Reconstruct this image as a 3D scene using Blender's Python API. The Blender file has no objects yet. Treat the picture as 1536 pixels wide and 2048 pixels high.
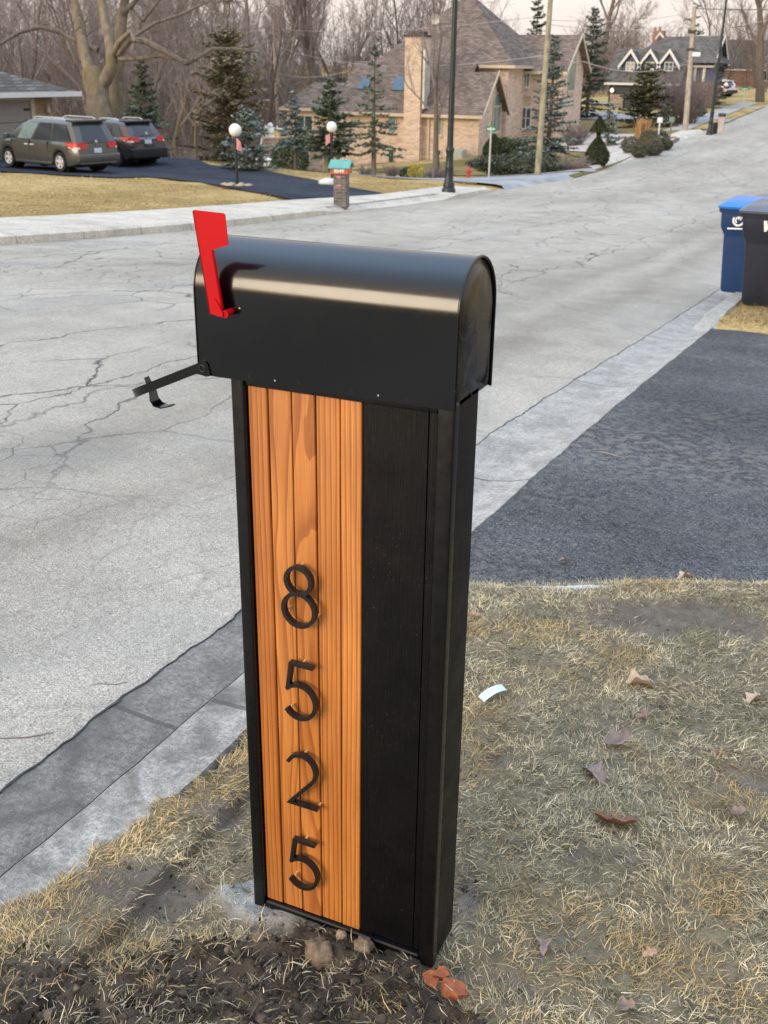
import bpy, bmesh, math, random
import numpy as np
from mathutils import Vector, Matrix

random.seed(7)
RNG = np.random.default_rng(11)
SC = bpy.context.scene
COL = SC.collection

# ------------------------------------------------------------------ camera
F = 2100.0                                   # focal length in pixels of the 1536 x 2048 photograph
CXY = (768.0, 1024.0)
RM = np.array([[0.90927848, 0.4159939, 0.01271665],
               [0.17208649, -0.34797434, -0.92157479],
               [-0.37894442, 0.8401565, -0.38799251]])
CAM = np.array([0.5187625, -1.4016635, 1.5636991])


def ray(px, py):
    v = np.array([px - CXY[0], py - CXY[1], F])
    return RM.T @ (v / np.linalg.norm(v))


def at(px, py, D):                           # the point at depth D metres
    r = ray(px, py)
    return CAM + r * D / (r @ RM[2])


def onX(px, py, x):
    r = ray(px, py)
    return CAM + r * (x - CAM[0]) / r[0]


def onY(px, py, y):
    r = ray(px, py)
    return CAM + r * (y - CAM[1]) / r[1]


def make_camera():
    cd = bpy.data.cameras.new('camera')
    cd.sensor_fit = 'VERTICAL'
    cd.sensor_height = 36.0
    cd.lens = F / 2048 * 36
    cd.clip_start = 0.05
    cd.clip_end = 3000
    co = bpy.data.objects.new('camera', cd)
    COL.objects.link(co)
    m = Matrix.Identity(4)
    for i in range(3):
        m[i][0] = RM[0][i]; m[i][1] = -RM[1][i]; m[i][2] = -RM[2][i]; m[i][3] = CAM[i]
    co.matrix_world = m
    cd.dof.use_dof = True
    cd.dof.focus_distance = 2.15
    cd.dof.aperture_fstop = 11.0
    SC.camera = co


make_camera()

# ------------------------------------------------------------------ terrain
_ys = np.arange(-80, 420, 0.5)
_pz = np.interp(_ys, [-80, -20, -1, 0, 1.24, 3.6, 6.4, 8.6, 12.2, 15, 19.4, 24, 28.5, 36, 42, 47, 52, 58, 74, 90, 113, 150, 200, 420],
                [2.6, .6, -.08, -.10, -.14, -.26, -.5, -.70, -1.0, -1.2, -1.46, -1.68, -1.88, -2.2, -2.38, -2.45, -2.42, -2.3, -2.05, -1.72, -1.19, -.4, .5, 3])
for _ in range(3):
    _pz = np.convolve(np.pad(_pz, 2, 'edge'), np.ones(5) / 5, 'valid')


def prof(y):
    return np.interp(y, _ys, _pz)


def ss(a, b, x):
    t = np.clip((x - a) / (b - a), 0, 1)
    return t * t * (3 - 2 * t)


def H(x, y):
    x = np.asarray(x, float); y = np.asarray(y, float)
    g = ss(33, 46, y) * (1 - ss(70, 95, y))
    L = .1 * ss(-11.1, -11.3, x) - g * np.minimum(.105 * np.maximum(0, -x - 11.4), 2.3)
    L = L + np.minimum(.04 * np.maximum(0, -x - 16), .34) * ss(30.5, 35, y) * (1 - ss(37, 44, y))
    R_ = .10 * ss(-1.0, -.9, x)
    return prof(y) + L + R_


def G(px, py, off=0.0):                      # where the sight line meets the ground
    r = ray(px, py)
    t = np.linspace(.5, 300, 30000)
    P = CAM + t[:, None] * r
    b = P[:, 2] < H(P[:, 0], P[:, 1]) + off
    return P[int(np.argmax(b))]


def gz(x, y):
    return float(H(x, y))


# ------------------------------------------------------------------ mesh builder
class MB:
    def __init__(s):
        s.v = []; s.f = []; s.c = []; s.smooth = False

    def add(s, vs, fs, col=None):
        o = len(s.v)
        s.v.extend([tuple(map(float, q)) for q in vs])
        s.f.extend([tuple(i + o for i in f) for f in fs])
        if col is not None:
            s.c.extend([col] * len(vs))
        return s

    def box(s, x0, x1, y0, y1, z0, z1, b=0.0):
        if b <= 0:
            s.add([(x0, y0, z0), (x1, y0, z0), (x1, y1, z0), (x0, y1, z0), (x0, y0, z1), (x1, y0, z1), (x1, y1, z1), (x0, y1, z1)],
                  [(0, 3, 2, 1), (4, 5, 6, 7), (0, 1, 5, 4), (1, 2, 6, 5), (2, 3, 7, 6), (3, 0, 4, 7)])
        else:
            bm = bmesh.new()
            bmesh.ops.create_cube(bm, size=1)
            for q in bm.verts:
                q.co = ((q.co.x + .5) * (x1 - x0) + x0, (q.co.y + .5) * (y1 - y0) + y0, (q.co.z + .5) * (z1 - z0) + z0)
            bmesh.ops.bevel(bm, geom=bm.edges[:], offset=b, segments=3, affect='EDGES', profile=.6)
            s.addbm(bm)
        return s

    def addbm(s, bm):
        bm.verts.index_update()
        s.add([q.co[:] for q in bm.verts], [[q.index for q in f.verts] for f in bm.faces])
        bm.free()
        return s

    def prism(s, poly, axis, a0, a1):
        """extrude a 2D outline; axis 'x': (y,z), 'y': (x,z), 'z': (x,y)"""
        def pt(p, a):
            return {'x': (a, p[0], p[1]), 'y': (p[0], a, p[1]), 'z': (p[0], p[1], a)}[axis]
        n = len(poly)
        vs = [pt(p, a0) for p in poly] + [pt(p, a1) for p in poly]
        fs = [tuple(range(n)), tuple(range(2 * n - 1, n - 1, -1))]
        fs += [(i, i + n, (i + 1) % n + n, (i + 1) % n) for i in range(n)]
        s.add(vs, fs)
        return s

    def tube(s, path, rad, n=8, cap=True, closed=False, col=None):
        P = [Vector(p) for p in path]
        m = len(P)
        rad = [rad] * m if not hasattr(rad, '__len__') else list(rad)
        vs = []; fs = []
        u = None
        for i in range(m):
            a = P[(i - 1) % m] if (closed or i > 0) else P[i]
            b = P[(i + 1) % m] if (closed or i < m - 1) else P[i]
            t = (b - a)
            if t.length < 1e-9: t = Vector((0, 0, 1))
            t.normalize()
            if u is None:
                u = t.orthogonal().normalized()
            else:
                u = u - t * u.dot(t)
                u = u.normalized() if u.length > 1e-6 else t.orthogonal().normalized()
            w = t.cross(u)
            for k in range(n):
                q = 2 * math.pi * k / n
                vs.append(P[i] + (u * math.cos(q) + w * math.sin(q)) * rad[i])
        for i in range(m if closed else m - 1):
            j = (i + 1) % m
            for k in range(n):
                l = (k + 1) % n
                fs.append((i * n + k, i * n + l, j * n + l, j * n + k))
        if cap and not closed:
            fs.append(tuple(range(n - 1, -1, -1)))
            fs.append(tuple((m - 1) * n + k for k in range(n)))
        s.add(vs, fs, col)
        return s

    def lathe(s, prof_, n=16, c=(0, 0, 0), cap=True):
        m = len(prof_)
        vs = [(c[0] + r * math.cos(2 * math.pi * k / n), c[1] + r * math.sin(2 * math.pi * k / n), c[2] + z) for r, z in prof_ for k in range(n)]
        fs = [(i * n + k, i * n + (k + 1) % n, (i + 1) * n + (k + 1) % n, (i + 1) * n + k) for i in range(m - 1) for k in range(n)]
        if cap:
            fs.append(tuple(range(n - 1, -1, -1))); fs.append(tuple((m - 1) * n + k for k in range(n)))
        s.add(vs, fs)
        return s

    def sweep(s, path, w, y0, y1, closed=False):
        """flat ribbon letter stroke: path in (x,z), stroke width w, between y0 and y1"""
        P = [Vector((p[0], p[1])) for p in path]
        m = len(P)
        A = []; B = []
        for i in range(m):
            a = P[(i - 1) % m] if (closed or i > 0) else None
            b = P[(i + 1) % m] if (closed or i < m - 1) else None
            d1 = (P[i] - a).normalized() if a is not None else None
            d2 = (b - P[i]).normalized() if b is not None else None
            if d1 is None: d1 = d2
            if d2 is None: d2 = d1
            n1 = Vector((-d1.y, d1.x)); n2 = Vector((-d2.y, d2.x))
            nn = (n1 + n2)
            nn = nn.normalized() if nn.length > 1e-6 else n1
            k = min(2.2, 1 / max(.3, nn.dot(n1)))
            A.append(P[i] + nn * w / 2 * k); B.append(P[i] - nn * w / 2 * k)
        vs = []
        for q, r in zip(A, B):
            vs += [(q.x, y0, q.y), (r.x, y0, r.y), (r.x, y1, r.y), (q.x, y1, q.y)]
        fs = []
        for i in range(m if closed else m - 1):
            j = (i + 1) % m
            for k in range(4):
                l = (k + 1) % 4
                fs.append((i * 4 + k, i * 4 + l, j * 4 + l, j * 4 + k))
        if not closed:
            fs.append((3, 2, 1, 0)); o = 4 * (m - 1); fs.append((o, o + 1, o + 2, o + 3))
        s.add(vs, fs)
        return s

    def mesh(s, name, mats, smooth=None):
        me = bpy.data.meshes.new(name)
        me.from_pydata(s.v, [], s.f)
        if not isinstance(mats, (list, tuple)): mats = [mats]
        for m in mats: me.materials.append(m)
        if s.c:
            at_ = me.color_attributes.new('Col', 'FLOAT_COLOR', 'POINT')
            arr = np.array(s.c, dtype=np.float32)
            if arr.shape[1] == 3: arr = np.hstack([arr, np.ones((len(arr), 1), np.float32)])
            at_.data.foreach_set('color', arr.ravel())
        bm = bmesh.new(); bm.from_mesh(me)
        bmesh.ops.recalc_face_normals(bm, faces=bm.faces)
        bm.to_mesh(me); bm.free()
        if smooth is not None:
            me.polygons.foreach_set('use_smooth', [True] * len(me.polygons))
            if smooth < 180:
                try:
                    me.set_sharp_from_angle(angle=math.radians(smooth))
                except Exception:
                    pass
        me.update()
        return me


def tag(o, label=None, cat=None, group=None, kind=None):
    if label: o['label'] = label
    if cat: o['category'] = cat
    if group: o['group'] = group
    if kind: o['kind'] = kind
    return o


def thing(name, label, cat, loc=(0, 0, 0), rotz=0.0, group=None):
    o = bpy.data.objects.new(name, None)
    o.empty_display_size = .3
    COL.objects.link(o)
    o.location = tuple(map(float, loc)); o.rotation_euler = (0, 0, rotz)
    return tag(o, label, cat, group)


def obj(name, mb, mats, parent=None, smooth=None, local=False):
    me = mb if isinstance(mb, bpy.types.Mesh) else mb.mesh(name, mats, smooth)
    o = bpy.data.objects.new(name, me)
    COL.objects.link(o)
    if parent is not None:
        o.parent = parent
        if parent.type == 'EMPTY' and not local:
            o.location = -Vector(parent.location)      # vertices are written in world coordinates
    return o


def dup(root, loc, rotz=0.0, label=None, group=None, scale=None):
    r = root.copy(); COL.objects.link(r); r.location = tuple(map(float, loc)); r.rotation_euler = (0, 0, rotz)
    if scale: r.scale = scale if hasattr(scale, '__len__') else (scale,) * 3
    if label: r['label'] = label
    if group: r['group'] = group
    for ch in list(root.children):
        c = ch.copy(); COL.objects.link(c); c.parent = r
        for g_ in list(ch.children):
            d = g_.copy(); COL.objects.link(d); d.parent = c
    return r


# ------------------------------------------------------------------ materials
def nd(nt, typ, ins=None, **props):
    n = nt.nodes.new(typ)
    for k, v in props.items(): setattr(n, k, v)
    for k, v in (ins or {}).items():
        sck = n.inputs[k]
        if isinstance(v, bpy.types.NodeSocket): nt.links.new(v, sck)
        else: sck.default_value = v
    return n


def c4(c): return (c[0], c[1], c[2], 1.0)


def ramp(nt, fac, stops, interp='LINEAR'):
    n = nt.nodes.new('ShaderNodeValToRGB')
    e = n.color_ramp; e.interpolation = interp
    while len(e.elements) < len(stops): e.elements.new(.5)
    for el, (p_, c) in zip(e.elements, stops):
        el.position = p_; el.color = c4(c) if hasattr(c, '__len__') else (c, c, c, 1)
    nt.links.new(fac, n.inputs[0])
    return n.outputs[0]


def mixc(nt, fac, a, b, mode='MIX'):
    n = nt.nodes.new('ShaderNodeMix'); n.data_type = 'RGBA'; n.blend_type = mode
    for i, v in ((0, fac), (6, a), (7, b)):
        if isinstance(v, bpy.types.NodeSocket): nt.links.new(v, n.inputs[i])
        else: n.inputs[i].default_value = v if i == 0 else c4(v)
    return n.outputs[2]


def mth(nt, op, a, b=None, clamp=False):
    n = nt.nodes.new('ShaderNodeMath'); n.operation = op; n.use_clamp = clamp
    for i, v in ((0, a), (1, b)):
        if v is None: continue
        if isinstance(v, bpy.types.NodeSocket): nt.links.new(v, n.inputs[i])
        else: n.inputs[i].default_value = v
    return n.outputs[0]


def newmat(name):
    m = bpy.data.materials.new(name); m.use_nodes = True
    nt = m.node_tree
    return m, nt, nt.nodes['Principled BSDF']


def coords(nt, scale=(1, 1, 1), kind='Object', loc=(0, 0, 0)):
    tc = nd(nt, 'ShaderNodeTexCoord')
    mp = nd(nt, 'ShaderNodeMapping', {'Vector': tc.outputs[kind], 'Scale': scale, 'Location': loc})
    return mp.outputs[0]


def noise(nt, vec, scale, detail=4, rough=.55, dist=0.0):
    return nd(nt, 'ShaderNodeTexNoise', {'Vector': vec, 'Scale': scale, 'Detail': detail, 'Roughness': rough, 'Distortion': dist}).outputs[0]


def setb(nt, b, col=None, rough=None, bump=None, bstr=.3, bdist=.01, **kw):
    if col is not None:
        if isinstance(col, bpy.types.NodeSocket): nt.links.new(col, b.inputs['Base Color'])
        else: b.inputs['Base Color'].default_value = c4(col)
    if rough is not None:
        if isinstance(rough, bpy.types.NodeSocket): nt.links.new(rough, b.inputs['Roughness'])
        else: b.inputs['Roughness'].default_value = rough
    if bump is not None:
        bn = nd(nt, 'ShaderNodeBump', {'Height': bump, 'Strength': bstr, 'Distance': bdist})
        nt.links.new(bn.outputs[0], b.inputs['Normal'])
    for k, v in kw.items(): b.inputs[k.replace('_', ' ')].default_value = v


def plain(name, col, rough=.5, var=.18, scale=6.0, bump=0.0, bscale=40.0, bdist=.01, **kw):
    m, nt, b = newmat(name)
    v = coords(nt)
    n1 = noise(nt, v, scale, 5)
    lo = tuple(c * (1 - var) for c in col); hi = tuple(min(1, c * (1 + var)) for c in col)
    cl = ramp(nt, n1, [(.3, lo), (.7, hi)])
    r = ramp(nt, noise(nt, v, scale * 2.3, 3), [(.3, max(.02, rough - .06)), (.7, min(1, rough + .06))])
    setb(nt, b, cl, r, noise(nt, v, bscale, 6) if bump else None, bump, bdist, **kw)
    return m


def attrmat(name, rough=.7, transl=0.0, gain=1.0, crumb=0):
    m, nt, b = newmat(name)
    a = nd(nt, 'ShaderNodeAttribute', attribute_name='Col')
    setb(nt, b, a.outputs['Color'], rough)
    b.inputs['Specular IOR Level'].default_value = .25
    if crumb:
        v = coords(nt); n1 = noise(nt, v, crumb, 5, .7); n2 = noise(nt, v, crumb * .3, 4, .6)
        hh = mth(nt, 'ADD', n1, mth(nt, 'MULTIPLY', n2, 1.5))
        c = mixc(nt, 1.0, a.outputs['Color'], ramp(nt, hh, [(.85, (.35,) * 3), (1.25, (1,) * 3), (1.65, (1.75,) * 3)]), 'MULTIPLY')
        setb(nt, b, c, rough, hh, 1.0, .012)
        b.inputs['Specular IOR Level'].default_value = .0
    if transl:
        t = nd(nt, 'ShaderNodeBsdfTranslucent', {'Color': a.outputs['Color']})
        mx = nd(nt, 'ShaderNodeMixShader', {0: transl, 1: b.outputs[0], 2: t.outputs[0]})
        nt.links.new(mx.outputs[0], nt.nodes['Material Output'].inputs[0])
    return m


def mat_asphalt_road():
    m, nt, b = newmat('weathered_asphalt')
    v = coords(nt)
    tc = nd(nt, 'ShaderNodeTexCoord')
    big = noise(nt, coords(nt, (.5, .12, 1)), 1.0, 4)
    col = ramp(nt, big, [(.3, (.385, .338, .272)), (.5, (.465, .412, .338)), (.7, (.535, .478, .398))])
    sp = noise(nt, v, 210, 2, .7)
    col = mixc(nt, 1.0, col, ramp(nt, sp, [(.30, (.38, .38, .38)), (.5, (.92, .92, .92)), (.70, (1.55, 1.53, 1.48))]), 'MULTIPLY')
    for s_, a_ in ((75, .20), (21, .09)):
        col = mixc(nt, 1.0, col, ramp(nt, noise(nt, v, s_, 3, .7), [(.33, (1 - a_,) * 3), (.5, (1, 1, 1)), (.67, (1 + a_ * .7,) * 3)]), 'MULTIPLY')
    md = noise(nt, v, 2.2, 6, .6)
    col = mixc(nt, 1.0, col, ramp(nt, md, [(.3, (.86, .86, .86)), (.65, (1.06, 1.06, 1.06))]), 'MULTIPLY')
    # tyre-worn bands along the near edge
    xs = nd(nt, 'ShaderNodeSeparateXYZ', {0: tc.outputs['Object']})
    wob = mth(nt, 'MULTIPLY', noise(nt, coords(nt, (.8, .35, 1)), 1.0, 3), .9)
    xx = mth(nt, 'ADD', xs.outputs[0], wob)
    band = ramp(nt, mth(nt, 'MULTIPLY', mth(nt, 'ADD', xx, 4.2), .25),
                [(0, (1, 1, 1)), (.30, (.93, .93, .92)), (.43, (.72, .71, .69)), (.52, (.90, .90, .89)), (.62, (.68, .67, .65)), (.72, (.90, .90, .90)), (.82, (1.0, 1.0, 1.0)), (.92, (.82, .82, .82))])
    col = mixc(nt, .9, col, band, 'MULTIPLY')
    # cracks
    warp = nd(nt, 'ShaderNodeTexNoise', {'Vector': v, 'Scale': .9, 'Detail': 5.0, 'Roughness': .6})
    wv = nd(nt, 'ShaderNodeVectorMath', {0: warp.outputs['Color'], 1: (.5, .5, .5)}, operation='SUBTRACT')
    hs = []
    for sc, wd, amp, lo, hi, ms in (((.60, .30, 1), .0105, .9, .36, .46, .25), ((1.35, .75, 1), .020, .7, .45, .54, .30), ((5.0, 4.0, 1), .036, .14, .52, .60, .40)):
        wsc = nd(nt, 'ShaderNodeVectorMath', {0: wv.outputs[0], 1: (amp, amp, 0)}, operation='MULTIPLY')
        pv = nd(nt, 'ShaderNodeVectorMath', {0: tc.outputs['Object'], 1: wsc.outputs[0]}, operation='ADD')
        mp = nd(nt, 'ShaderNodeMapping', {'Vector': pv.outputs[0], 'Scale': sc})
        vo = nd(nt, 'ShaderNodeTexVoronoi', {'Vector': mp.outputs[0], 'Scale': 1.0}, feature='DISTANCE_TO_EDGE', voronoi_dimensions='2D')
        wn = ramp(nt, noise(nt, v, 3.5, 3), [(.35, (.25,) * 3), (.65, (1.3,) * 3)])
        ln = mth(nt, 'SUBTRACT', 1.0, mth(nt, 'DIVIDE', vo.outputs['Distance'], mth(nt, 'MULTIPLY', wn, wd)), True)
        mk = ramp(nt, noise(nt, coords(nt, (1, .6, 1), loc=(sc[0] * 7, 3, 0)), ms, 3), [(lo, 0.0), (hi, 1.0)])
        hs.append(mth(nt, 'MULTIPLY', ln, mk))
    # long seams along the lane
    seamv = mth(nt, 'ADD', xs.outputs[0], mth(nt, 'MULTIPLY', noise(nt, coords(nt, (.3, .5, 1)), 1.0, 6, .65), 1.1))
    for s0 in (-6.1, -3.55, -9.3):
        d = mth(nt, 'ABSOLUTE', mth(nt, 'SUBTRACT', seamv, s0 + .55))
        hs.append(mth(nt, 'MULTIPLY', mth(nt, 'SUBTRACT', 1.0, mth(nt, 'DIVIDE', d, .022), True), ramp(nt, noise(nt, v, .5, 2), [(.4, .0), (.55, .9)])))
    cr = hs[0]
    for h_ in hs[1:]: cr = mth(nt, 'MAXIMUM', cr, h_)
    cr = mth(nt, 'MULTIPLY', cr, ramp(nt, mth(nt, 'MULTIPLY', mth(nt, 'ADD', xx, 5.0), .25), [(.50, 1.0), (.70, .35), (.86, .2)]))
    halo = ramp(nt, noise(nt, coords(nt, (.8, .5, 1)), 1.3, 5), [(.50, 0.0), (.72, .35)])
    col = mixc(nt, halo, col, (.22, .22, .215))
    col = mixc(nt, mth(nt, 'MULTIPLY', cr, .95), col, (.050, .050, .052))
    hgt = mth(nt, 'SUBTRACT', mth(nt, 'MULTIPLY', sp, .35), mth(nt, 'MULTIPLY', cr, .8))
    setb(nt, b, col, .9, hgt, .7, .01)
    b.inputs['Specular IOR Level'].default_value = .05
    return m


def mat_concrete(name, col, stain=(.2, .19, .18), st=.5, joints=0.0, axis=1, sc=1.0):
    m, nt, b = newmat(name)
    v = coords(nt)
    n1 = noise(nt, v, 1.4 * sc, 7, .62)
    c = ramp(nt, n1, [(.28, tuple(q * .72 for q in col)), (.5, col), (.72, tuple(min(1, q * 1.16) for q in col))])
    sp = noise(nt, v, 180, 2, .7)
    c = mixc(nt, .55, c, ramp(nt, sp, [(.35, (.6,) * 3), (.5, (1,) * 3), (.66, (1.3,) * 3)]), 'MULTIPLY')
    for s_, a_ in ((60, .28), (17, .14)):
        c = mixc(nt, 1.0, c, ramp(nt, noise(nt, v, s_, 3, .7), [(.33, (1 - a_,) * 3), (.5, (1, 1, 1)), (.67, (1 + a_,) * 3)]), 'MULTIPLY')
    st_ = ramp(nt, noise(nt, v, 2.6 * sc, 6, .6, .4), [(.48, 0.0), (.66, st)])
    c = mixc(nt, st_, c, stain)
    hgt = mth(nt, 'MULTIPLY', sp, .4)
    if joints:
        tc = nd(nt, 'ShaderNodeTexCoord')
        xs = nd(nt, 'ShaderNodeSeparateXYZ', {0: tc.outputs['Object']})
        u = mth(nt, 'DIVIDE', xs.outputs[axis], joints)
        u = mth(nt, 'ABSOLUTE', mth(nt, 'SUBTRACT', mth(nt, 'FRACT', mth(nt, 'ADD', u, 100.3)), .5))
        j = mth(nt, 'LESS_THAN', u, .009 / joints)
        c = mixc(nt, mth(nt, 'MULTIPLY', j, .75), c, (.10, .095, .09))
        hgt = mth(nt, 'SUBTRACT', hgt, j)
    hgt = mth(nt, 'ADD', hgt, noise(nt, v, 45, 4, .7))
    setb(nt, b, c, .88, hgt, .7, .010)
    b.inputs['Specular IOR Level'].default_value = .2
    return m


def mat_driveway(name, base=(.040, .042, .048), worn=(.25, .22, .19), amt=.75, spk=1.0):
    m, nt, b = newmat(name)
    v = coords(nt)
    n1 = noise(nt, v, 1.1, 5)
    c = ramp(nt, n1, [(.3, tuple(q * .8 for q in base)), (.7, tuple(q * 1.45 for q in base))])
    sp = noise(nt, v, 170, 2, .75)
    c = mixc(nt, .8 * spk, c, ramp(nt, sp, [(.38, (.5,) * 3), (.55, (1.1,) * 3), (.70, (2.6,) * 3)]), 'MULTIPLY')
    w1 = noise(nt, v, 19.0, 4, .6)
    w2 = noise(nt, coords(nt, (.35, 1.0, 1), loc=(.9, 1.0, 0)), .55, 3)
    for s_, a_ in ((110, .6), (60, .40), (26, .08)):
        c = mixc(nt, spk, c, ramp(nt, noise(nt, v, s_, 3, .7), [(.33, (1 - a_,) * 3), (.5, (1, 1, 1)), (.67, (1 + a_,) * 3)]), 'MULTIPLY')
    wm = mth(nt, 'MULTIPLY', ramp(nt, w1, [(.46, 0.0), (.58, 1.0)]), ramp(nt, w2, [(.40, .04), (.56, 1.0)]))
    c = mixc(nt, mth(nt, 'MULTIPLY', wm, amt), c, worn)
    setb(nt, b, c, .9, sp, .6, .006)
    b.inputs['Specular IOR Level'].default_value = .02
    return m


def mat_lawn(name, cols, sc=1.0, bump=.9, bdist=.04):
    m, nt, b = newmat(name)
    v = coords(nt)
    n1 = noise(nt, v, .22 * sc, 5, .6)
    n2 = noise(nt, v, 2.4 * sc, 6, .65)
    n3 = noise(nt, coords(nt, (1, .6, 1)), 26 * sc, 5, .7)
    f = mth(nt, 'ADD', mth(nt, 'MULTIPLY', n1, .5), mth(nt, 'ADD', mth(nt, 'MULTIPLY', n2, .3), mth(nt, 'MULTIPLY', n3, .2)))
    c = ramp(nt, f, [(.36, cols[0]), (.46, cols[1]), (.54, cols[2]), (.64, cols[3])])
    c = mixc(nt, .8, c, ramp(nt, n3, [(.3, (.62,) * 3), (.5, (1,) * 3), (.7, (1.3,) * 3)]), 'MULTIPLY')
    setb(nt, b, c, .95, mth(nt, 'ADD', n3, n2), bump, bdist)
    b.inputs['Specular IOR Level'].default_value = .0
    return m


def mat_brick(name, c1, c2, mortar, sw=.235, sh=.078, ms=.018, stone=False):
    m, nt, b = newmat(name)
    tc = nd(nt, 'ShaderNodeTexCoord')
    xs = nd(nt, 'ShaderNodeSeparateXYZ', {0: tc.outputs['Object']})
    u = mth(nt, 'ADD', xs.outputs[0], xs.outputs[1])
    cb = nd(nt, 'ShaderNodeCombineXYZ', {0: u, 1: xs.outputs[2], 2: 0.0})
    br = nd(nt, 'ShaderNodeTexBrick', {'Vector': cb.outputs[0], 'Color1': c4(c1), 'Color2': c4(c2), 'Mortar': c4(mortar), 'Scale': 1.0,
                                       'Mortar Size': ms, 'Mortar Smooth': .3, 'Bias': -.1, 'Brick Width': sw, 'Row Height': sh})
    n = noise(nt, coords(nt, (1, 1, 3.0)), 1.5, 5, .65)
    c = mixc(nt, .85, br.outputs[0], ramp(nt, n, [(.28, (.66, .63, .60)), (.5, (1, 1, 1)), (.72, (1.22, 1.18, 1.12))]), 'MULTIPLY')
    c = mixc(nt, .8, c, ramp(nt, noise(nt, coords(nt, (1, 1, 5.0)), 3.2, 3, .6), [(.34, (.70, .67, .64)), (.5, (1, 1, 1)), (.68, (1.22, 1.2, 1.16))]), 'MULTIPLY')
    setb(nt, b, c, .9, mth(nt, 'SUBTRACT', 1.0, br.outputs[1]), .5, .01)
    b.inputs['Specular IOR Level'].default_value = .15
    return m


def mat_shingle(name, col, var=.3):
    m, nt, b = newmat(name)
    tc = nd(nt, 'ShaderNodeTexCoord')
    xs = nd(nt, 'ShaderNodeSeparateXYZ', {0: tc.outputs['Object']})
    u = mth(nt, 'ADD', xs.outputs[0], mth(nt, 'MULTIPLY', xs.outputs[1], .6))
    cb = nd(nt, 'ShaderNodeCombineXYZ', {0: u, 1: xs.outputs[2], 2: 0.0})
    lo = tuple(q * (1 - var) for q in col); hi = tuple(q * (1 + var) for q in col)
    br = nd(nt, 'ShaderNodeTexBrick', {'Vector': cb.outputs[0], 'Color1': c4(lo), 'Color2': c4(hi), 'Mortar': c4(tuple(q * .45 for q in col)), 'Scale': 1.0,
                                       'Mortar Size': .012, 'Mortar Smooth': .2, 'Bias': 0.0, 'Brick Width': .32, 'Row Height': .11})
    n = noise(nt, coords(nt, (1, 1, .5)), .9, 6, .6)
    c = mixc(nt, .9, br.outputs[0], ramp(nt, n, [(.3, (.78, .77, .76)), (.7, (1.2, 1.2, 1.2))]), 'MULTIPLY')
    setb(nt, b, c, .93, br.outputs[1], .3, -.01)
    b.inputs['Specular IOR Level'].default_value = .1
    return m


def mat_bark(name, col, sc=1.0, moss=None):
    m, nt, b = newmat(name)
    v = coords(nt, (1, 1, .22))
    n1 = noise(nt, v, 9 * sc, 6, .65)
    c = ramp(nt, n1, [(.3, tuple(q * .55 for q in col)), (.55, col), (.75, tuple(q * 1.35 for q in col))])
    if moss:
        k = ramp(nt, noise(nt, coords(nt), .9, 4), [(.5, 0.0), (.65, .6)])
        c = mixc(nt, k, c, moss)
    setb(nt, b, c, .92, n1, .8, .03)
    b.inputs['Specular IOR Level'].default_value = .1
    return m


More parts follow.
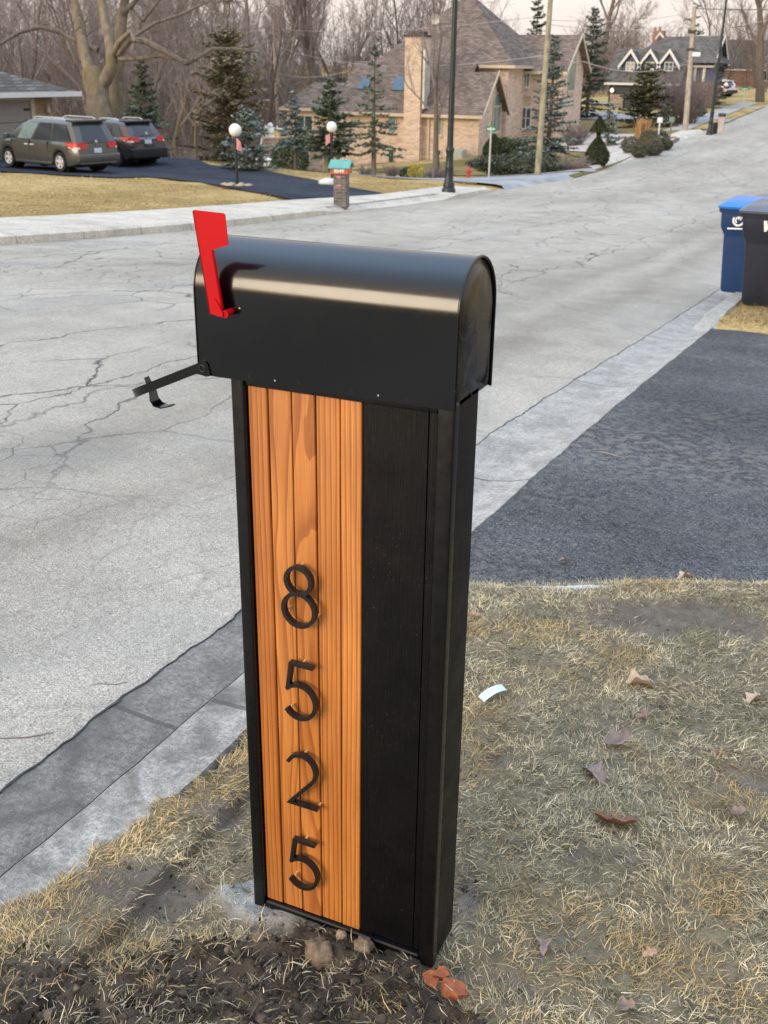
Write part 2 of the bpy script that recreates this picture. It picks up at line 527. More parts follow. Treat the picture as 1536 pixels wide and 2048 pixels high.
def mat_wood():
    m, nt, b = newmat('stained_cedar')
    tc = nd(nt, 'ShaderNodeTexCoord')
    oi = nd(nt, 'ShaderNodeObjectInfo')
    offs = nd(nt, 'ShaderNodeCombineXYZ', {0: mth(nt, 'MULTIPLY', oi.outputs['Random'], 3.7), 1: 0.0, 2: mth(nt, 'MULTIPLY', oi.outputs['Random'], 91.0)})
    pv = nd(nt, 'ShaderNodeVectorMath', {0: tc.outputs['Object'], 1: offs.outputs[0]}, operation='ADD')
    lo = nd(nt, 'ShaderNodeMapping', {'Vector': pv.outputs[0], 'Scale': (9, 3, 1.25)})
    n1 = noise(nt, lo.outputs[0], 1.0, 2, .4)
    n1b = noise(nt, nd(nt, 'ShaderNodeMapping', {'Vector': pv.outputs[0], 'Scale': (30, 3, 2.6)}).outputs[0], 1.0, 2, .5)
    xs = nd(nt, 'ShaderNodeSeparateXYZ', {0: tc.outputs['Object']})
    dx = mth(nt, 'ABSOLUTE', mth(nt, 'ADD', xs.outputs[0], .283))
    flat = mth(nt, 'ADD', 1.6, mth(nt, 'MULTIPLY', mth(nt, 'LESS_THAN', dx, .0435), 9.0))      # two flat-sawn boards, the others straight-grained
    frq = mth(nt, 'SUBTRACT', 105.0, mth(nt, 'MULTIPLY', mth(nt, 'LESS_THAN', dx, .0435), 65.0))
    fld = mth(nt, 'ADD', mth(nt, 'MULTIPLY', xs.outputs[0], frq), mth(nt, 'ADD', mth(nt, 'MULTIPLY', n1, flat), mth(nt, 'MULTIPLY', n1b, 1.0)))
    rg = mth(nt, 'FRACT', fld)
    wide = ramp(nt, rg, [(0, .05), (.55, .35), (.86, 1.0), (.97, .9), (1.0, .05)])
    fib = noise(nt, nd(nt, 'ShaderNodeMapping', {'Vector': pv.outputs[0], 'Scale': (520, 40, 9)}).outputs[0], 1.0, 3, .6)
    big = noise(nt, nd(nt, 'ShaderNodeMapping', {'Vector': pv.outputs[0], 'Scale': (14, 3, 3)}).outputs[0], 1.0, 3, .5)
    c = mixc(nt, mth(nt, 'MULTIPLY', wide, .8), (.58, .222, .048), (.29, .083, .015))
    c = mixc(nt, .8, c, ramp(nt, fib, [(.3, (.80,) * 3), (.7, (1.14,) * 3)]), 'MULTIPLY')
    c = mixc(nt, .9, c, ramp(nt, big, [(.3, (.78, .72, .66)), (.7, (1.18, 1.2, 1.25))]), 'MULTIPLY')
    c = mixc(nt, 1.0, c, ramp(nt, oi.outputs['Random'], [(0, (.88, .83, .78)), (1, (1.08, 1.12, 1.16))]), 'MULTIPLY')
    kn = nd(nt, 'ShaderNodeTexVoronoi', {'Vector': nd(nt, 'ShaderNodeMapping', {'Vector': pv.outputs[0], 'Scale': (14, 1, 2.6)}).outputs[0], 'Scale': 1.0}, voronoi_dimensions='2D')
    setb(nt, b, c, ramp(nt, fib, [(.3, .33), (.7, .48)]), mth(nt, 'ADD', mth(nt, 'MULTIPLY', wide, .5), fib), .12, .002)
    b.inputs['Coat Weight'].default_value = .25
    b.inputs['Coat Roughness'].default_value = .25
    return m


def mat_blackpost():
    m, nt, b = newmat('black_painted_wood')
    v = coords(nt, (1, 1, .06))
    gr = noise(nt, v, 260, 4, .6, .6)
    v2 = coords(nt)
    dust = ramp(nt, noise(nt, v2, 420, 1, .5), [(.735, 0.0), (.77, .55)])
    dmask = ramp(nt, noise(nt, v2, 9, 3), [(.42, 0.0), (.6, 1.0)])
    c = mixc(nt, mth(nt, 'MULTIPLY', dust, dmask), (.0035, .0035, .0040), (.20, .19, .18))
    sc_ = ramp(nt, noise(nt, coords(nt, (3, 3, 1)), 9, 5, .7), [(.64, 0.0), (.82, .035)])
    c = mixc(nt, sc_, c, (.16, .155, .15))
    setb(nt, b, c, ramp(nt, noise(nt, v2, 14, 4), [(.3, .36), (.7, .55)]), gr, .55, .003)
    b.inputs['Specular IOR Level'].default_value = .22
    return m


def mat_blackmetal():
    m, nt, b = newmat('black_enamel')
    v = coords(nt)
    sm = noise(nt, v, 22, 5, .65, .8)
    r = ramp(nt, sm, [(.3, .13), (.7, .18)])
    c = ramp(nt, noise(nt, v, 300, 1), [(.74, (.0016, .0024, .0040)), (.80, (.04, .04, .04))])
    setb(nt, b, c, r, noise(nt, v, 5, 2), .03, .004)
    b.inputs['Specular IOR Level'].default_value = .56
    return m


def mat_smudged():
    m, nt, b = newmat('smudged_black_enamel')
    v = coords(nt, (1, 1, .8))
    sm = noise(nt, v, 16, 5, .62, 1.2)
    k = ramp(nt, sm, [(.42, 0.0), (.60, 1.0)])
    c = mixc(nt, mth(nt, 'MULTIPLY', k, .45), (.006, .006, .007), (.075, .066, .06))
    setb(nt, b, c, ramp(nt, k, [(0, .16), (1, .48)]))
    return m


M = {}
M['enamel'] = mat_blackmetal()
M['smudge'] = mat_smudged()
M['post'] = mat_blackpost()
M['wood'] = mat_wood()
M['hole'] = plain('dark_hole', (.003, .003, .003), .8, 0)
M['red'] = plain('red_plastic', (.50, .0008, .005), .5, .06, 8, Specular_IOR_Level=.2)
M['brass'] = plain('brass_pin', (.72, .46, .22), .4, .1, 30)
M['trim'] = plain('glossy_black_trim', (.004, .004, .0045), .3, .2, 20, .1, 90, .002, Specular_IOR_Level=.4)
M['digit'] = plain('satin_black_metal', (.010, .009, .009), .38, .2, 60, .15, 300, .001)
M['road'] = mat_asphalt_road()
M['gutter'] = mat_concrete('stained_concrete', (.235, .216, .188), (.115, .104, .093), .8, 3.05, 1, 1.5)
M['kerbm'] = mat_concrete('kerb_concrete', (.36, .335, .295), (.13, .118, .10), .85, 3.05, 1, 2.0)
M['apron'] = mat_concrete('pale_concrete', (.42, .39, .345), (.28, .25, .205), .55, 2.6, 1, 3.0)
M['walk'] = mat_concrete('walk_concrete', (.60, .53, .43), (.46, .40, .31), .4, 1.5)
M['pinkwalk'] = mat_concrete('pinkish_concrete', (.52, .44, .39), (.40, .34, .30), .3, 3.0)
M['drive'] = mat_driveway('worn_blacktop', (.088, .087, .088), (.27, .242, .208), .5)
M['drive2'] = mat_driveway('sealed_blacktop', (.036, .040, .050), (.11, .11, .115), .5)
M['street'] = mat_driveway('side_street_asphalt', (.30, .295, .285), (.42, .41, .39), .5, .5)
M['lawn'] = mat_lawn('dry_lawn', [(.20, .14, .065), (.36, .25, .105), (.50, .36, .16), (.58, .44, .23)])
M['olive'] = mat_lawn('olive_lawn', [(.11, .085, .035), (.19, .145, .058), (.27, .20, .085), (.33, .25, .12)])
M['leaf_floor'] = mat_lawn('leaf_litter', [(.08, .055, .035), (.14, .10, .065), (.20, .145, .095), (.25, .19, .13)])
M['mulch'] = plain('mulch', (.13, .075, .05), .95, .35, 14, .8, 60, .03)
M['leaf'] = attrmat('conifer_needles', .75)
M['grass'] = attrmat('dead_grass', .8, .12)
M['soilv'] = attrmat('lawn_soil', .95, crumb=160)
M['clod'] = attrmat('soil_clod', .95, crumb=220)
M['brush'] = attrmat('brush_bark', .9)
M['bark'] = mat_bark('grey_bark', (.18, .15, .12))
M['bark_maple'] = mat_bark('maple_bark', (.235, .185, .13), .55, (.17, .14, .05))
M['twig'] = plain('twig_bark', (.205, .165, .15), .9, .25, 3)
M['twig2'] = plain('pale_twig_bark', (.29, .235, .20), .9, .25, 3)
M['brick1'] = mat_brick('tan_brick', (.68, .495, .365), (.53, .37, .265), (.66, .57, .48))
M['brick2'] = mat_brick('red_brick', (.34, .15, .10), (.28, .12, .08), (.35, .28, .24))
M['brickg'] = mat_brick('gold_brick', (.42, .27, .13), (.35, .21, .10), (.4, .33, .24))
M['stone'] = mat_brick('field_stone', (.40, .32, .24), (.26, .21, .17), (.30, .25, .20), .42, .2, .03)
M['greybrick'] = mat_brick('grey_brick', (.15, .135, .125), (.11, .10, .095), (.24, .22, .20), .2, .066, .012)
M['shingle'] = mat_shingle('brown_shingle', (.20, .158, .132))
M['shingle2'] = mat_shingle('grey_shingle', (.145, .130, .115))
M['shingle3'] = mat_shingle('dark_shingle', (.10, .085, .078))
M['white'] = plain('white_trim', (.72, .70, .66), .5, .06, 2)
M['cream'] = plain('cream_trim', (.55, .46, .33), .5, .08, 2)
M['taupe'] = plain('taupe_garage_paint', (.30, .265, .23), .5, .05, 2)
M['blue'] = plain('slate_blue_siding', (.065, .085, .155), .6, .1, 2)
M['navy'] = plain('navy_paint', (.022, .028, .045), .5, .15, 2)
M['glassd'] = plain('window_glass', (.055, .085, .085), .12, .4, .9, Metallic=0.0)
M['glassg'] = plain('curtained_glass', (.17, .25, .22), .2, .3, 3)
M['glassl'] = plain('pale_curtain_glass', (.40, .40, .37), .25, .2, 3)
M['skylight'] = plain('skylight_glass', (.06, .10, .14), .08, .2, 2)
M['greenmetal'] = plain('dark_green_metal', (.012, .020, .020), .4, .2, 5)
M['pole'] = mat_bark('pole_wood', (.33, .285, .19), .8)
M['polew'] = mat_bark('pale_pole_wood', (.42, .35, .28), .8)
M['crackfill'] = plain('dirt_in_joint', (.055, .052, .048), .95, .4, 40)
M['wire'] = plain('cable', (.10, .095, .09), .6, .1)
M['wirel'] = plain('pale_cable', (.42, .38, .36), .6, .1)
M['globe'] = plain('opal_globe', (.85, .84, .82), .25, .02)
M['black'] = plain('black_metal', (.012, .012, .013), .45, .2)
M['teal'] = plain('teal_metal_roof', (.10, .32, .26), .5, .15, 6)
M['rust'] = plain('terracotta_panel', (.48, .105, .035), .6, .12, 6)
M['pink'] = plain('pink_cloth', (.62, .27, .27), .8, .25, 12)
M['hyd'] = plain('hydrant_red', (.55, .055, .05), .5, .1)
M['signg'] = plain('sign_green', (.03, .22, .11), .4, .08)
M['galv'] = plain('galvanised_steel', (.50, .50, .46), .5, .12, Metallic=.3)
M['whitep'] = plain('white_paint', (.8, .8, .8), .5, .03)
M['yellow'] = plain('yellow_plastic', (.72, .40, .05), .5, .08)
M['ac'] = plain('ac_unit', (.33, .37, .34), .5, .15, 9)
M['binblue'] = plain('blue_bin_plastic', (.009, .040, .135), .42, .12, 5)
M['lidblue'] = plain('blue_lid_plastic', (.022, .17, .52), .35, .08, 5)
M['binblack'] = plain('charcoal_bin_plastic', (.014, .017, .032), .42, .15, 5)
M['lidgrey'] = plain('grey_lid_plastic', (.09, .095, .12), .28, .08, 5)
M['tyre'] = plain('tyre_rubber', (.014, .014, .014), .8, .2)
M['alloy'] = plain('alloy_wheel', (.55, .55, .54), .4, .08)
M['alloyd'] = plain('dark_alloy_wheel', (.16, .16, .165), .35, .08, Metallic=.5)
M['vanpaint'] = plain('olive_grey_car_paint', (.080, .082, .072), .32, .06, 2, Coat_Weight=.7, Metallic=.35)
M['suvpaint'] = plain('dark_plum_car_paint', (.050, .038, .043), .3, .06, 2, Coat_Weight=.8, Metallic=.3)
M['carwhite'] = plain('white_car_paint', (.75, .75, .74), .3, .03, 2)
M['carglass'] = plain('tinted_glass', (.035, .042, .048), .06, .1)
M['carglassf'] = plain('clear_car_glass', (.17, .23, .24), .06, .2)
M['tail'] = plain('tail_lamp_red', (.50, .012, .015), .15, .1)
M['taillite'] = plain('tail_lamp_clear', (.70, .62, .58), .15, .05)
M['plate'] = plain('licence_plate', (.55, .64, .72), .4, .1, 12)
M['rockw'] = plain('white_rock', (.66, .62, .58), .85, .12, 6, .6, 14, .03)
M['rocktan'] = plain('tan_rock', (.40, .30, .21), .9, .25, 5, .8, 12, .03)
M['evergreen'] = attrmat('yew_leaves', .7)
M['strawgrass'] = attrmat('ornamental_grass', .8)


# ------------------------------------------------------------------ world and sun
SUN_AZ = math.radians(205)      # direction towards the sun, clockwise from +Y: behind the camera and to its left
SUN_EL = math.radians(16)


def make_world():
    w = bpy.data.worlds.new('World'); SC.world = w; w.use_nodes = True
    nt = w.node_tree
    bg = nt.nodes['Background']
    sky = nd(nt, 'ShaderNodeTexSky', sky_type='NISHITA', sun_disc=False, sun_elevation=SUN_EL, sun_rotation=SUN_AZ, altitude=200.0,
             air_density=1.3, dust_density=2.5, ozone_density=1.0)
    tc = nd(nt, 'ShaderNodeTexCoord')
    sx = nd(nt, 'ShaderNodeSeparateXYZ', {0: tc.outputs['Generated']})
    z = mth(nt, 'MAXIMUM', sx.outputs[2], 0.0)
    cl = noise(nt, nd(nt, 'ShaderNodeMapping', {'Vector': tc.outputs['Generated'], 'Scale': (1, 1, 4)}).outputs[0], 2.3, 6, .6)
    hz = ramp(nt, z, [(0.0, (7.1, 6.25, 5.8)), (.10, (7.5, 6.8, 6.4)), (.25, (6.9, 6.9, 7.1)), (.55, (8.1, 9.3, 11.5)), (1.0, (8.8, 10.4, 13.2))])
    hz = mixc(nt, .5, hz, ramp(nt, cl, [(.3, (.86, .86, .88)), (.7, (1.1, 1.09, 1.06))]), 'MULTIPLY')
    fac = ramp(nt, z, [(0.0, .93), (.15, .90), (.5, .84), (1.0, .84)])
    sdv = (math.sin(SUN_AZ) * math.cos(SUN_EL), math.cos(SUN_AZ) * math.cos(SUN_EL), math.sin(SUN_EL))
    dt = nd(nt, 'ShaderNodeVectorMath', {0: tc.outputs['Generated'], 1: sdv}, operation='DOT_PRODUCT')
    lobe = mth(nt, 'POWER', mth(nt, 'MAXIMUM', dt.outputs['Value'], 0.0), 5.0)
    hz = mixc(nt, lobe, hz, (15.5, 12.6, 9.4))          # thin cloud lit up round the low sun
    d2 = nd(nt, 'ShaderNodeVectorMath', {0: tc.outputs['Generated'], 1: (-.33, .15, .93)}, operation='DOT_PRODUCT')
    hz = mixc(nt, mth(nt, 'POWER', mth(nt, 'MAXIMUM', d2.outputs['Value'], 0.0), 8.0), hz, (14.5, 20.0, 28.0))      # bright cool lobe added overhead to tint the mailbox top's reflection
    mx = mixc(nt, fac, sky.outputs[0], hz)
    nt.links.new(mx, bg.inputs[0])
    bg.inputs[1].default_value = .1
    sd = bpy.data.lights.new('sun', 'SUN'); sd.energy = 1.25; sd.angle = math.radians(24); sd.color = (1, .82, .62)
    so = bpy.data.objects.new('sun', sd); COL.objects.link(so)
    dv = Vector((math.sin(SUN_AZ) * math.cos(SUN_EL), math.cos(SUN_AZ) * math.cos(SUN_EL), math.sin(SUN_EL)))
    so.rotation_euler = dv.to_track_quat('Z', 'Y').to_euler()
    so.location = (0, -5, 30)


make_world()
SC.view_settings.view_transform = 'Standard'
SC.view_settings.look = 'None'
SC.view_settings.gamma = 1
SC.view_settings.exposure = 0.60


# ------------------------------------------------------------------ setting: ground sheets
def struct(name, mb, mat, smooth=60):
    o = obj(name, mb, mat, None, smooth); o['kind'] = 'structure'
    return o


def clump_lines(lo, hi, segs):
    """grid lines: segs = [(from, to, step)]"""
    out = []
    for a, b, st in segs:
        out += list(np.arange(a, b - 1e-6, st))
    return np.array(sorted(set(np.round(out + [hi], 4))))


def grid_sheet(xs, ys, zf):
    X, Y = np.meshgrid(xs, ys)
    Z = zf(X, Y)
    mb = MB()
    nx, ny = len(xs), len(ys)
    mb.v = [tuple(q) for q in np.stack([X.ravel(), Y.ravel(), Z.ravel()], 1)]
    i = np.arange(nx - 1)[None, :] + (np.arange(ny - 1) * nx)[:, None]
    i = i.ravel()
    mb.f = [tuple(q) for q in np.stack([i, i + 1, i + nx + 1, i + nx], 1)]
    return mb


def base_z(x, y):
    z = H(x, y)
    near = (x > -13.2)
    z = z - np.where(near, .06, 0.0) - np.where(x > -1.3, .16, 0.0)
    z = z + np.where((x < -13.4) | (x > 3.5), .03 * np.sin(x * 1.7 + 2 * np.sin(y * .8)) * np.sin(y * 1.3 + x * .4), 0)
    far = np.maximum(0, np.hypot(x, y - 30) - 170)
    return z - .0 * far


gx = clump_lines(-900, 900, [(-900, -100, 80), (-100, -40, 4), (-40, -10, .6), (-10, 4, 1.0), (4, 40, 4), (40, 900, 80)])
gy = clump_lines(-300, 1500, [(-300, -20, 20), (-20, 8, 1.0), (8, 62, .6), (62, 130, 2), (130, 400, 15), (400, 1500, 100)])
struct('ground', grid_sheet(gx, gy, base_z), M['lawn'])


def drape(name, poly, off, mat, cell=.8, kind='structure', thick=0.0):
    bm = bmesh.new()
    vs = [bm.verts.new((p[0], p[1], 0)) for p in poly]
    bm.faces.new(vs)
    bmesh.ops.triangulate(bm, faces=bm.faces[:])
    for ax in (0, 1):
        lo = min(p[ax] for p in poly); hi = max(p[ax] for p in poly)
        for t in np.arange(math.floor(lo / cell) * cell, hi, cell):
            pt = [0, 0, 0]; pt[ax] = t; no = [0, 0, 0]; no[ax] = 1
            bmesh.ops.bisect_plane(bm, geom=bm.verts[:] + bm.edges[:] + bm.faces[:], plane_co=pt, plane_no=no, dist=1e-5)
    for v in bm.verts:
        v.co.z = gz(v.co.x, v.co.y) + (off(v.co.x, v.co.y) if callable(off) else off)
    mb = MB().addbm(bm)
    return struct(name, mb, mat)


# road with a slight crown
def road_z(x, y):
    c = .05 * (1 - ((x + 6.1) / 4.9) ** 2)
    return prof(y) + np.maximum(c, -.02)


struct('road', grid_sheet(np.array([-11.35, -10.2, -9, -8, -7, -6, -5, -4, -3, -2.2, -1.6, -1.22]),
                          clump_lines(-12, 300, [(-12, 60, .5), (60, 140, 1), (140, 300, 5)]), road_z), M['road'], 180)


def wob(y, a=.006):
    return a * (math.sin(y * 7.3) + .6 * math.sin(y * 17.1 + 1) + .5 * math.sin(y * 41.0 + 2) + .3 * math.sin(y * 93.0))


def strip(name, stations, cols, mat, smooth=40, jag=None):
    """stations: list of y; cols: functions y -> (x, z)"""
    mb = MB()
    n = len(cols)
    for y in stations:
        for k, c in enumerate(cols):
            x, z = c(y)
            mb.v.append((x, y, z))
    for i in range(len(stations) - 1):
        for k in range(n - 1):
            a = i * n + k
            mb.f.append((a, a + 1, a + n + 1, a + n))
    return struct(name, mb, mat, smooth)


pz = lambda y: float(prof(y))
ysn = list(np.arange(-8, 12, .05)) + list(np.arange(12, 60, .5))
DR0, DR1 = 1.55, 9.15            # the driveway's mouth along the kerb


def kerbh(y):                    # kerb height above the gutter: dropped across the driveway
    return .105 * (1 - float(ss(DR0 - .5, DR0 + .3, y) * (1 - ss(DR1 - .2, DR1 + .9, y)))) + .012


kz = lambda y: pz(y) - .06 * (1 - float(ss(DR1 - .02, DR1 + .13, y)))
mouth = lambda y: float(ss(DR0 - .3, DR0 + .2, y) * (1 - ss(DR1 - .1, DR1 + .5, y)))
strip('gutter', [y for y in ysn if y < DR0 + .4], [lambda y: (-1.235 + wob(y), pz(y) - .03), lambda y: (-1.225 + wob(y), pz(y) + .004), lambda y: (-1.10, pz(y) - .008), lambda y: (-.975, pz(y) - .014), lambda y: (-.950 + wob(y, .0015), pz(y) + .25 * kerbh(y)), lambda y: (-.922 + wob(y, .002), pz(y) + .74 * kerbh(y))], M['gutter'])
strip('gutter', [y for y in ysn if y >= DR0 + .35], [lambda y: (-1.235 + wob(y), pz(y) - .03), lambda y: (-1.225 + wob(y), pz(y) + .006), lambda y: (-1.10, pz(y) - .006), lambda y: (-.955, pz(y) - .012)], M['apron'])
strip('kerb', [y for y in ysn if y < DR0 + .25], [lambda y: (-.958, pz(y) - .04), lambda y: (-.930, pz(y) + .4 * kerbh(y)), lambda y: (-.9215 + wob(y, .002), pz(y) + .72 * kerbh(y)), lambda y: (-.888 + wob(y, .002), pz(y) + kerbh(y)),
                          lambda y: (-.73 + wob(y, .003), pz(y) + kerbh(y) + .004), lambda y: (-.70, pz(y) - .06)], M['kerbm'])
strip('apron', [y for y in ysn if DR0 - .1 <= y < DR1 + .12], [lambda y: (-.957, pz(y) - .02), lambda y: (-.953, pz(y) - .008), lambda y: (-.86, pz(y) + .4 * kerbh(y)), lambda y: (-.80, pz(y) + .6 * kerbh(y) + .014), lambda y: (-.765 + wob(y, .003), pz(y) + .03), lambda y: (-.75, pz(y) - .03)], M['apron'])
strip('kerb', [y for y in ysn if y >= DR1 - .02], [lambda y: (-.958, pz(y) - .04), lambda y: (-.954, kz(y) + .2 * kerbh(y)), lambda y: (-.925, kz(y) + .72 * kerbh(y)), lambda y: (-.885, kz(y) + kerbh(y)),
                          lambda y: (-.73, kz(y) + kerbh(y) + .004), lambda y: (-.70, pz(y) - .06)], M['apron'])


# near driveway
def near_edge(x): return 1.89 + .56 * (x + .57)


def drive_off(x, y): return -.10 * float(ss(-.9, -1.0, x)) - .072


dp = [(-.78 + wob(y, .004), y) for y in np.arange(1.72, 9.2, .1)] + [(-.55, 9.2), (.4, 9.05), (6, 8.9), (9, 8.9), (9, 7.2), (6, 5.5)] + \
     [(x, near_edge(x) - .06 + wob(x * 3, .012)) for x in np.arange(5, -.80, -.1)]
drape('driveway', dp, lambda x, y: -.075 + .02 * float(ss(-.7, 1.5, x)), M['drive'], .5)

# crumbled tar seam between asphalt and gutter
strip('tar_seam', [y for y in np.arange(-6, 14, .03)], [lambda y: (-1.232 + wob(y) - .0022 * (1 + math.sin(y * 31) * math.sin(y * 77)) * max(0, .35 + math.sin(y * 5.3) * math.sin(y * 2.1 + 1)), pz(y) + .0005), lambda y: (-1.228 + wob(y), pz(y) + .0085), lambda y: (-1.222 + wob(y) - .003 + .0035 * (1 + math.sin(y * 53) * math.sin(y * 19 + 2)) * max(0, .4 + math.sin(y * 3.1 + 2) * math.sin(y * 7.7)), pz(y) + .0078)], M['crackfill'])
# far side of the road: kerb, pale walk, lamp apron
ysf = list(np.arange(-8, 32.6, .4))
fk = lambda y: (1 - float(ss(31.0, 33.4, y))) * .11 * (1 - float(ss(20.3, 21.6, y) * (1 - ss(27.5, 28.6, y)))) + .03
strip('kerb', ysf, [lambda y: (-11.0 + .25 * float(ss(21, 25, y)) * (1 - float(ss(28, 33, y))), pz(y) - .05), lambda y: (-11.02 + .25 * float(ss(21, 25, y)) * (1 - float(ss(28, 33, y))), pz(y) + .8 * fk(y)), lambda y: (-11.12, pz(y) + fk(y)), lambda y: (-11.3, gz(-11.35, y) + .045)], M['walk'])
WALK_IN = lambda y: float(np.interp(y, [-8, 13, 22, 26, 30, 33.4], [-13.6, -13.5, -12.9, -12.2, -12.3, -12.2]))
wp = [(-11.25, y) for y in np.arange(-8, 33.5, .5)] + [(WALK_IN(y), y) for y in np.arange(33.4, -8, -.5)]
drape('walk', wp, lambda x, y: .05 - .09 * float(ss(31.6, 33.2, y)), M['walk'], .4)
# blacktop driveway opposite
dpx = [(735, 399), (775, 393), (760, 388), (700, 377), (620, 360), (560, 349), (500, 340), (420, 332), (330, 327)]
far_edge = [tuple(G(*p)[:2]) for p in dpx]
near_px = [(300, 356.5), (330, 359), (400, 367), (470, 380), (540, 393), (590, 403), (640, 405)]
near_e = [tuple(G(*p)[:2]) for p in near_px]
far_edge[-1] = (-24.5, 35.2)
drive_poly = far_edge + [(-36, 38.6), (-38, 27.2), (-30, 26.2), (-24, 25.9), (-21.3, 26.3)] + near_e
drape('driveway', drive_poly, .045, M['drive2'], .6)
# side street and its far kerb
drape('side_street', [(-10.9, 33.6), (-11.3, 34.2), (-12.4, 34.9), (-16, 35.4), (-70, 36.5), (-70, 44), (-18, 42.6), (-13.5, 42.7), (-11.4, 44.2), (-10.9, 46)], lambda x, y: .03 - .045 * float(ss(-11.6, -11.0, x)), M['street'], .4)
drape('kerb', [(-70, 44), (-18, 42.6), (-13.5, 42.7), (-11.4, 44.2), (-10.9, 46), (-11.2, 46.6), (-13.2, 43.6), (-18, 43.3), (-70, 45)], .05, M['apron'], .8)
drape('walk', [(-11.0, 46.2), (-11.0, 70), (-10.95, 76), (-12.6, 76), (-12.6, 70), (-12.7, 56), (-12.4, 50), (-11.6, 47)], lambda x, y: .07 - .085 * float(ss(-11.35, -11.05, x)), M['walk'], .3)
hd = [tuple(G(*p)[:2]) for p in [(1095, 296), (1125, 302), (1200, 308), (1272, 312), (1330, 292), (1356, 273), (1290, 269), (1165, 268), (1085, 280)]]
drape('brick_driveway', [(x, y) for x, y in hd], .05, M['pinkwalk'], .8)
drape('verge', [(-11.05, 77.5), (-11.05, 84), (-11.05, 112), (-12.1, 112), (-12.1, 77.5)], .05, M['lawn'], 1.0)
drape('walk', [(-12.2, 76.4), (-12.2, 116), (-14.0, 116), (-14.0, 76.4)], .06, M['apron'], 1.0)
drape('driveway', [(-11, 86), (-11, 91), (-30, 94), (-30, 88)], .08, M['street'], 1.0)
drape('driveway', [(-11, 105), (-11, 107.5), (-40, 109), (-40, 106)], .08, M['apron'], 1.0)
lw = [tuple(G(*p)[:2]) for p in [(830, 352), (1150, 356), (1262, 314), (1200, 309), (1120, 303), (1085, 288), (1000, 300), (930, 318), (800, 335), (700, 340)]]
drape('lawn', lw, .03, M['olive'], .8)
lw = [tuple(G(*p)[:2]) for p in [(1150, 268), (1350, 272), (1395, 256), (1330, 244), (1150, 240)]]
drape('lawn', lw, .035, M['olive'], 1.0)
mb_ = [tuple(G(*p)[:2]) for p in [(1236, 297), (1262, 290), (1345, 276), (1360, 281), (1315, 302), (1270, 304)]]
drape('planting_bed', mb_, .08, M['mulch'], .5)
drape('lawn', [(-.69, -60), (30, -60), (30, -5.9), (-.69, -5.9)], .02, M['olive'], 3.0)
drape('driveway', [(-.75, -6), (14, -6), (14, -2.05), (-.75, -2.05)], .0, M['drive2'], 1.0)  # unseen blacktop patch behind the camera, added to darken the mailbox side's reflection
drape('forest_floor', [(-36.5, 39), (-25.5, 37.6), (-19, 35), (-22, 34), (-45, 45.5), (-45, 78), (-120, 200), (-400, 200), (-400, 20), (-60, 24)], .04, M['leaf_floor'], 3.0)

# ------------------------------------------------------------------ near lawn with bare soil
def vnoise(x, y, sc, seed, octv=4):
    """value noise, vectorised"""
    out = np.zeros_like(x); amp = 1.0; tot = 0
    for o in range(octv):
        r_ = np.random.default_rng(seed + o)
        T = r_.random((256, 256))
        u = x * sc; v = y * sc
        i = np.floor(u).astype(int); j = np.floor(v).astype(int)
        fu = u - i; fv = v - j
        fu = fu * fu * (3 - 2 * fu); fv = fv * fv * (3 - 2 * fv)
        a = T[i % 256, j % 256]; b = T[(i + 1) % 256, j % 256]; c = T[i % 256, (j + 1) % 256]; d = T[(i + 1) % 256, (j + 1) % 256]
        out += amp * ((a * (1 - fu) + b * fu) * (1 - fv) + (c * (1 - fu) + d * fu) * fv)
        tot += amp; amp *= .5; sc *= 2.03
    return out / tot


def gpt(px, py): return G(px, py)[:2]


def in_poly(x, y, poly):
    ins = np.zeros(x.shape, bool)
    n = len(poly)
    for i in range(n):
        x0, y0 = poly[i]; x1, y1 = poly[(i + 1) % n]
        c = ((y0 > y) != (y1 > y)) & (x < (x1 - x0) * (y - y0) / (y1 - y0 + 1e-12) + x0)
        ins ^= c
    return ins


def blob(x, y, px, py, rx, ry, rot=0.5):
    c = gpt(px, py)
    dx = x - c[0]; dy = y - c[1]
    u = dx * math.cos(rot) + dy * math.sin(rot); v = -dx * math.sin(rot) + dy * math.cos(rot)
    return (u / rx) ** 2 + (v / ry) ** 2


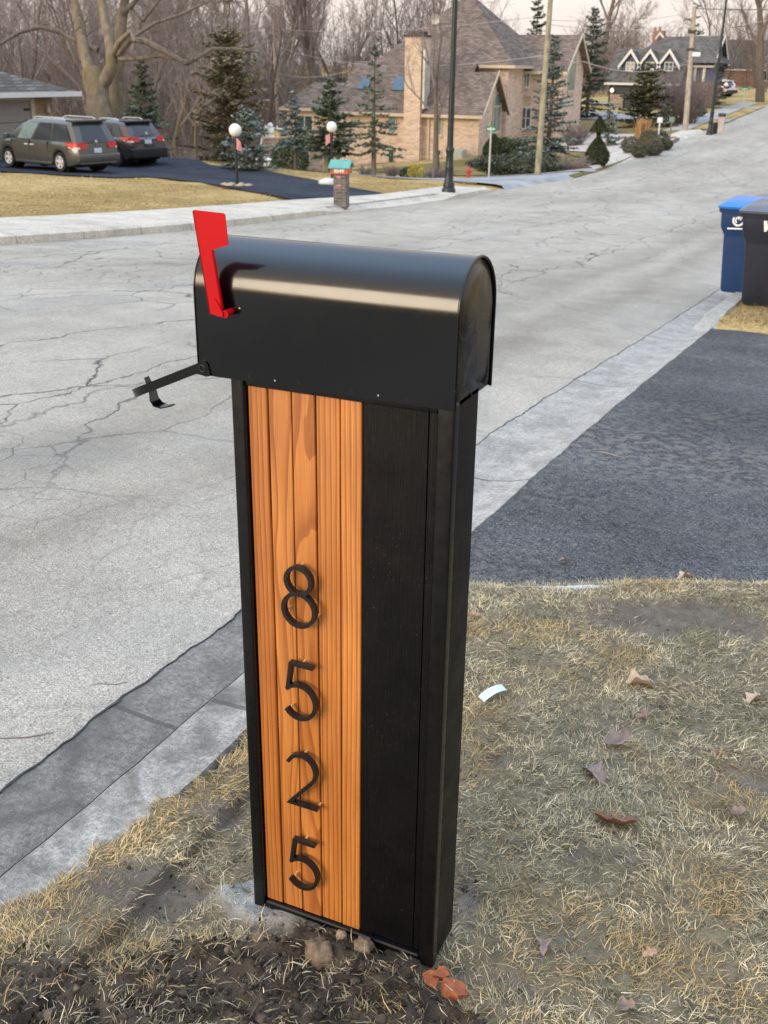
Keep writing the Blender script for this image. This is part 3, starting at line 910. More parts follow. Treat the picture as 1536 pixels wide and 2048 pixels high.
def soil_masks(x, y):
    """dark dug soil, pale clay by the post, bare mud patches (0..1 each)"""
    w = (vnoise(x, y, 9, 3) - .5) * 2
    w2 = (vnoise(x, y, 30, 8) - .5) * 2
    dark = np.maximum.reduce([1.25 - blob(x, y, 430, 1985, .30, .13, .42), 1.25 - blob(x, y, 130, 2050, .34, .16, .4), 1.2 - blob(x, y, 760, 1975, .26, .10, -.35), 1.0 - blob(x, y, 700, 2060, .26, .1, .2)])
    dark = np.clip((dark - .18 + .65 * w + .35 * w2) * 1.8, 0, 1)
    clay = np.maximum(1.1 - blob(x, y, 548, 1812, .135, .075, .25), .9 - blob(x, y, 640, 1880, .12, .05, -.2))
    clay = np.clip((clay + .35 * w + .2 * w2) * 2.2, 0, 1) * (1 - .6 * dark)
    bare = np.maximum.reduce([1.0 - blob(x, y, 290, 1790, .16, .07, .4), .9 - blob(x, y, 430, 1640, .10, .05, .4), .95 - blob(x, y, 1350, 1235, .36, .15, .5), 1.5 - blob(x, y, 1110, 1160, .20, .06, .45),
                              .8 - blob(x, y, 1330, 1420, .14, .05, .4), .8 - blob(x, y, 1500, 1560, .14, .08, .3), .8 - blob(x, y, 930, 1800, .05, .14, .3), .7 - blob(x, y, 1210, 1710, .10, .05, .4), .7 - blob(x, y, 980, 1960, .16, .06, .3),
                              .8 - blob(x, y, 1000, 1530, .10, .05, .4)])
    bare = np.clip((bare + .75 * w + .3 * w2 - .05) * 1.6, 0, 1)
    gen = np.clip((vnoise(x, y, 5, 21) - .60) * 5, 0, 1)
    bare = np.maximum(bare, .45 * gen)
    return dark, clay, bare * (1 - dark)


def lawn_edge(y, x=0):
    y = np.asarray(y, float)
    return -.715 - .10 * ss(.45, -.35, y) + .018 * np.sin(y * 9) * np.sin(y * 23 + 1) + .012 * np.sin(y * 61)


def lawn_z(x, y):
    dark, clay, bare = soil_masks(x, y)
    z = prof(y) + .1
    z = z + (vnoise(x, y, 7, 30, 4) - .5) * .035 + (vnoise(x, y, 45, 50, 3) - .5) * .012
    z = z + dark * ((vnoise(x, y, 26, 60, 4) - .42) * .075 + .008) + clay * (.022 + (vnoise(x, y, 22, 66, 4) - .5) * .03)
    z = z - .012 * bare
    # level with the kerb, and just under the driveway at its edge
    k = ss(-.70, -.5, x); z = (pz_v(y) + .1 - .008) * (1 - k) + z * k
    ed = lawn_edge(y, x)
    z = np.where(x < -.66, pz_v(y) + .122 + .010 * (vnoise(x, y, 60, 4, 2) - .5), z) if False else z
    kk = ss(-.012, .02, x - ed); z = np.where(x < -.60, (pz_v(y) + .06) * (1 - kk) + np.maximum(z, pz_v(y) + .124) * kk, z)
    e = ss(.02, .25, near_edge(x) - y); z = np.where(y > near_edge(x) - .25, (prof(y) + .02) * (1 - e) + z * e, z)
    # the post stands free of the mound
    inside = ss(.05, -.01, np.maximum(np.abs(x + .195) - .195, np.abs(y - .055) - .055))
    return z * (1 - inside) + np.minimum(z, .012) * inside


pz_v = prof


def near_lawn():
    xs = np.concatenate([np.arange(-.86, 1.15, .0085), np.arange(1.15, 6, .12)])
    ys = np.concatenate([np.arange(-2.1, -.75, .09), np.arange(-.75, 2.75, .0085), np.arange(2.75, 5.2, .12)])
    X, Y = np.meshgrid(xs, ys)
    keep = (Y < near_edge(X) + .02)
    Z = lawn_z(X, Y)
    dark, clay, bare = soil_masks(X, Y)
    n = vnoise(X, Y, 40, 90, 4)[..., None]; n2 = vnoise(X, Y, 6, 95, 4)[..., None]
    base = np.array([.150, .126, .083]) * (.4 + 1.2 * n)
    mud = (np.array([.15, .125, .10]) * (.5 + 1.0 * n2)) * (.7 + .6 * n)
    pale = np.array([.50, .485, .455]) * (.75 + .5 * n)
    pale_k = np.clip(1.5 - blob(X, Y, 1130, 1162, .17, .045, .45) + (n2[..., 0] - .5) * 1.6, 0, 1)[..., None]
    mud = mud * (1 - pale_k) + pale * pale_k
    clayc = np.array([.30, .29, .26]) * (.65 + .7 * n)
    soil = np.array([.066, .053, .041]) * (.35 + 1.3 * n)
    c = base * (1 - bare[..., None]) + mud * bare[..., None]
    c = c * (1 - clay[..., None]) + clayc * clay[..., None]
    c = c * (1 - dark[..., None]) + soil * dark[..., None]
    nx, ny = len(xs), len(ys)
    i = (np.arange(nx - 1)[None, :] + (np.arange(ny - 1) * nx)[:, None])
    kq = keep[:-1, :-1] & keep[1:, 1:]
    i = i[kq]
    faces = np.stack([i, i + 1, i + nx + 1, i + nx], 1)
    used = np.unique(faces); remap = np.full(nx * ny, -1); remap[used] = np.arange(len(used))
    V = np.stack([X.ravel(), Y.ravel(), Z.ravel()], 1)[used]
    return raw_mesh('lawn', V, remap[faces], c.reshape(-1, 3)[used], M['soilv'], True)


def raw_mesh(name, V, Fq, C, mat, smooth=False):
    me = bpy.data.meshes.new(name)
    k = Fq.shape[1]
    me.vertices.add(len(V)); me.vertices.foreach_set('co', np.ascontiguousarray(V, np.float32).ravel())
    me.loops.add(Fq.size); me.loops.foreach_set('vertex_index', np.ascontiguousarray(Fq, np.int32).ravel())
    me.polygons.add(len(Fq)); me.polygons.foreach_set('loop_start', np.arange(0, Fq.size, k, dtype=np.int32))
    me.polygons.foreach_set('loop_total', np.full(len(Fq), k, np.int32)) if False else None
    me.update(calc_edges=True)
    if C is not None:
        a = me.color_attributes.new('Col', 'FLOAT_COLOR', 'POINT')
        a.data.foreach_set('color', np.hstack([C, np.ones((len(C), 1))]).astype(np.float32).ravel())
    if smooth: me.polygons.foreach_set('use_smooth', np.ones(len(Fq), bool))
    me.materials.append(mat)
    me.validate()
    o = bpy.data.objects.new(name, me); COL.objects.link(o)
    return o


near_lawn()['kind'] = 'structure'


# grass blades: bent strips of two quads
def blades(name, x, y, z, L, W, lean, az, cols, seed):
    n = len(x)
    r = np.random.default_rng(seed)
    d = np.stack([np.cos(az), np.sin(az), np.zeros(n)], 1)
    s = np.stack([-np.sin(az), np.cos(az), np.zeros(n)], 1)
    b0 = np.stack([x, y, z], 1)
    curl = r.normal(0, .35, n)
    up1 = np.cos(lean)[:, None]; ho1 = np.sin(lean)[:, None]
    l2 = np.clip(lean + r.normal(.25, .3, n), 0, 1.95)
    az2 = az + curl
    d2 = np.stack([np.cos(az2), np.sin(az2), np.zeros(n)], 1)
    p1 = b0 + (d * ho1 + np.array([0, 0, 1]) * up1) * (L * .5)[:, None]
    p2 = p1 + (d2 * np.sin(l2)[:, None] + np.array([0, 0, 1]) * np.cos(l2)[:, None]) * (L * .5)[:, None]
    p1[:, 2] = np.maximum(p1[:, 2], z + .002); p2[:, 2] = np.maximum(p2[:, 2], z + .001 + .004 * r.random(n))
    w = W[:, None] * .5
    tw = r.normal(0, .5, n)[:, None]
    s1 = s + np.array([0, 0, 1]) * tw
    V = np.stack([b0 - s1 * w, b0 + s1 * w, p1 + s1 * w * .9, p1 - s1 * w * .9, p2 + s * w * .25, p2 - s * w * .25], 1).reshape(-1, 3)
    o = (np.arange(n) * 6)[:, None]
    Fq = np.concatenate([o + np.array([0, 1, 2, 3]), o + np.array([3, 2, 4, 5])], 0)
    C = np.repeat(cols, 6, axis=0)
    return raw_mesh(name, V, Fq, C, M['grass'])


STRAW = np.array([[.47, .39, .245], [.56, .48, .32], [.39, .32, .19], [.33, .285, .19], [.42, .30, .15], [.28, .26, .15], [.23, .235, .115], [.38, .35, .275], [.62, .56, .42]])


def near_grass():
    r = np.random.default_rng(5)
    n = 800000
    x = r.uniform(-.86, 1.35, n); y = r.uniform(-.85, 2.75, n)
    ok = (x > lawn_edge(y) + .004) & (y < 1e9)
    ok &= y < near_edge(x) - .02 - .08 * vnoise(x, y, 14, 3)
    ok &= ~((np.abs(x + .195) < .197) & (np.abs(y - .055) < .057))
    x, y = x[ok], y[ok]
    # only where the frame can see it, and some way round
    q = np.stack([x, y, prof(y) + .1], 1) - CAM
    q = q @ RM.T
    u = F * q[:, 0] / q[:, 2] + 768; v = F * q[:, 1] / q[:, 2] + 1024
    ok = (q[:, 2] > .5) & (u > -500) & (u < 2000) & (v < 2500)
    x, y = x[ok], y[ok]
    dark, clay, bare = soil_masks(x, y)
    tuft = vnoise(x, y, 16, 70, 3)
    dens = (1 - .74 * dark) * (1 - .90 * clay) * (1 - .80 * bare) * np.clip(.25 + 1.6 * (tuft - .28), .10, 1)
    kerbrow = np.exp(-((x - lawn_edge(y) - .05) / .06) ** 2)
    dens = np.clip(dens + .5 * kerbrow, 0, 1)
    ok = r.random(len(x)) < dens
    x, y, dark, bare, tuft, kerbrow = x[ok], y[ok], dark[ok], bare[ok], tuft[ok], kerbrow[ok]
    n = len(x)
    z = lawn_z(x, y) - .003
    L = np.clip(r.gamma(6, .0043, n), .012, .062) * (1 - .35 * bare)
    W = r.uniform(.0008, .0019, n)
    comb = vnoise(x, y, 3.2, 120, 2) * 9 + vnoise(x, y, 11, 121, 2) * 5
    az = comb + r.normal(0, 1.15, n)
    lean = np.clip(r.normal(1.36, .28, n), .1, 1.57)
    up = r.random(n) < (.045 + .06 * kerbrow); lean[up] = r.uniform(.3, 1.0, up.sum())
    hue = vnoise(x, y, 4.5, 130, 3)
    tone = vnoise(x, y, 13, 140, 3)
    idx = np.clip((r.normal(0, 1.6, n) + hue * 14 - 2.8), 0, 8.999).astype(int)
    pal = STRAW[[4, 2, 0, 1, 8, 1, 7, 3, 6]]
    g5 = r.random(n) < .10
    C = pal[idx]
    C[g5] = STRAW[5]
    golden = np.clip(kerbrow + np.clip(1.2 - blob(x, y, 1060, 1265, .25, .10, .45), 0, 1), 0, 1)[:, None]
    C = C * (1 - .6 * golden) + np.array([.52, .37, .16]) * .6 * golden
    C = C * r.uniform(.62, 1.32, n)[:, None] * (.80 + .62 * tone)[:, None]
    C = C * (1 - .35 * bare)[:, None] * np.array([1.13, 1.07, .97])
    th = r.random(n) < .42                                  # old brown thatch lying flat under the pale blades
    C[th] = C[th] * .25 + np.array([.155, .125, .077]) * r.uniform(.45, 1.15, (th.sum(), 1)) * .75
    lean[th] = r.uniform(1.42, 1.57, th.sum()); W[th] *= 1.25
    o = blades('dry_grass', x, y, z, L, W, lean, az, C, 6)
    tag(o, 'matted straw-coloured winter grass around the black mailbox post', 'grass', kind='stuff')
    # the patch under the bins
    n = 9000
    x = r.uniform(-.72, 2.0, n); y = r.uniform(9.2, 15.0, n)
    C = STRAW[r.integers(0, 5, n)] * r.uniform(.45, .95, n)[:, None] * np.array([.95, .82, .62])
    o = blades('dry_grass', x, y, prof(y) + .085, r.uniform(.04, .11, n), r.uniform(.004, .008, n), np.clip(r.normal(1.0, .4, n), .1, 1.5), r.uniform(0, 6.3, n), C, 9)
    tag(o, 'brown dead grass under the two wheeled bins', 'grass', kind='stuff')


near_grass()
mb = grid_sheet(np.arange(-.735, 4.2, .1), np.arange(8.9, 60, .1), lambda x, y: prof(y) - .10 + .19 * ss(8.95, 9.45, y) + .03 * (vnoise(x, y, 2.5, 7) - .5))
struct('lawn', mb, M['lawn'])


def soil_clods():
    r = np.random.default_rng(77)
    n = 11000
    x = r.uniform(-.72, .35, n); y = r.uniform(-.8, .35, n)
    dark, clay, bare = soil_masks(x, y)
    ok = (r.random(n) < np.clip(dark + .10 * clay + .05 * bare, 0, 1)) & ~((np.abs(x + .195) < .21) & (np.abs(y - .055) < .07))
    x, y = x[ok], y[ok]; n = len(x)
    z = lawn_z(x, y)
    bm = bmesh.new(); bmesh.ops.create_icosphere(bm, subdivisions=1, radius=1.0)
    bv = np.array([q.co[:] for q in bm.verts]); bm.verts.index_update(); bf = np.array([[q.index for q in f.verts] for f in bm.faces]); bm.free()
    s = np.clip(r.gamma(1.6, .0016, n), .0010, .013)
    Vs = bv[None] * (1 + r.normal(0, .34, (n, len(bv), 1))) * s[:, None, None] * r.uniform(.6, 1.25, (n, 1, 3))
    Vs = Vs + np.stack([x, y, z + s * .25], 1)[:, None, :]
    C = np.array([.075, .060, .047]) * r.uniform(.4, 1.7, (n, 1)); k = r.random(n) < .03
    C[k] = np.array([.38, .28, .19]) * r.uniform(.5, 1.1, (k.sum(), 1))
    C = np.repeat(C, len(bv), 0)
    Fq = (bf[None] + (np.arange(n) * len(bv))[:, None, None]).reshape(-1, 3)
    o = raw_mesh('soil_clods', Vs.reshape(-1, 3), Fq, C, M['clod'])
    tag(o, 'crumbly dark soil dug up in front of the mailbox post', 'soil', kind='stuff')


soil_clods()


# ------------------------------------------------------------------ the mailbox
def arch(y0, y1, z0, zs, n=20, flat=0.0):
    """outline (y,z) of a rural mailbox: straight walls to zs, half round above"""
    r = (y1 - y0) / 2; c = (y0 + y1) / 2
    return [(y0, z0)] + [(c - r * math.cos(math.pi * i / n), zs + r * math.sin(math.pi * i / n)) for i in range(n + 1)] + [(y1, z0)]


def mailbox():
    T = thing('mailbox', 'black roadside mailbox with raised red flag on a post clad in orange wood', 'mailbox', (-.195, .055, 0))
    P = T
    # post carcass
    mb = MB(); mb.box(-.387, -.003, .021, .112, .004, 1.112, .004); body = obj('post_body', mb, M['post'], P, 30)
    # trim frame: rounded mouldings
    mb = MB()
    mb.box(-.3900, -.3655, -.001, .0205, .002, 1.108, .005)
    mb.box(-.0285, 0.0, -.001, .0205, .002, 1.108, .005)
    mb.box(-.3650, -.0290, .000, .0205, .003, .0225, .007)
    mb.box(-.3650, -.0290, .004, .0205, 1.090, 1.107, .003)
    obj('trim_frame', mb, M['trim'], P, 30)
    mb = MB(); mb.box(-.045, -.030, .0105, .020, .024, 1.089, .002)
    obj('trim_strip', mb, M['post'], P, 30)
    mb = MB(); mb.box(-.1555, -.0465, .0110, .0205, .0235, 1.0895, .001)
    obj('side_panel', mb, M['post'], P, 30)
    xs = [-.3645, -.3270, -.2830, -.2398, -.1957, -.1565]
    for i in range(5):
        mb = MB(); mb.box(xs[i] + .0013, xs[i + 1] - .0013, .0085 + (.0012 if i % 2 else 0), .0205, .0235, 1.0895, .0022)
        obj('wood_plank', mb, M['wood'], P, 30)
    # numbers
    yf0, yf1 = -.0125, -.0015
    w = .0072

    def circ(cx, cz, rx, rz, a0, a1, n=28):
        return [(cx + rx * math.cos(math.radians(a0 + (a1 - a0) * i / n)), cz + rz * math.sin(math.radians(a0 + (a1 - a0) * i / n))) for i in range(n + 1)]

    def eight(cx, z0):
        mb = MB()
        mb.sweep(circ(cx, z0 + .0365, .0315, .0325, 90, 450, 36)[:-1], w, yf0, yf1, True)
        mb.sweep(circ(cx, z0 + .0945, .0250, .0262, 90, 450, 32)[:-1], w, yf0 - .0002, yf1 + .0002, True)
        return mb, [(cx, z0 + .121), (cx - .0285, z0 + .028), (cx + .0300, z0 + .024)]

    def five(cx, z0):
        mb = MB()
        mb.sweep([(cx + .0265, z0 + .1205), (cx - .0195, z0 + .1205), (cx - .0275, z0 + .066)], w, yf0, yf1)
        mb.sweep([(cx - .0300, z0 + .0635)] + circ(cx - .0035, z0 + .0405, .0335, .0360, 128, -146, 40), w, yf0 - .0002, yf1 + .0002)
        return mb, [(cx, z0 + .121), (cx - .0265, z0 + .020)]

    def two(cx, z0):
        mb = MB()
        arc = circ(cx - .002, z0 + .088, .0305, .0340, 158, -38, 34)
        mb.sweep(arc + [(cx - .0285, z0 + .0065), (cx + .0325, z0 + .0065)], w, yf0, yf1)
        return mb, [(cx, z0 + .1215), (cx + .0285, z0 + .0065)]

    for fn, cx, z0 in ((eight, -.2665, .6740), (five, -.2660, .4845), (two, -.2665, .2920), (five, -.2675, .0960)):
        mbd, pins = fn(cx, z0)
        mbd.v = [(cx + (x - cx) * .955, y, z0 + (z - z0) * .955) for x, y, z in mbd.v]; pins = [(cx + (x - cx) * .955, z0 + (z - z0) * .955) for x, z in pins]
        d = obj('house_number', mbd, M['digit'], P, 35)
        d['label'] = 'thin black metal number ' + {'eight': '8', 'five': '5', 'two': '2'}[fn.__name__] + ' standing off the wood on brass pins'
        for (x, z) in pins:
            pb = MB(); pb.tube([(x, yf1 + .0002, z), (x, .0105, z)], .0023, 8)
            obj('pin', pb, M['brass'], d, 60)
    # mailbox shell
    X0, X1, Y0, Y1, Z0, ZS = -.4500, .0015, -.003, .1545, 1.100, 1.2352
    prof_o = arch(Y0, Y1, Z0, ZS, 36)
    prof_i = arch(Y0 + .0012, Y1 - .0012, Z0 + .0012, ZS, 36)
    n = len(prof_o)
    mb = MB()
    lx = [X0, X0 + .004, X1 - .004, X1]
    vs = [(x, y, z) for x in lx for (y, z) in prof_o]
    fs = []
    for k in range(len(lx) - 1):
        for i in range(n - 1):
            fs.append((k * n + i, k * n + i + 1, (k + 1) * n + i + 1, (k + 1) * n + i))
    mb.add(vs, fs)
    vs = [(x, y, z) for x in (X0, X1) for (y, z) in prof_i]
    fs = [(i, n + i, n + i + 1, i + 1) for i in range(n - 1)]
    mb.add(vs, fs)
    # floor
    mb.box(X0 + .002, X1 - .004, Y0 + .002, Y1 - .002, Z0 + .010, Z0 + .0115)
    sh = obj('shell', mb, M['enamel'], P, 50)
    # folded seam at the rear edge
    mb = MB(); mb.tube([(X1 - .001, y, z) for (y, z) in prof_o], .0026, 8); obj('rolled_seam', mb, M['enamel'], sh, 60)
    mb = MB(); mb.tube([(X0 + .002, y, z) for (y, z) in prof_o], .0016, 8); obj('front_rim', mb, M['enamel'], sh, 60)
    # notch of the front lower corner is the door's hinge ear; rivet holes along the skirt
    for x in (-.3513, -.3044, -.2594, -.1687, -.1239, -.0775):
        hb = MB(); hb.tube([(x, Y0 - .0006, 1.1088), (x, Y0 + .001, 1.1088)], .0026, 12)
        obj('screw_hole', hb, M['hole'], sh)
    hb = MB(); hb.tube([(X1 + .0016, .062, 1.1085), (X1 + .0004, .062, 1.1085)], .0026, 12); obj('screw_hole', hb, M['hole'], sh)
    for x in (-.3044, -.1239):
        hb = MB(); hb.tube([(x, Y0 - .0016, 1.1080), (x, Y0 + .001, 1.1080)], [.0012, .0019], 12)
        obj('screw', hb, M['galv'], sh, 40)
    # rear cap, slightly recessed and dished
    mb = MB()
    rings = [(1.0, X1 - .0045), (.93, X1 - .0045), (.88, X1 - .001), (.55, X1 + .0008), (.0, X1 + .0012)]
    cy, cz = (Y0 + Y1) / 2, 1.19
    vs = []; fs = []
    pp = arch(Y0 + .0015, Y1 - .0015, Z0 + .001, ZS - .0005, 36)
    for s_, x in rings:
        vs += [(x, cy + (y - cy) * s_, cz + (z - cz) * s_) for (y, z) in pp]
    for k in range(len(rings) - 1):
        for i in range(n):
            j = (i + 1) % n
            fs.append((k * n + i, k * n + j, (k + 1) * n + j, (k + 1) * n + i))
    mb.add(vs, fs)
    obj('rear_cap', mb, M['smudge'], P, 60)
    # the dark inside is seen through the open door: door hinged at the bottom front
    hx, hz = -.4440, 1.1090
    th = math.radians(24.2)
    d = Vector((-math.cos(th), 0, -math.sin(th))); nrm = Vector((-math.sin(th), 0, math.cos(th)))     # nrm: inner face
    Ld = .196; rr = (Y1 - Y0) / 2 - .001; zs_ = Ld - rr
    outl = [(Y0 + .001, .006)] + [((Y0 + Y1) / 2 - rr * math.cos(math.pi * i / 28), zs_ + rr * math.sin(math.pi * i / 28)) for i in range(29)] + [(Y1 - .001, .006)]

    def dp(y, l, h): return Vector((hx, y, hz)) + d * l + nrm * h
    mb = MB(); m = len(outl)
    fl = -.0045, .0100
    inn = [((Y0 + Y1) / 2 + (y - (Y0 + Y1) / 2) * .955, .1 + (l - .1) * .965) for (y, l) in outl]
    vs = [dp(y, l, fl[0]) for y, l in outl] + [dp(y, l, fl[1]) for y, l in outl] + [dp(y, l, fl[1]) for y, l in inn] + [dp(y, l, fl[0] + .002) for y, l in inn]
    fs = [tuple(range(m))] + [(k * m + i, k * m + (i + 1) % m, (k + 1) * m + (i + 1) % m, (k + 1) * m + i) for k in range(3) for i in range(m)] + [tuple(range(3 * m, 4 * m))]
    mb.add(vs, fs)
    door = obj('door', mb, M['enamel'], P, 40); door['label'] = 'open mailbox door hanging down below level, seen edge-on'
    # hinge ear with eyelet
    mb = MB()
    ear = [(-.4385 + .0125 * math.cos(math.radians(a)), 1.1120 + .0125 * math.sin(math.radians(a))) for a in range(40, 215, 12)] + [(-.4520, 1.1015), (-.4315, 1.0985), (-.4240, 1.1010)]
    mb.prism(ear, 'y', Y0 - .0028, Y0 - .0012)
    obj('hinge_ear', mb, M['enamel'], door, 40)
    mb = MB(); mb.tube([(-.4385 + .0055 * math.cos(2 * math.pi * k / 20), Y0 - .0032, 1.1115 + .0055 * math.sin(2 * math.pi * k / 20)) for k in range(20)], .0013, 8, closed=True)
    obj('eyelet', mb, M['digit'], door, 60)
    # handle: tab through the door, curled below it
    cyc = (Y0 + Y1) / 2
    mb = MB()
    path = [dp(0, .178, .021), dp(0, .178, .004), dp(0, .178, -.008), dp(0, .182, -.020), dp(0, .179, -.031), dp(0, .167, -.039), dp(0, .148, -.042)]
    wd = [.012, .014, .020, .024, .026, .024, .012]
    vs = []; fs = []
    for i, (p_, w_) in enumerate(zip(path, wd)):
        t = (path[min(i + 1, len(path) - 1)] - path[max(i - 1, 0)]).normalized()
        nn = t.cross(Vector((0, 1, 0))).normalized() * .0012
        for sgn in (-1, 1):
            vs += [p_ + Vector((0, cyc + sgn * w_ / 2, 0)) + nn, p_ + Vector((0, cyc + sgn * w_ / 2, 0)) - nn]
    for i in range(len(path) - 1):
        a, b = i * 4, i * 4 + 4
        fs += [(a, a + 2, b + 2, b), (a + 1, b + 1, b + 3, a + 3), (a, b, b + 1, a + 1), (a + 2, a + 3, b + 3, b + 2)]
    fs += [(0, 1, 3, 2)]; e_ = 4 * (len(path) - 1); fs += [(e_, e_ + 2, e_ + 3, e_ + 1)]
    mb.add(vs, fs)
    obj('handle', mb, M['enamel'], door, 50)
    # flag
    yf = -.0215
    out = [(-.4300, 1.3615), (-.4275, 1.3640), (-.3745, 1.3625), (-.3722, 1.3605), (-.3685, 1.3160), (-.3985, 1.3062), (-.3852, 1.2165), (-.3915, 1.2075), (-.4085, 1.2070)]
    mb = MB(); mb.prism(out, 'y', yf - .0009, yf + .0009)
    mb.sweep([(-.4290, 1.362), (-.4075, 1.2075)], .0012, yf - .0009, yf + .0045)        # folded stiffening lips
    mb.sweep([(-.3985, 1.306), (-.3855, 1.2175)], .0012, yf - .0009, yf + .0045)
    fl_ = obj('flag', mb, M['red'], P, 30)
    mb = MB()
    br = [(-.4055, 1.2095), (-.4060, 1.2260), (-.4020, 1.2320), (-.3965, 1.2320), (-.3930, 1.2290), (-.3825, 1.2110), (-.3830, 1.2055), (-.3905, 1.2050)]
    mb.prism(br, 'y', yf - .0032, yf - .0010)
    mb.tube([(-.3805, yf - .0005, 1.2095), (-.3805, Y0 + .001, 1.2105)], [.0062, .0050], 14)
    obj('flag_pivot', mb, M['red'], fl_, 40)
    mb = MB(); mb.tube([(-.3650, Y0 - .0006, 1.2170), (-.3650, Y0 + .001, 1.2170)], .0015, 10); obj('rivet', mb, M['galv'], sh)
    # pale scuffed concrete footing edge hidden in the soil
    mb = MB(); mb.box(-.33, -.06, .03, .10, -.12, .0035); obj('footing', mb, M['kerbm'], P)


mailbox()


# ------------------------------------------------------------------ litter on the near lawn
def leaf_mesh(seed, L=.085):
    """a dry lobed oak-like leaf, curled"""
    r = random.Random(seed)
    n = 26
    out = []
    for i in range(n + 1):
        t = i / n
        w = (math.sin(math.pi * t) ** .7) * .30 * (1 + .30 * math.sin(t * 17 + r.uniform(-.3, .3))) + .012
        out.append((t, w))
    mb = MB()
    cur = r.uniform(1.2, 2.4) * r.choice([1, -1]); cup = r.uniform(.6, 1.5)
    for (t, w) in out:
        a = cur * (t - .5)
        bx = math.sin(a) / cur * L; bz = (1 - math.cos(a)) / cur * L * r.uniform(.95, 1.05)
        for s in (-1, -.5, 0, .5, 1):
            y = s * w * L
            mb.v.append((bx, y * math.cos(cup * s * .6), abs(y) * math.sin(cup * .7) + bz + r.uniform(-.001, .001)))
    for i in range(n):
        for k in range(4):
            a = i * 5 + k
            mb.f.append((a, a + 1, a + 6, a + 5))
    return mb, (out, cur)


M['dryleaf'] = plain('dry_leaf', (.27, .17, .12), .75, .35, 60, .4, 200, .001)
M['paleleaf'] = plain('pale_dry_leaf', (.50, .36, .25), .75, .25, 60, .4, 200, .001)
M['rustleaf'] = plain('rust_leaf', (.21, .095, .050), .7, .35, 60, .4, 200, .001)
M['greyleaf'] = plain('grey_leaf', (.30, .225, .19), .8, .25, 60, .4, 200, .001)
M['brickred'] = plain('orange_brick', (.36, .11, .045), .95, .35, 90, .4, 300, .001)
M['clay'] = plain('tan_clay', (.20, .145, .095), .95, .35, 60, 1.0, 110, .004)
M['tagwhite'] = plain('pale_plastic', (.60, .68, .68), .5, .06, 20)


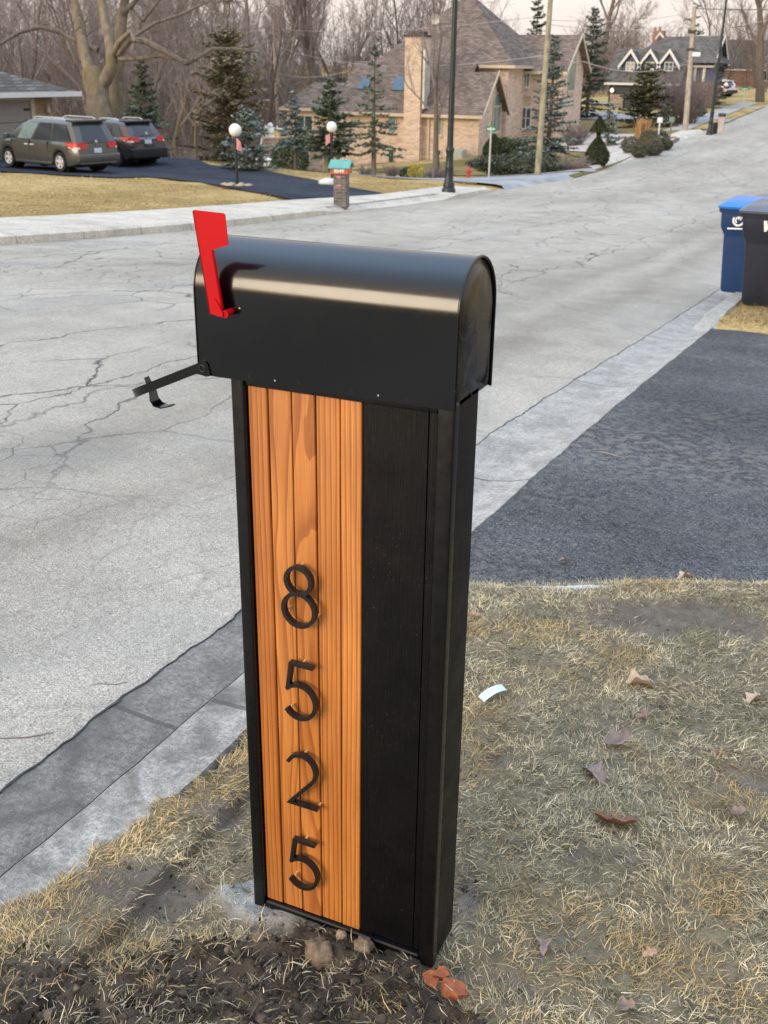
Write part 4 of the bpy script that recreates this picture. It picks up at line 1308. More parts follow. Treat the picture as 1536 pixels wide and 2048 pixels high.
def litter():
    spec = [(1295, 1374, .13, 'paleleaf', .0, 'curled tan leaf lying in the straw grass, larger of the two nearest the driveway'),
            (1258, 1502, .105, 'greyleaf', .3, 'greyish pink lobed leaf lying in the grass below the curled tan leaf'),
            (1212, 1558, .10, 'greyleaf', -1.1, 'mauve-grey folded leaf pointing down, left of the brown leaf near the right edge'),
            (1256, 1662, .125, 'rustleaf', -.2, 'large rust-brown curled leaf in the grass, middle of the lawn right of the post'),
            (1453, 1515, .06, 'dryleaf', 1.2, 'small dark brown crumpled leaf by itself near the right edge of the lawn'),
            (1530, 1410, .09, 'paleleaf', .5, 'pale orange lobed leaf cut off by the right edge of the photo'),
            (1118, 1913, .06, 'greyleaf', 1.3, 'round pale grey leaf curled into a cup low on the lawn right of the post'),
            (1308, 1450, .055, 'dryleaf', .9, 'small brown leaf tucked into grass between two larger leaves'),
            (962, 1245, .06, 'paleleaf', .2, 'pinkish leaf in the golden grass close beside the post'),
            (1500, 1642, .06, 'greyleaf', .4, 'tiny white-grey leaf scrap in muddy grass at the right edge'),
            (1330, 1925, .04, 'paleleaf', .2, 'tiny orange leaf flake low in the lawn at right'),
            (1282, 2035, .05, 'greyleaf', .1, 'dark grey leaf at the bottom edge of the photo'),
            (1390, 1130, .10, 'paleleaf', .2, 'pale lobed leaf resting on the grass edge of the driveway'),
            (1145, 1096, .05, 'dryleaf', .2, 'small pinkish leaf lying on the dark driveway')]
    for i, (px, py, L, m, rz, lab) in enumerate(spec):
        mb, _ = leaf_mesh(40 + i, L * .85)
        p = G(px, py)
        z = float(lawn_z(np.array([p[0]]), np.array([p[1]]))[0]) if p[1] < near_edge(p[0]) - .05 else gz(p[0], p[1]) - .07
        o = obj('fallen_leaf', mb, M[m], None, 60)
        o.location = (p[0] - .03, p[1], z + .010); o.rotation_euler = (random.uniform(-.5, .5), random.uniform(-.3, .3), rz + .4)
        tag(o, lab, 'leaf', 'fallen leaves on the lawn')
    # plastic scrap
    p = G(985, 1393)
    mb = MB(); n = 8
    for i in range(n + 1):
        t = i / n
        for s in (-.5, .5):
            mb.v.append(((t - .5) * .082, s * .026, .012 - .03 * (t - .5) ** 2 * 4 * .4))
    for i in range(n): mb.f.append((2 * i, 2 * i + 1, 2 * i + 3, 2 * i + 2))
    o = obj('plastic_scrap', mb, M['tagwhite'], None, 60)
    o.location = (p[0], p[1], float(lawn_z(np.array([p[0]]), np.array([p[1]]))[0]) + .022); o.rotation_euler = (.25, -.15, 1.0)
    tag(o, 'pale bluish plastic strip lying on the grass right of the post', 'litter')
    # brick shards
    for i, (px, py, s, lab) in enumerate([(862, 1962, .021, 'flat orange brick shard touching the lower right corner of the post'), (884, 1956, .015, 'narrow orange brick sliver between two bigger shards'), (912, 1985, .024, 'largest orange brick shard, farthest right of the post corner')]):
        p = G(px, py); z = float(lawn_z(np.array([p[0]]), np.array([p[1]]))[0])
        r = random.Random(i + 3)
        k = 6
        poly = [(s * (1 + r.uniform(-.3, .25)) * math.cos(2 * math.pi * q / k), s * (.95 + r.uniform(-.3, .3)) * math.sin(2 * math.pi * q / k)) for q in range(k)]
        poly = [(x * (1.25 if q % 2 else .8), y) for q, (x, y) in enumerate(poly)]
        mb = MB(); mb.prism(poly, 'z', -.014, .006)
        o = obj('brick_shard', mb, M['brickred'], None, None); o.location = (p[0], p[1], z + .008); o.rotation_euler = (.35, .15, i)
        tag(o, lab, 'brick piece', 'brick shards by the post')
    for i, (px, py, s, lab) in enumerate([(640, 1922, .030, 'round tan clod of clay in the dark soil in front of the post'), (727, 1915, .018, 'small upright clod against the foot of the post'), (95, 2035, .012, 'small pale clod at the bottom left corner'), (520, 1888, .016, 'tan clod in the grey clay left of the post')]):
        p = G(px, py); z = float(lawn_z(np.array([p[0]]), np.array([p[1]]))[0])
        r = random.Random(i + 9)
        bm = bmesh.new(); bmesh.ops.create_icosphere(bm, subdivisions=3, radius=s)
        for v in bm.verts:
            d = v.co.normalized()
            k = 1 + .22 * math.sin(d.x * 5 + i) * math.sin(d.y * 6 + 2 * i) + .12 * math.sin(d.z * 11 + d.x * 9) + r.uniform(-.05, .05)
            v.co = Vector((v.co.x * k, v.co.y * k * .9, v.co.z * k * .85))
        mb = MB().addbm(bm)
        o = obj('soil_clod', mb, M['clay'], None, 180); o.location = (p[0], p[1], z + s * .22)
        tag(o, lab, 'clod', 'larger clods of clay')
    # twigs
    for i, (px, py, L, a, lab) in enumerate([(1225, 885, .16, -.6, 'pale thin stick lying on the driveway'), (22, 1480, .22, .25, 'reddish twig on the road at the left edge'), (215, 1372, .12, .2, 'small brown twig on the road near the gutter'), (372, 1735, .08, -.8, 'short dark twig in the bare soil left of the post')]):
        p = G(px, py)
        z = p[2] + .004 - (.07 if i == 0 else 0)
        if i == 3: z = float(lawn_z(np.array([p[0]]), np.array([p[1]]))[0]) + .006
        mb = MB(); mb.tube([(-L / 2, 0, 0), (-L / 5, .006, .002), (L / 5, -.004, .001), (L / 2, .008, 0)], [.0022, .0026, .002, .001], 6)
        o = obj('twig', mb, M['polew'] if i == 0 else M['twig'], None, 60); o.location = (p[0], p[1], z); o.rotation_euler = (0, 0, a + .4)
        tag(o, lab, 'twig', 'twigs on the ground')


litter()


# ------------------------------------------------------------------ vegetation builders
def rvec(r, s=1.0): return Vector((r.gauss(0, s), r.gauss(0, s), r.gauss(0, s)))


def bare_tree(seed, Ht=15.0, r0=.22, levels=5, spread=.55, low=.25, up=.25, nchild=(7, 6, 5, 4), wig=.10, stems=1, twig_min=.006):
    """returns (trunk MB, crown MB) at the origin"""
    r = random.Random(seed)
    tr, cr = MB(), MB()

    def grow(p, d, L, rad, lv):
        nseg = max(3, int(4 + 3 * (lv == 0) + (L > 2)))
        P = [p.copy()]; R_ = [rad]
        dd = d.copy()
        for i in range(nseg):
            dd = (dd + rvec(r, wig * (1 + .4 * lv)) + Vector((0, 0, up * (.10 + .05 * lv)))).normalized()
            P.append(P[-1] + dd * (L / nseg)); R_.append(max(twig_min * .6, rad * (1 - .80 * (i + 1) / nseg)))
        (tr if lv == 0 else cr).tube(P, R_, (9, 6, 4, 3, 3)[min(lv, 4)], cap=False)
        if lv + 1 >= levels: return
        nc = nchild[min(lv, len(nchild) - 1)]
        for k in range(nc):
            t = low + (1 - low) * (k + r.uniform(.1, .9)) / nc if lv == 0 else .22 + .78 * (k + r.uniform(.1, .9)) / nc
            f = min(t * nseg, nseg - .01); i = int(f); q = P[i].lerp(P[i + 1], f - i)
            ax = (P[i + 1] - P[i]).normalized()
            s_ = ax.orthogonal().normalized()
            s_.rotate(Matrix.Rotation(r.uniform(0, 6.283) if lv else (k * 2.4 + r.uniform(-.5, .5)), 3, ax))
            ang = spread * r.uniform(.7, 1.3)
            nd_ = (ax * math.cos(ang) + s_ * math.sin(ang)).normalized()
            l2 = L * r.uniform(.42, .68) * (1.08 - .5 * t)
            r2 = max(twig_min, min(R_[i] * .62, rad * .5) * r.uniform(.7, 1))
            grow(q, nd_, l2, r2, lv + 1)

    for s in range(stems):
        a = r.uniform(0, 6.28)
        d = Vector((math.cos(a) * .28 * (stems > 1), math.sin(a) * .28 * (stems > 1), 1)).normalized()
        grow(Vector((0, 0, -.3)), d, Ht * r.uniform(.85, 1) * .78, r0, 0)
    return tr, cr


def conifer(seed, Ht, R_, base=.05, step=.32, per=8, droop=.25, cols=((.030, .048, .034), (.065, .090, .070)), gap=.12, spray=.20, shape=.9, qs=.10, tip=.10, dens=.9):
    r = random.Random(seed)
    tr, cr = MB(), MB()
    tr.tube([(0, 0, -.3), (r.gauss(0, .03), r.gauss(0, .03), Ht * .5), (0, 0, Ht * .985)], [R_ * .055 + .04, R_ * .035 + .02, .012], 7, cap=False)
    c0 = Vector(cols[0]); c1 = Vector(cols[1])
    z = base * Ht
    while z < Ht * .985:
        f = (z - base * Ht) / (Ht * (1 - base))
        Rl = R_ * ((1 - f) ** shape) + tip
        if f < .12: Rl *= .75 + 2.0 * f
        n = max(4, int(per * (.55 + .45 * (1 - f))))
        a0 = r.uniform(0, 6.28)
        for k in range(n):
            if r.random() > dens: continue
            a = a0 + 6.283 * k / n + r.uniform(-.28, .28)
            L = Rl * r.uniform(.56, 1.12)
            zz = z + r.uniform(-.5, .5) * step
            dr = droop * r.uniform(.6, 1.4) * (1 - f) - .35 * f
            pts = []
            for i in range(7):
                t = i / 6
                pts.append(Vector((math.cos(a) * L * t, math.sin(a) * L * t, zz - dr * L * (t ** 1.0) + (.20 * droop + .06) * L * t * t)))
            cr.tube(pts, [.016 + .006 * L, .014, .012, .010, .008, .006, .004], 3, cap=False, col=(.075, .055, .042))
            m = max(4, int(L / gap))
            shade = r.uniform(0, 1)
            for j in range(m):
                t = (j + r.random()) / m
                if t < .12 and L > .8: continue
                q = pts[min(5, int(t * 6))].lerp(pts[min(6, int(t * 6) + 1)], t * 6 - int(t * 6))
                sl = spray * (1.15 - .65 * t) * r.uniform(.6, 1.2) * (.5 + .5 * min(1, L))
                for side in (-1, 1, 0, 2):
                    if side == 2 and r.random() < .5: continue
                    aa = a + side * r.uniform(.7, 1.2) + (r.uniform(-.4, .4) if side in (0, 2) else 0)
                    if side == 2: aa = a + r.uniform(-1.6, 1.6)
                    dv = Vector((math.cos(aa), math.sin(aa), (r.uniform(-.5, .15) if side != 2 else r.uniform(.1, .8)))).normalized()
                    e = q + dv * sl
                    wv = Vector((-dv.y, dv.x, r.uniform(-.8, .8))).normalized() * qs * r.uniform(.28, .55)
                    mid = q.lerp(e, .5) + Vector((0, 0, r.uniform(-.02, .02)))
                    g = min(1, max(0, shade * .5 + r.uniform(0, .5)))
                    c = c0.lerp(c1, g)
                    cr.add([q, mid + wv, e, mid - wv], [(0, 1, 2, 3)], (c.x, c.y, c.z))
        z += step * r.uniform(.8, 1.2) * (1 - .35 * f)
    return tr, cr


def bush(seed, rx, ry, rz, n=1500, qs=.06, cols=((.03, .045, .02), (.07, .085, .04)), fill=.45, profile=None, lumps=0.12):
    """leafy clump: many small leaves through an uneven volume"""
    r = random.Random(seed); mb = MB()
    ph = [r.uniform(0, 6.28) for _ in range(6)]
    c0, c1 = Vector(cols[0]), Vector(cols[1])
    for _ in range(n):
        u = r.uniform(-1, 1); a = r.uniform(0, 6.283)
        rad = (fill + (1 - fill) * r.random() ** .35)
        k = 1 + lumps * (math.sin(3 * a + ph[0]) * math.sin(2.5 * u + ph[1]) + math.sin(5 * a + ph[2] + 4 * u))
        if profile is None:
            s = math.sqrt(1 - u * u)
            p = Vector((rx * s * math.cos(a) * rad * k, ry * s * math.sin(a) * rad * k, rz * (1 + u * rad * k)))
        else:
            t = (u + 1) / 2
            w = profile(t)
            p = Vector((rx * w * math.cos(a) * rad * k, ry * w * math.sin(a) * rad * k, 2 * rz * t))
        d1 = rvec(r).normalized() * qs * r.uniform(.6, 1.3); d2 = rvec(r).normalized() * qs * .5
        c = c0.lerp(c1, r.random())
        mb.add([p - d1, p + d2, p + d1, p - d2], [(0, 1, 2, 3)], (c.x, c.y, c.z))
    return mb


def twiggy(seed, rad, h, n=60, r0=.008, lean=.5, sub=4):
    """many-stemmed leafless shrub"""
    r = random.Random(seed); mb = MB()
    for _ in range(n):
        a = r.uniform(0, 6.28); l = h * r.uniform(.6, 1.05); d = Vector((math.cos(a) * lean * r.random(), math.sin(a) * lean * r.random(), 1)).normalized()
        p = Vector((math.cos(a) * rad * .35 * r.random(), math.sin(a) * rad * .35 * r.random(), -.05)); P = [p]
        for i in range(4):
            d = (d + rvec(r, .10) + Vector((math.cos(a), math.sin(a), 0)) * .06).normalized(); P.append(P[-1] + d * l / 4)
        mb.tube(P, [r0, r0 * .8, r0 * .65, r0 * .5, r0 * .3], 3, cap=False)
        for k in range(sub):
            i = r.randint(1, 3); q = P[i].lerp(P[i + 1], r.random()); dd = (d + rvec(r, .55)).normalized()
            mb.tube([q, q + dd * l * .14, q + (dd + rvec(r, .2)).normalized() * l * .28], [r0 * .55, r0 * .4, r0 * .25], 3, cap=False)
    return mb


def put_tree(name, tc, loc, label, cat, mats, group=None, rot=0.0):
    t = thing(name, label, cat, loc, rot, group)
    tr, cr = tc
    if tr.v: obj('trunk', tr, mats[0], t, 60, local=True)
    obj('crown' if tr.v else 'foliage', cr, mats[1], t, None, local=True)
    return t


def gp(px, py, D=None):
    """a ground point under a pixel column: where the sight line meets the ground, or at depth D dropped onto it"""
    if D is None: return G(px, py)
    p = at(px, py, D); p[2] = gz(p[0], p[1]); return p


def hgt(px_base, px_top, D): return (px_base - px_top) / F * D / .92


# ---- conifers
BLUE = ((.12, .155, .135), (.29, .34, .305)); DARK = ((.085, .108, .068), (.21, .24, .155)); MID = ((.085, .115, .078), (.21, .245, .17)); BROWN = ((.11, .095, .042), (.245, .205, .10))


def conifers():
    L = [  # px, base y, top y, depth, radius px, kind, label
        (292, 285, 118, 47, 62, dict(cols=DARK, droop=.35, base=.04, per=9), 'dark spruce with drooping grey-green boughs right of the big two-trunk maple'),
        (462, 300, 62, 52, 92, dict(cols=((.18, .155, .09), (.35, .30, .175)), droop=.15, base=.03, per=11, shape=.5, spray=.30, dens=.68), 'broad brownish-green cedar behind the left globe lamp'),
        (500, 318, 214, 38, 52, dict(cols=BLUE, droop=.12, base=.12, per=9, shape=.8), 'small rounded blue spruce just right of the left globe lamp'),
        (590, 318, 186, 42, 38, dict(cols=BLUE, droop=.12, base=.30, per=8, spray=.18), 'slim small blue spruce standing between the two globe lamps'),
        (662, 322, 158, 41, 62, dict(cols=MID, droop=.18, base=.24, per=10, spray=.22), 'dense wide spruce rising behind the right globe lamp'),
        (748, 345, 84, 40, 56, dict(cols=MID, droop=.30, base=.22, per=6, step=.42, spray=.17, gap=.15, shape=1.05, dens=.85), 'tall open spruce with sparse tiered boughs in front of the brick house chimney'),
        (1092, 342, 70, 48.5, 60, dict(cols=BLUE, droop=.38, base=.06, per=9, spray=.18), 'tall blue-green spruce behind the first wooden utility pole'),
        (1172, 248, 20, 86, 44, dict(cols=MID, droop=.25, base=.03, per=10, shape=.62, spray=.26), 'very tall narrow dark spruce at the right end of the brick house'),
        (1072, 80, -28, 92, 42, dict(cols=DARK, droop=.2, base=-.6, per=8, shape=.7, spray=.30), 'dark pine top showing above the brick house roof ridge'),
        (1284, 258, 124, 78, 54, dict(cols=((.085, .085, .036), (.20, .185, .085)), droop=.12, base=.02, per=13, spray=.26, shape=.58), 'wide olive-green spruce in front of the blue house dormers'),
        (1372, 200, 10, 118, 34, dict(cols=DARK, droop=.35, base=.35, per=5, step=.7, spray=.32, shape=.8, dens=.8), 'ragged thin spruce top behind the blue house roof'),
        (1330, 262, 214, 76, 26, dict(cols=DARK, droop=.1, base=.02, per=9, shape=.5), 'low dark evergreen at the right foot of the wide olive-green spruce'),
        (1218, 262, 205, 62, 26, dict(cols=BLUE, droop=.1, base=.05, per=8), 'small blue-grey spruce behind the clipped yew topiary'),
        (1425, 215, 133, 100, 26, dict(cols=DARK, droop=.1, base=.0, per=10, shape=.22, spray=.3), 'tall clipped dark arborvitae beside the blue house end wall')]
    for i, (px, by, ty, D, rp, kw, lab) in enumerate(L):
        b = gp(px, by, D)
        z1 = at(px, ty, D)[2]
        Ht = z1 - b[2]
        kw = dict(kw)
        kw.setdefault('spray', .22)
        sc = D / 45
        kw['spray'] *= 1.5
        tc = conifer(200 + i, Ht, 1.2 * rp / F * D, gap=kw.pop('gap', .12) * max(1, sc * .95) * .52, qs=.15 * max(1, sc * .9), step=kw.pop('step', .30) * max(1, sc) * .85, **kw)
        put_tree('spruce_tree', tc, b, lab, 'conifer', (M['bark'], M['leaf']), 'conifers along the street')


conifers()


# ---- the big maple by the parked cars: limbs drawn where they stand
def maple():
    D0 = 46.0
    base = gp(208, 240, D0)
    t = thing('maple_tree', 'big bare maple with forked pale trunk behind the parked cars', 'tree', base)
    tr, cr = MB(), MB()
    r = random.Random(5)

    def path(pts, dz):
        return [Vector(at(x, y, D0 + d)) for (x, y), d in zip(pts, dz)]

    px = F / D0
    limbs = [([(203, 262), (200, 225), (195, 190), (188, 160), (184, 140)], [0, 0, 0, 0, 0], [31, 26, 22, 23, 21]),
             ([(186, 160), (176, 128), (166, 88), (160, 50), (150, 14), (140, -30), (128, -90)], [0, .2, .3, .4, .5, .5, .4], [14, 12.5, 11.5, 11, 10, 9, 6]),
             ([(196, 175), (212, 158), (224, 132), (222, 96), (214, 60), (206, 24), (202, -20), (204, -90)], [0, -.2, -.3, -.3, -.2, 0, .2, .4], [14, 13, 12, 11, 10, 9, 8, 6]),
             ([(232, 262), (232, 200), (234, 150), (240, 100), (243, 50), (250, 0), (254, -60)], [1.6, 1.6, 1.5, 1.3, 1.2, 1.0, .8], [17, 15, 13, 13, 11, 9, 6]),
             ([(222, 118), (238, 84), (262, 62), (270, 84)], [-.3, -.8, -1.4, -1.8], [7, 5, 4, 2])]
    for pts, dz, w in limbs:
        tr.tube(path(pts, dz), [q / px for q in w], 12, cap=False)
    br = [([(236, 110), (262, 78), (290, 82), (330, 102), (372, 126), (392, 118), (424, 98), (470, 98), (520, 104)], [-.4, -1, -1.4, -1.6, -1.8, -1.8, -1.6, -1.2, -1], [7, 6, 6, 5.5, 5, 4.5, 4, 3.2, 2]),
          ([(238, 118), (270, 118), (320, 112), (355, 118), (378, 128)], [-.4, -.8, -1.2, -1.5, -1.8], [5, 4.5, 4, 3.5, 3]),
          ([(196, 100), (160, 86), (120, 64), (80, 54), (40, 64), (0, 88), (-40, 95)], [.3, .3, .2, 0, -.2, -.4, -.6], [6, 5.5, 5, 4.5, 4, 3.4, 2]),
          ([(250, 10), (290, 55), (272, 70)], [1, .4, 0], [4, 3, 2]),
          ([(246, 30), (272, 0), (290, -40), (300, -90)], [1, .6, .3, 0], [6, 5, 4, 3]),
          ([(256, 10), (284, 44), (318, 0), (360, -40)], [1, .7, .4, .2], [5, 4, 3, 2]),
          ([(150, 14), (120, -20), (90, -60)], [.5, .2, 0], [6, 5, 3]),
          ([(270, 72), (310, 46), (360, 30), (410, 6), (440, -10)], [-.8, -1.0, -1.2, -1.3, -1.3], [4, 3.5, 3, 2.2, 1.5]),
          ([(420, -14), (448, 2), (456, 6), (464, -6)], [-1.5, -1.5, -1.5, -1.5], [3, 2.6, 2.2, 1.6])]
    for pts, dz, w in br:
        P = path(pts, dz)
        cr.tube(P, [q / px for q in w], 7, cap=False)
        for k in range(12):
            i = r.randint(1, len(P) - 2); q = P[i].lerp(P[i + 1], r.random())
            d = (Vector((r.gauss(0, 1), r.gauss(0, 1), r.uniform(-.1, 1)))).normalized()
            L = r.uniform(.6, 2.0)
            pts2 = [q]
            for s in range(4):
                d = (d + rvec(r, .22)).normalized(); pts2.append(pts2[-1] + d * L / 4)
            cr.tube(pts2, [.022, .018, .014, .010, .006], 4, cap=False)
            for s in range(4):
                q2 = pts2[r.randint(1, 3)]; d2 = (d + rvec(r, .5)).normalized()
                cr.tube([q2, q2 + d2 * L * .25, q2 + (d2 + rvec(r, .3)).normalized() * L * .5], [.010, .008, .004], 3, cap=False)
    obj('trunk', tr, M['bark_maple'], t, 60)
    obj('crown', cr, M['bark'], t, None)


maple()


# ---- leafless trees
def bare_trees():
    protos = []
    specs = [dict(Ht=17, r0=.24, levels=5, spread=.50, low=.30, nchild=(10, 6, 5, 4)), dict(Ht=15, r0=.20, levels=5, spread=.42, low=.22, nchild=(11, 6, 5, 4), up=.5),
             dict(Ht=18, r0=.26, levels=5, spread=.62, low=.35, nchild=(9, 7, 5, 4)), dict(Ht=13, r0=.13, levels=5, spread=.50, low=.12, nchild=(12, 6, 4, 4)),
             dict(Ht=16, r0=.17, levels=5, spread=.36, low=.18, nchild=(11, 6, 5, 4), stems=2, up=.6), dict(Ht=11, r0=.10, levels=5, spread=.55, low=.08, nchild=(13, 6, 4, 3), stems=2)]
    r = random.Random(31)
    # single, recognisable ones
    def one(px, by, D, seed, kw, lab, mats=('bark', 'twig'), name='bare_tree', rot=0.0):
        b = gp(px, by, D)
        put_tree(name, bare_tree(seed, **kw), b, lab, 'tree', (M[mats[0]], M[mats[1]]), None, rot)
    one(866, 335, 50, 71, dict(Ht=9.2, r0=.17, levels=5, spread=.62, low=.34, nchild=(9, 6, 5, 4), up=.5), 'small bare ornamental tree before the brick house wall, left of the street lamp')
    one(1112, 312, 52, 72, dict(Ht=2.6, r0=.035, levels=4, spread=.5, low=.4, nchild=(6, 4, 3)), 'thin leafless sapling on the lawn right of the tall blue-green spruce')
    one(1522, 190, 108, 73, dict(Ht=20, r0=.5, levels=5, spread=.62, low=.25, nchild=(10, 7, 5, 4), twig_min=.014), 'big bare tree at the far right edge beyond the side road sign', ('bark', 'twig'))
    one(1190, 150, 125, 74, dict(Ht=24, r0=.4, levels=5, spread=.68, low=.38, nchild=(10, 7, 6, 4), twig_min=.016), 'tall bare tree with spreading crown behind the narrow dark spruce')
    one(1225, 170, 135, 75, dict(Ht=13, r0=.2, levels=5, spread=.6, low=.2, nchild=(10, 7, 6, 4), twig_min=.016), 'round-crowned bare tree behind the garage end of the blue house', ('bark', 'twig2'))
    one(1404, 190, 140, 76, dict(Ht=17, r0=.2, levels=5, spread=.5, low=.2, nchild=(10, 7, 5, 4), twig_min=.016), 'thin pale bare tree behind the right roof end of the blue house', ('bark', 'twig2'))
    one(345, 330, 62, 77, dict(Ht=14, r0=.2, levels=5, spread=.5, low=.3, nchild=(9, 6, 5, 4)), 'pale-trunked bare tree between the dark spruce and the broad cedar', ('bark_maple', 'twig2'))
    one(385, 330, 60, 78, dict(Ht=9, r0=.16, levels=5, spread=.55, low=.45, nchild=(8, 6, 5, 4)), 'short bare tree forking just left of the broad cedar', ('bark_maple', 'twig2'))
    one(570, 200, 84, 79, dict(Ht=25, r0=.20, levels=5, spread=.42, low=.30, nchild=(12, 7, 5, 4), up=.5), 'tall dark bare tree rising above the pale utility pole')
    one(640, 200, 86, 80, dict(Ht=24, r0=.19, levels=5, spread=.40, low=.30, nchild=(12, 7, 5, 4), up=.5), 'tall dark bare tree with upright forks above the low brown-roofed garage')
    for i, kw in enumerate(specs):
        tr, cr = bare_tree(500 + i, twig_min=.010, **kw)
        protos.append((tr.mesh('trunk', M['bark'], 60), cr.mesh('crown', M['twig' if i % 3 else 'twig2'], None)))
    first = {}
    n = 0
    spots = []
    for k in range(1200):
        px = r.uniform(-90, 960); D = r.uniform(56, 108)
        p = at(px, 200, D)
        if p[0] > -38.5 and p[1] < 84: continue                 # the brick house and its yard
        if p[0] > -52 and p[1] < 41: continue                   # the garage house
        if any((p[0] - q[0]) ** 2 + (p[1] - q[1]) ** 2 < 6.0 for q in spots): continue
        spots.append((p[0], p[1]))
        if len(spots) >= 80: break
    for (x, y) in spots:
        i = r.randrange(len(specs))
        tm, cm = protos[i]
        t = thing('bare_tree', 'bare grey-brown tree in the dense winter wood behind the houses', 'tree', (x, y, gz(x, y) - .2), r.uniform(0, 6.28), 'bare trees of the wood')
        s = r.uniform(.62, 1.0); t.scale = (s, s, s * r.uniform(.9, 1.15))
        obj('trunk', tm, None, t, local=True); obj('crown', cm, None, t, local=True)
    # right-hand far trees
    for k in range(16):
        px = r.uniform(1440, 1640); D = r.uniform(128, 190)
        p = gp(px, 180, D)
        i = r.randrange(len(specs)); tm, cm = protos[i]
        t = thing('bare_tree', 'bare grey tree in the row at the far end of the street', 'tree', p, r.uniform(0, 6.28), 'bare trees at the far end of the street')
        s = r.uniform(.6, .9); t.scale = (s, s, s)
        obj('trunk', tm, None, t, local=True); obj('crown', cm, None, t, local=True)


bare_trees()


def far_wood():
    """the wood as one mass: saplings, brush and a far tree line"""
    r = random.Random(8)
    mb = MB()
    R2 = np.random.default_rng(4)

    def sapling(x, y, h, w):
        z = gz(x, y) - .1
        P = [Vector((x, y, z))]; d = Vector((r.gauss(0, .12), r.gauss(0, .12), 1)).normalized()
        for i in range(4):
            d = (d + rvec(r, .09) + Vector((0, 0, .1))).normalized(); P.append(P[-1] + d * h / 4)
        k = r.uniform(.55, 1.3); c = (.215 * k, .165 * k, .148 * k)
        mb.tube(P, [w, w * .8, w * .6, w * .4, w * .2], 3, cap=False, col=c)
        for b in range(9):
            i = r.randint(0, 3); q = P[i].lerp(P[i + 1], r.random())
            dd = Vector((r.gauss(0, .6), r.gauss(0, .6), r.uniform(.3, 1))).normalized(); l = h * r.uniform(.12, .34)
            e = q + dd * l * .5; e2 = e + (dd + rvec(r, .25)).normalized() * l * .5
            mb.tube([q, e, e2], [w * .45, w * .32, w * .18], 3, cap=False, col=c)
            for _ in range(2):
                d3 = (dd + rvec(r, .6)).normalized()
                mb.tube([e, e + d3 * l * .45], [w * .25, w * .12], 3, cap=False, col=c)

    cnt = 0
    while cnt < 2300:
        px = r.uniform(-120, 1000); D = r.uniform(52, 128)
        p = at(px, 200, D)
        if p[0] > -38.5 and p[1] < 84: continue
        if p[0] > -50 and p[1] < 42: continue
        cnt += 1
        big = r.random() < .13
        sapling(p[0], p[1], r.uniform(6, 11) if big else r.uniform(1.2, 5.0), (.035 if big else .020) * (.7 + D / 160))
    while cnt < 2500:
        px = r.uniform(1150, 1262); D = r.uniform(116, 150)
        p = at(px, 200, D); cnt += 1
        sapling(p[0], p[1], r.uniform(3, 9), .05)
    while cnt < 3100:
        px = r.uniform(1180, 1700); D = r.uniform(140, 230)
        p = at(px, 200, D); cnt += 1
        sapling(p[0], p[1], r.uniform(3, 9), .06)
    o = obj('far_wood', mb, M['brush'], None, None)
    tag(o, 'leafless brush and saplings massed through the far wood', 'wood', kind='stuff')


far_wood()


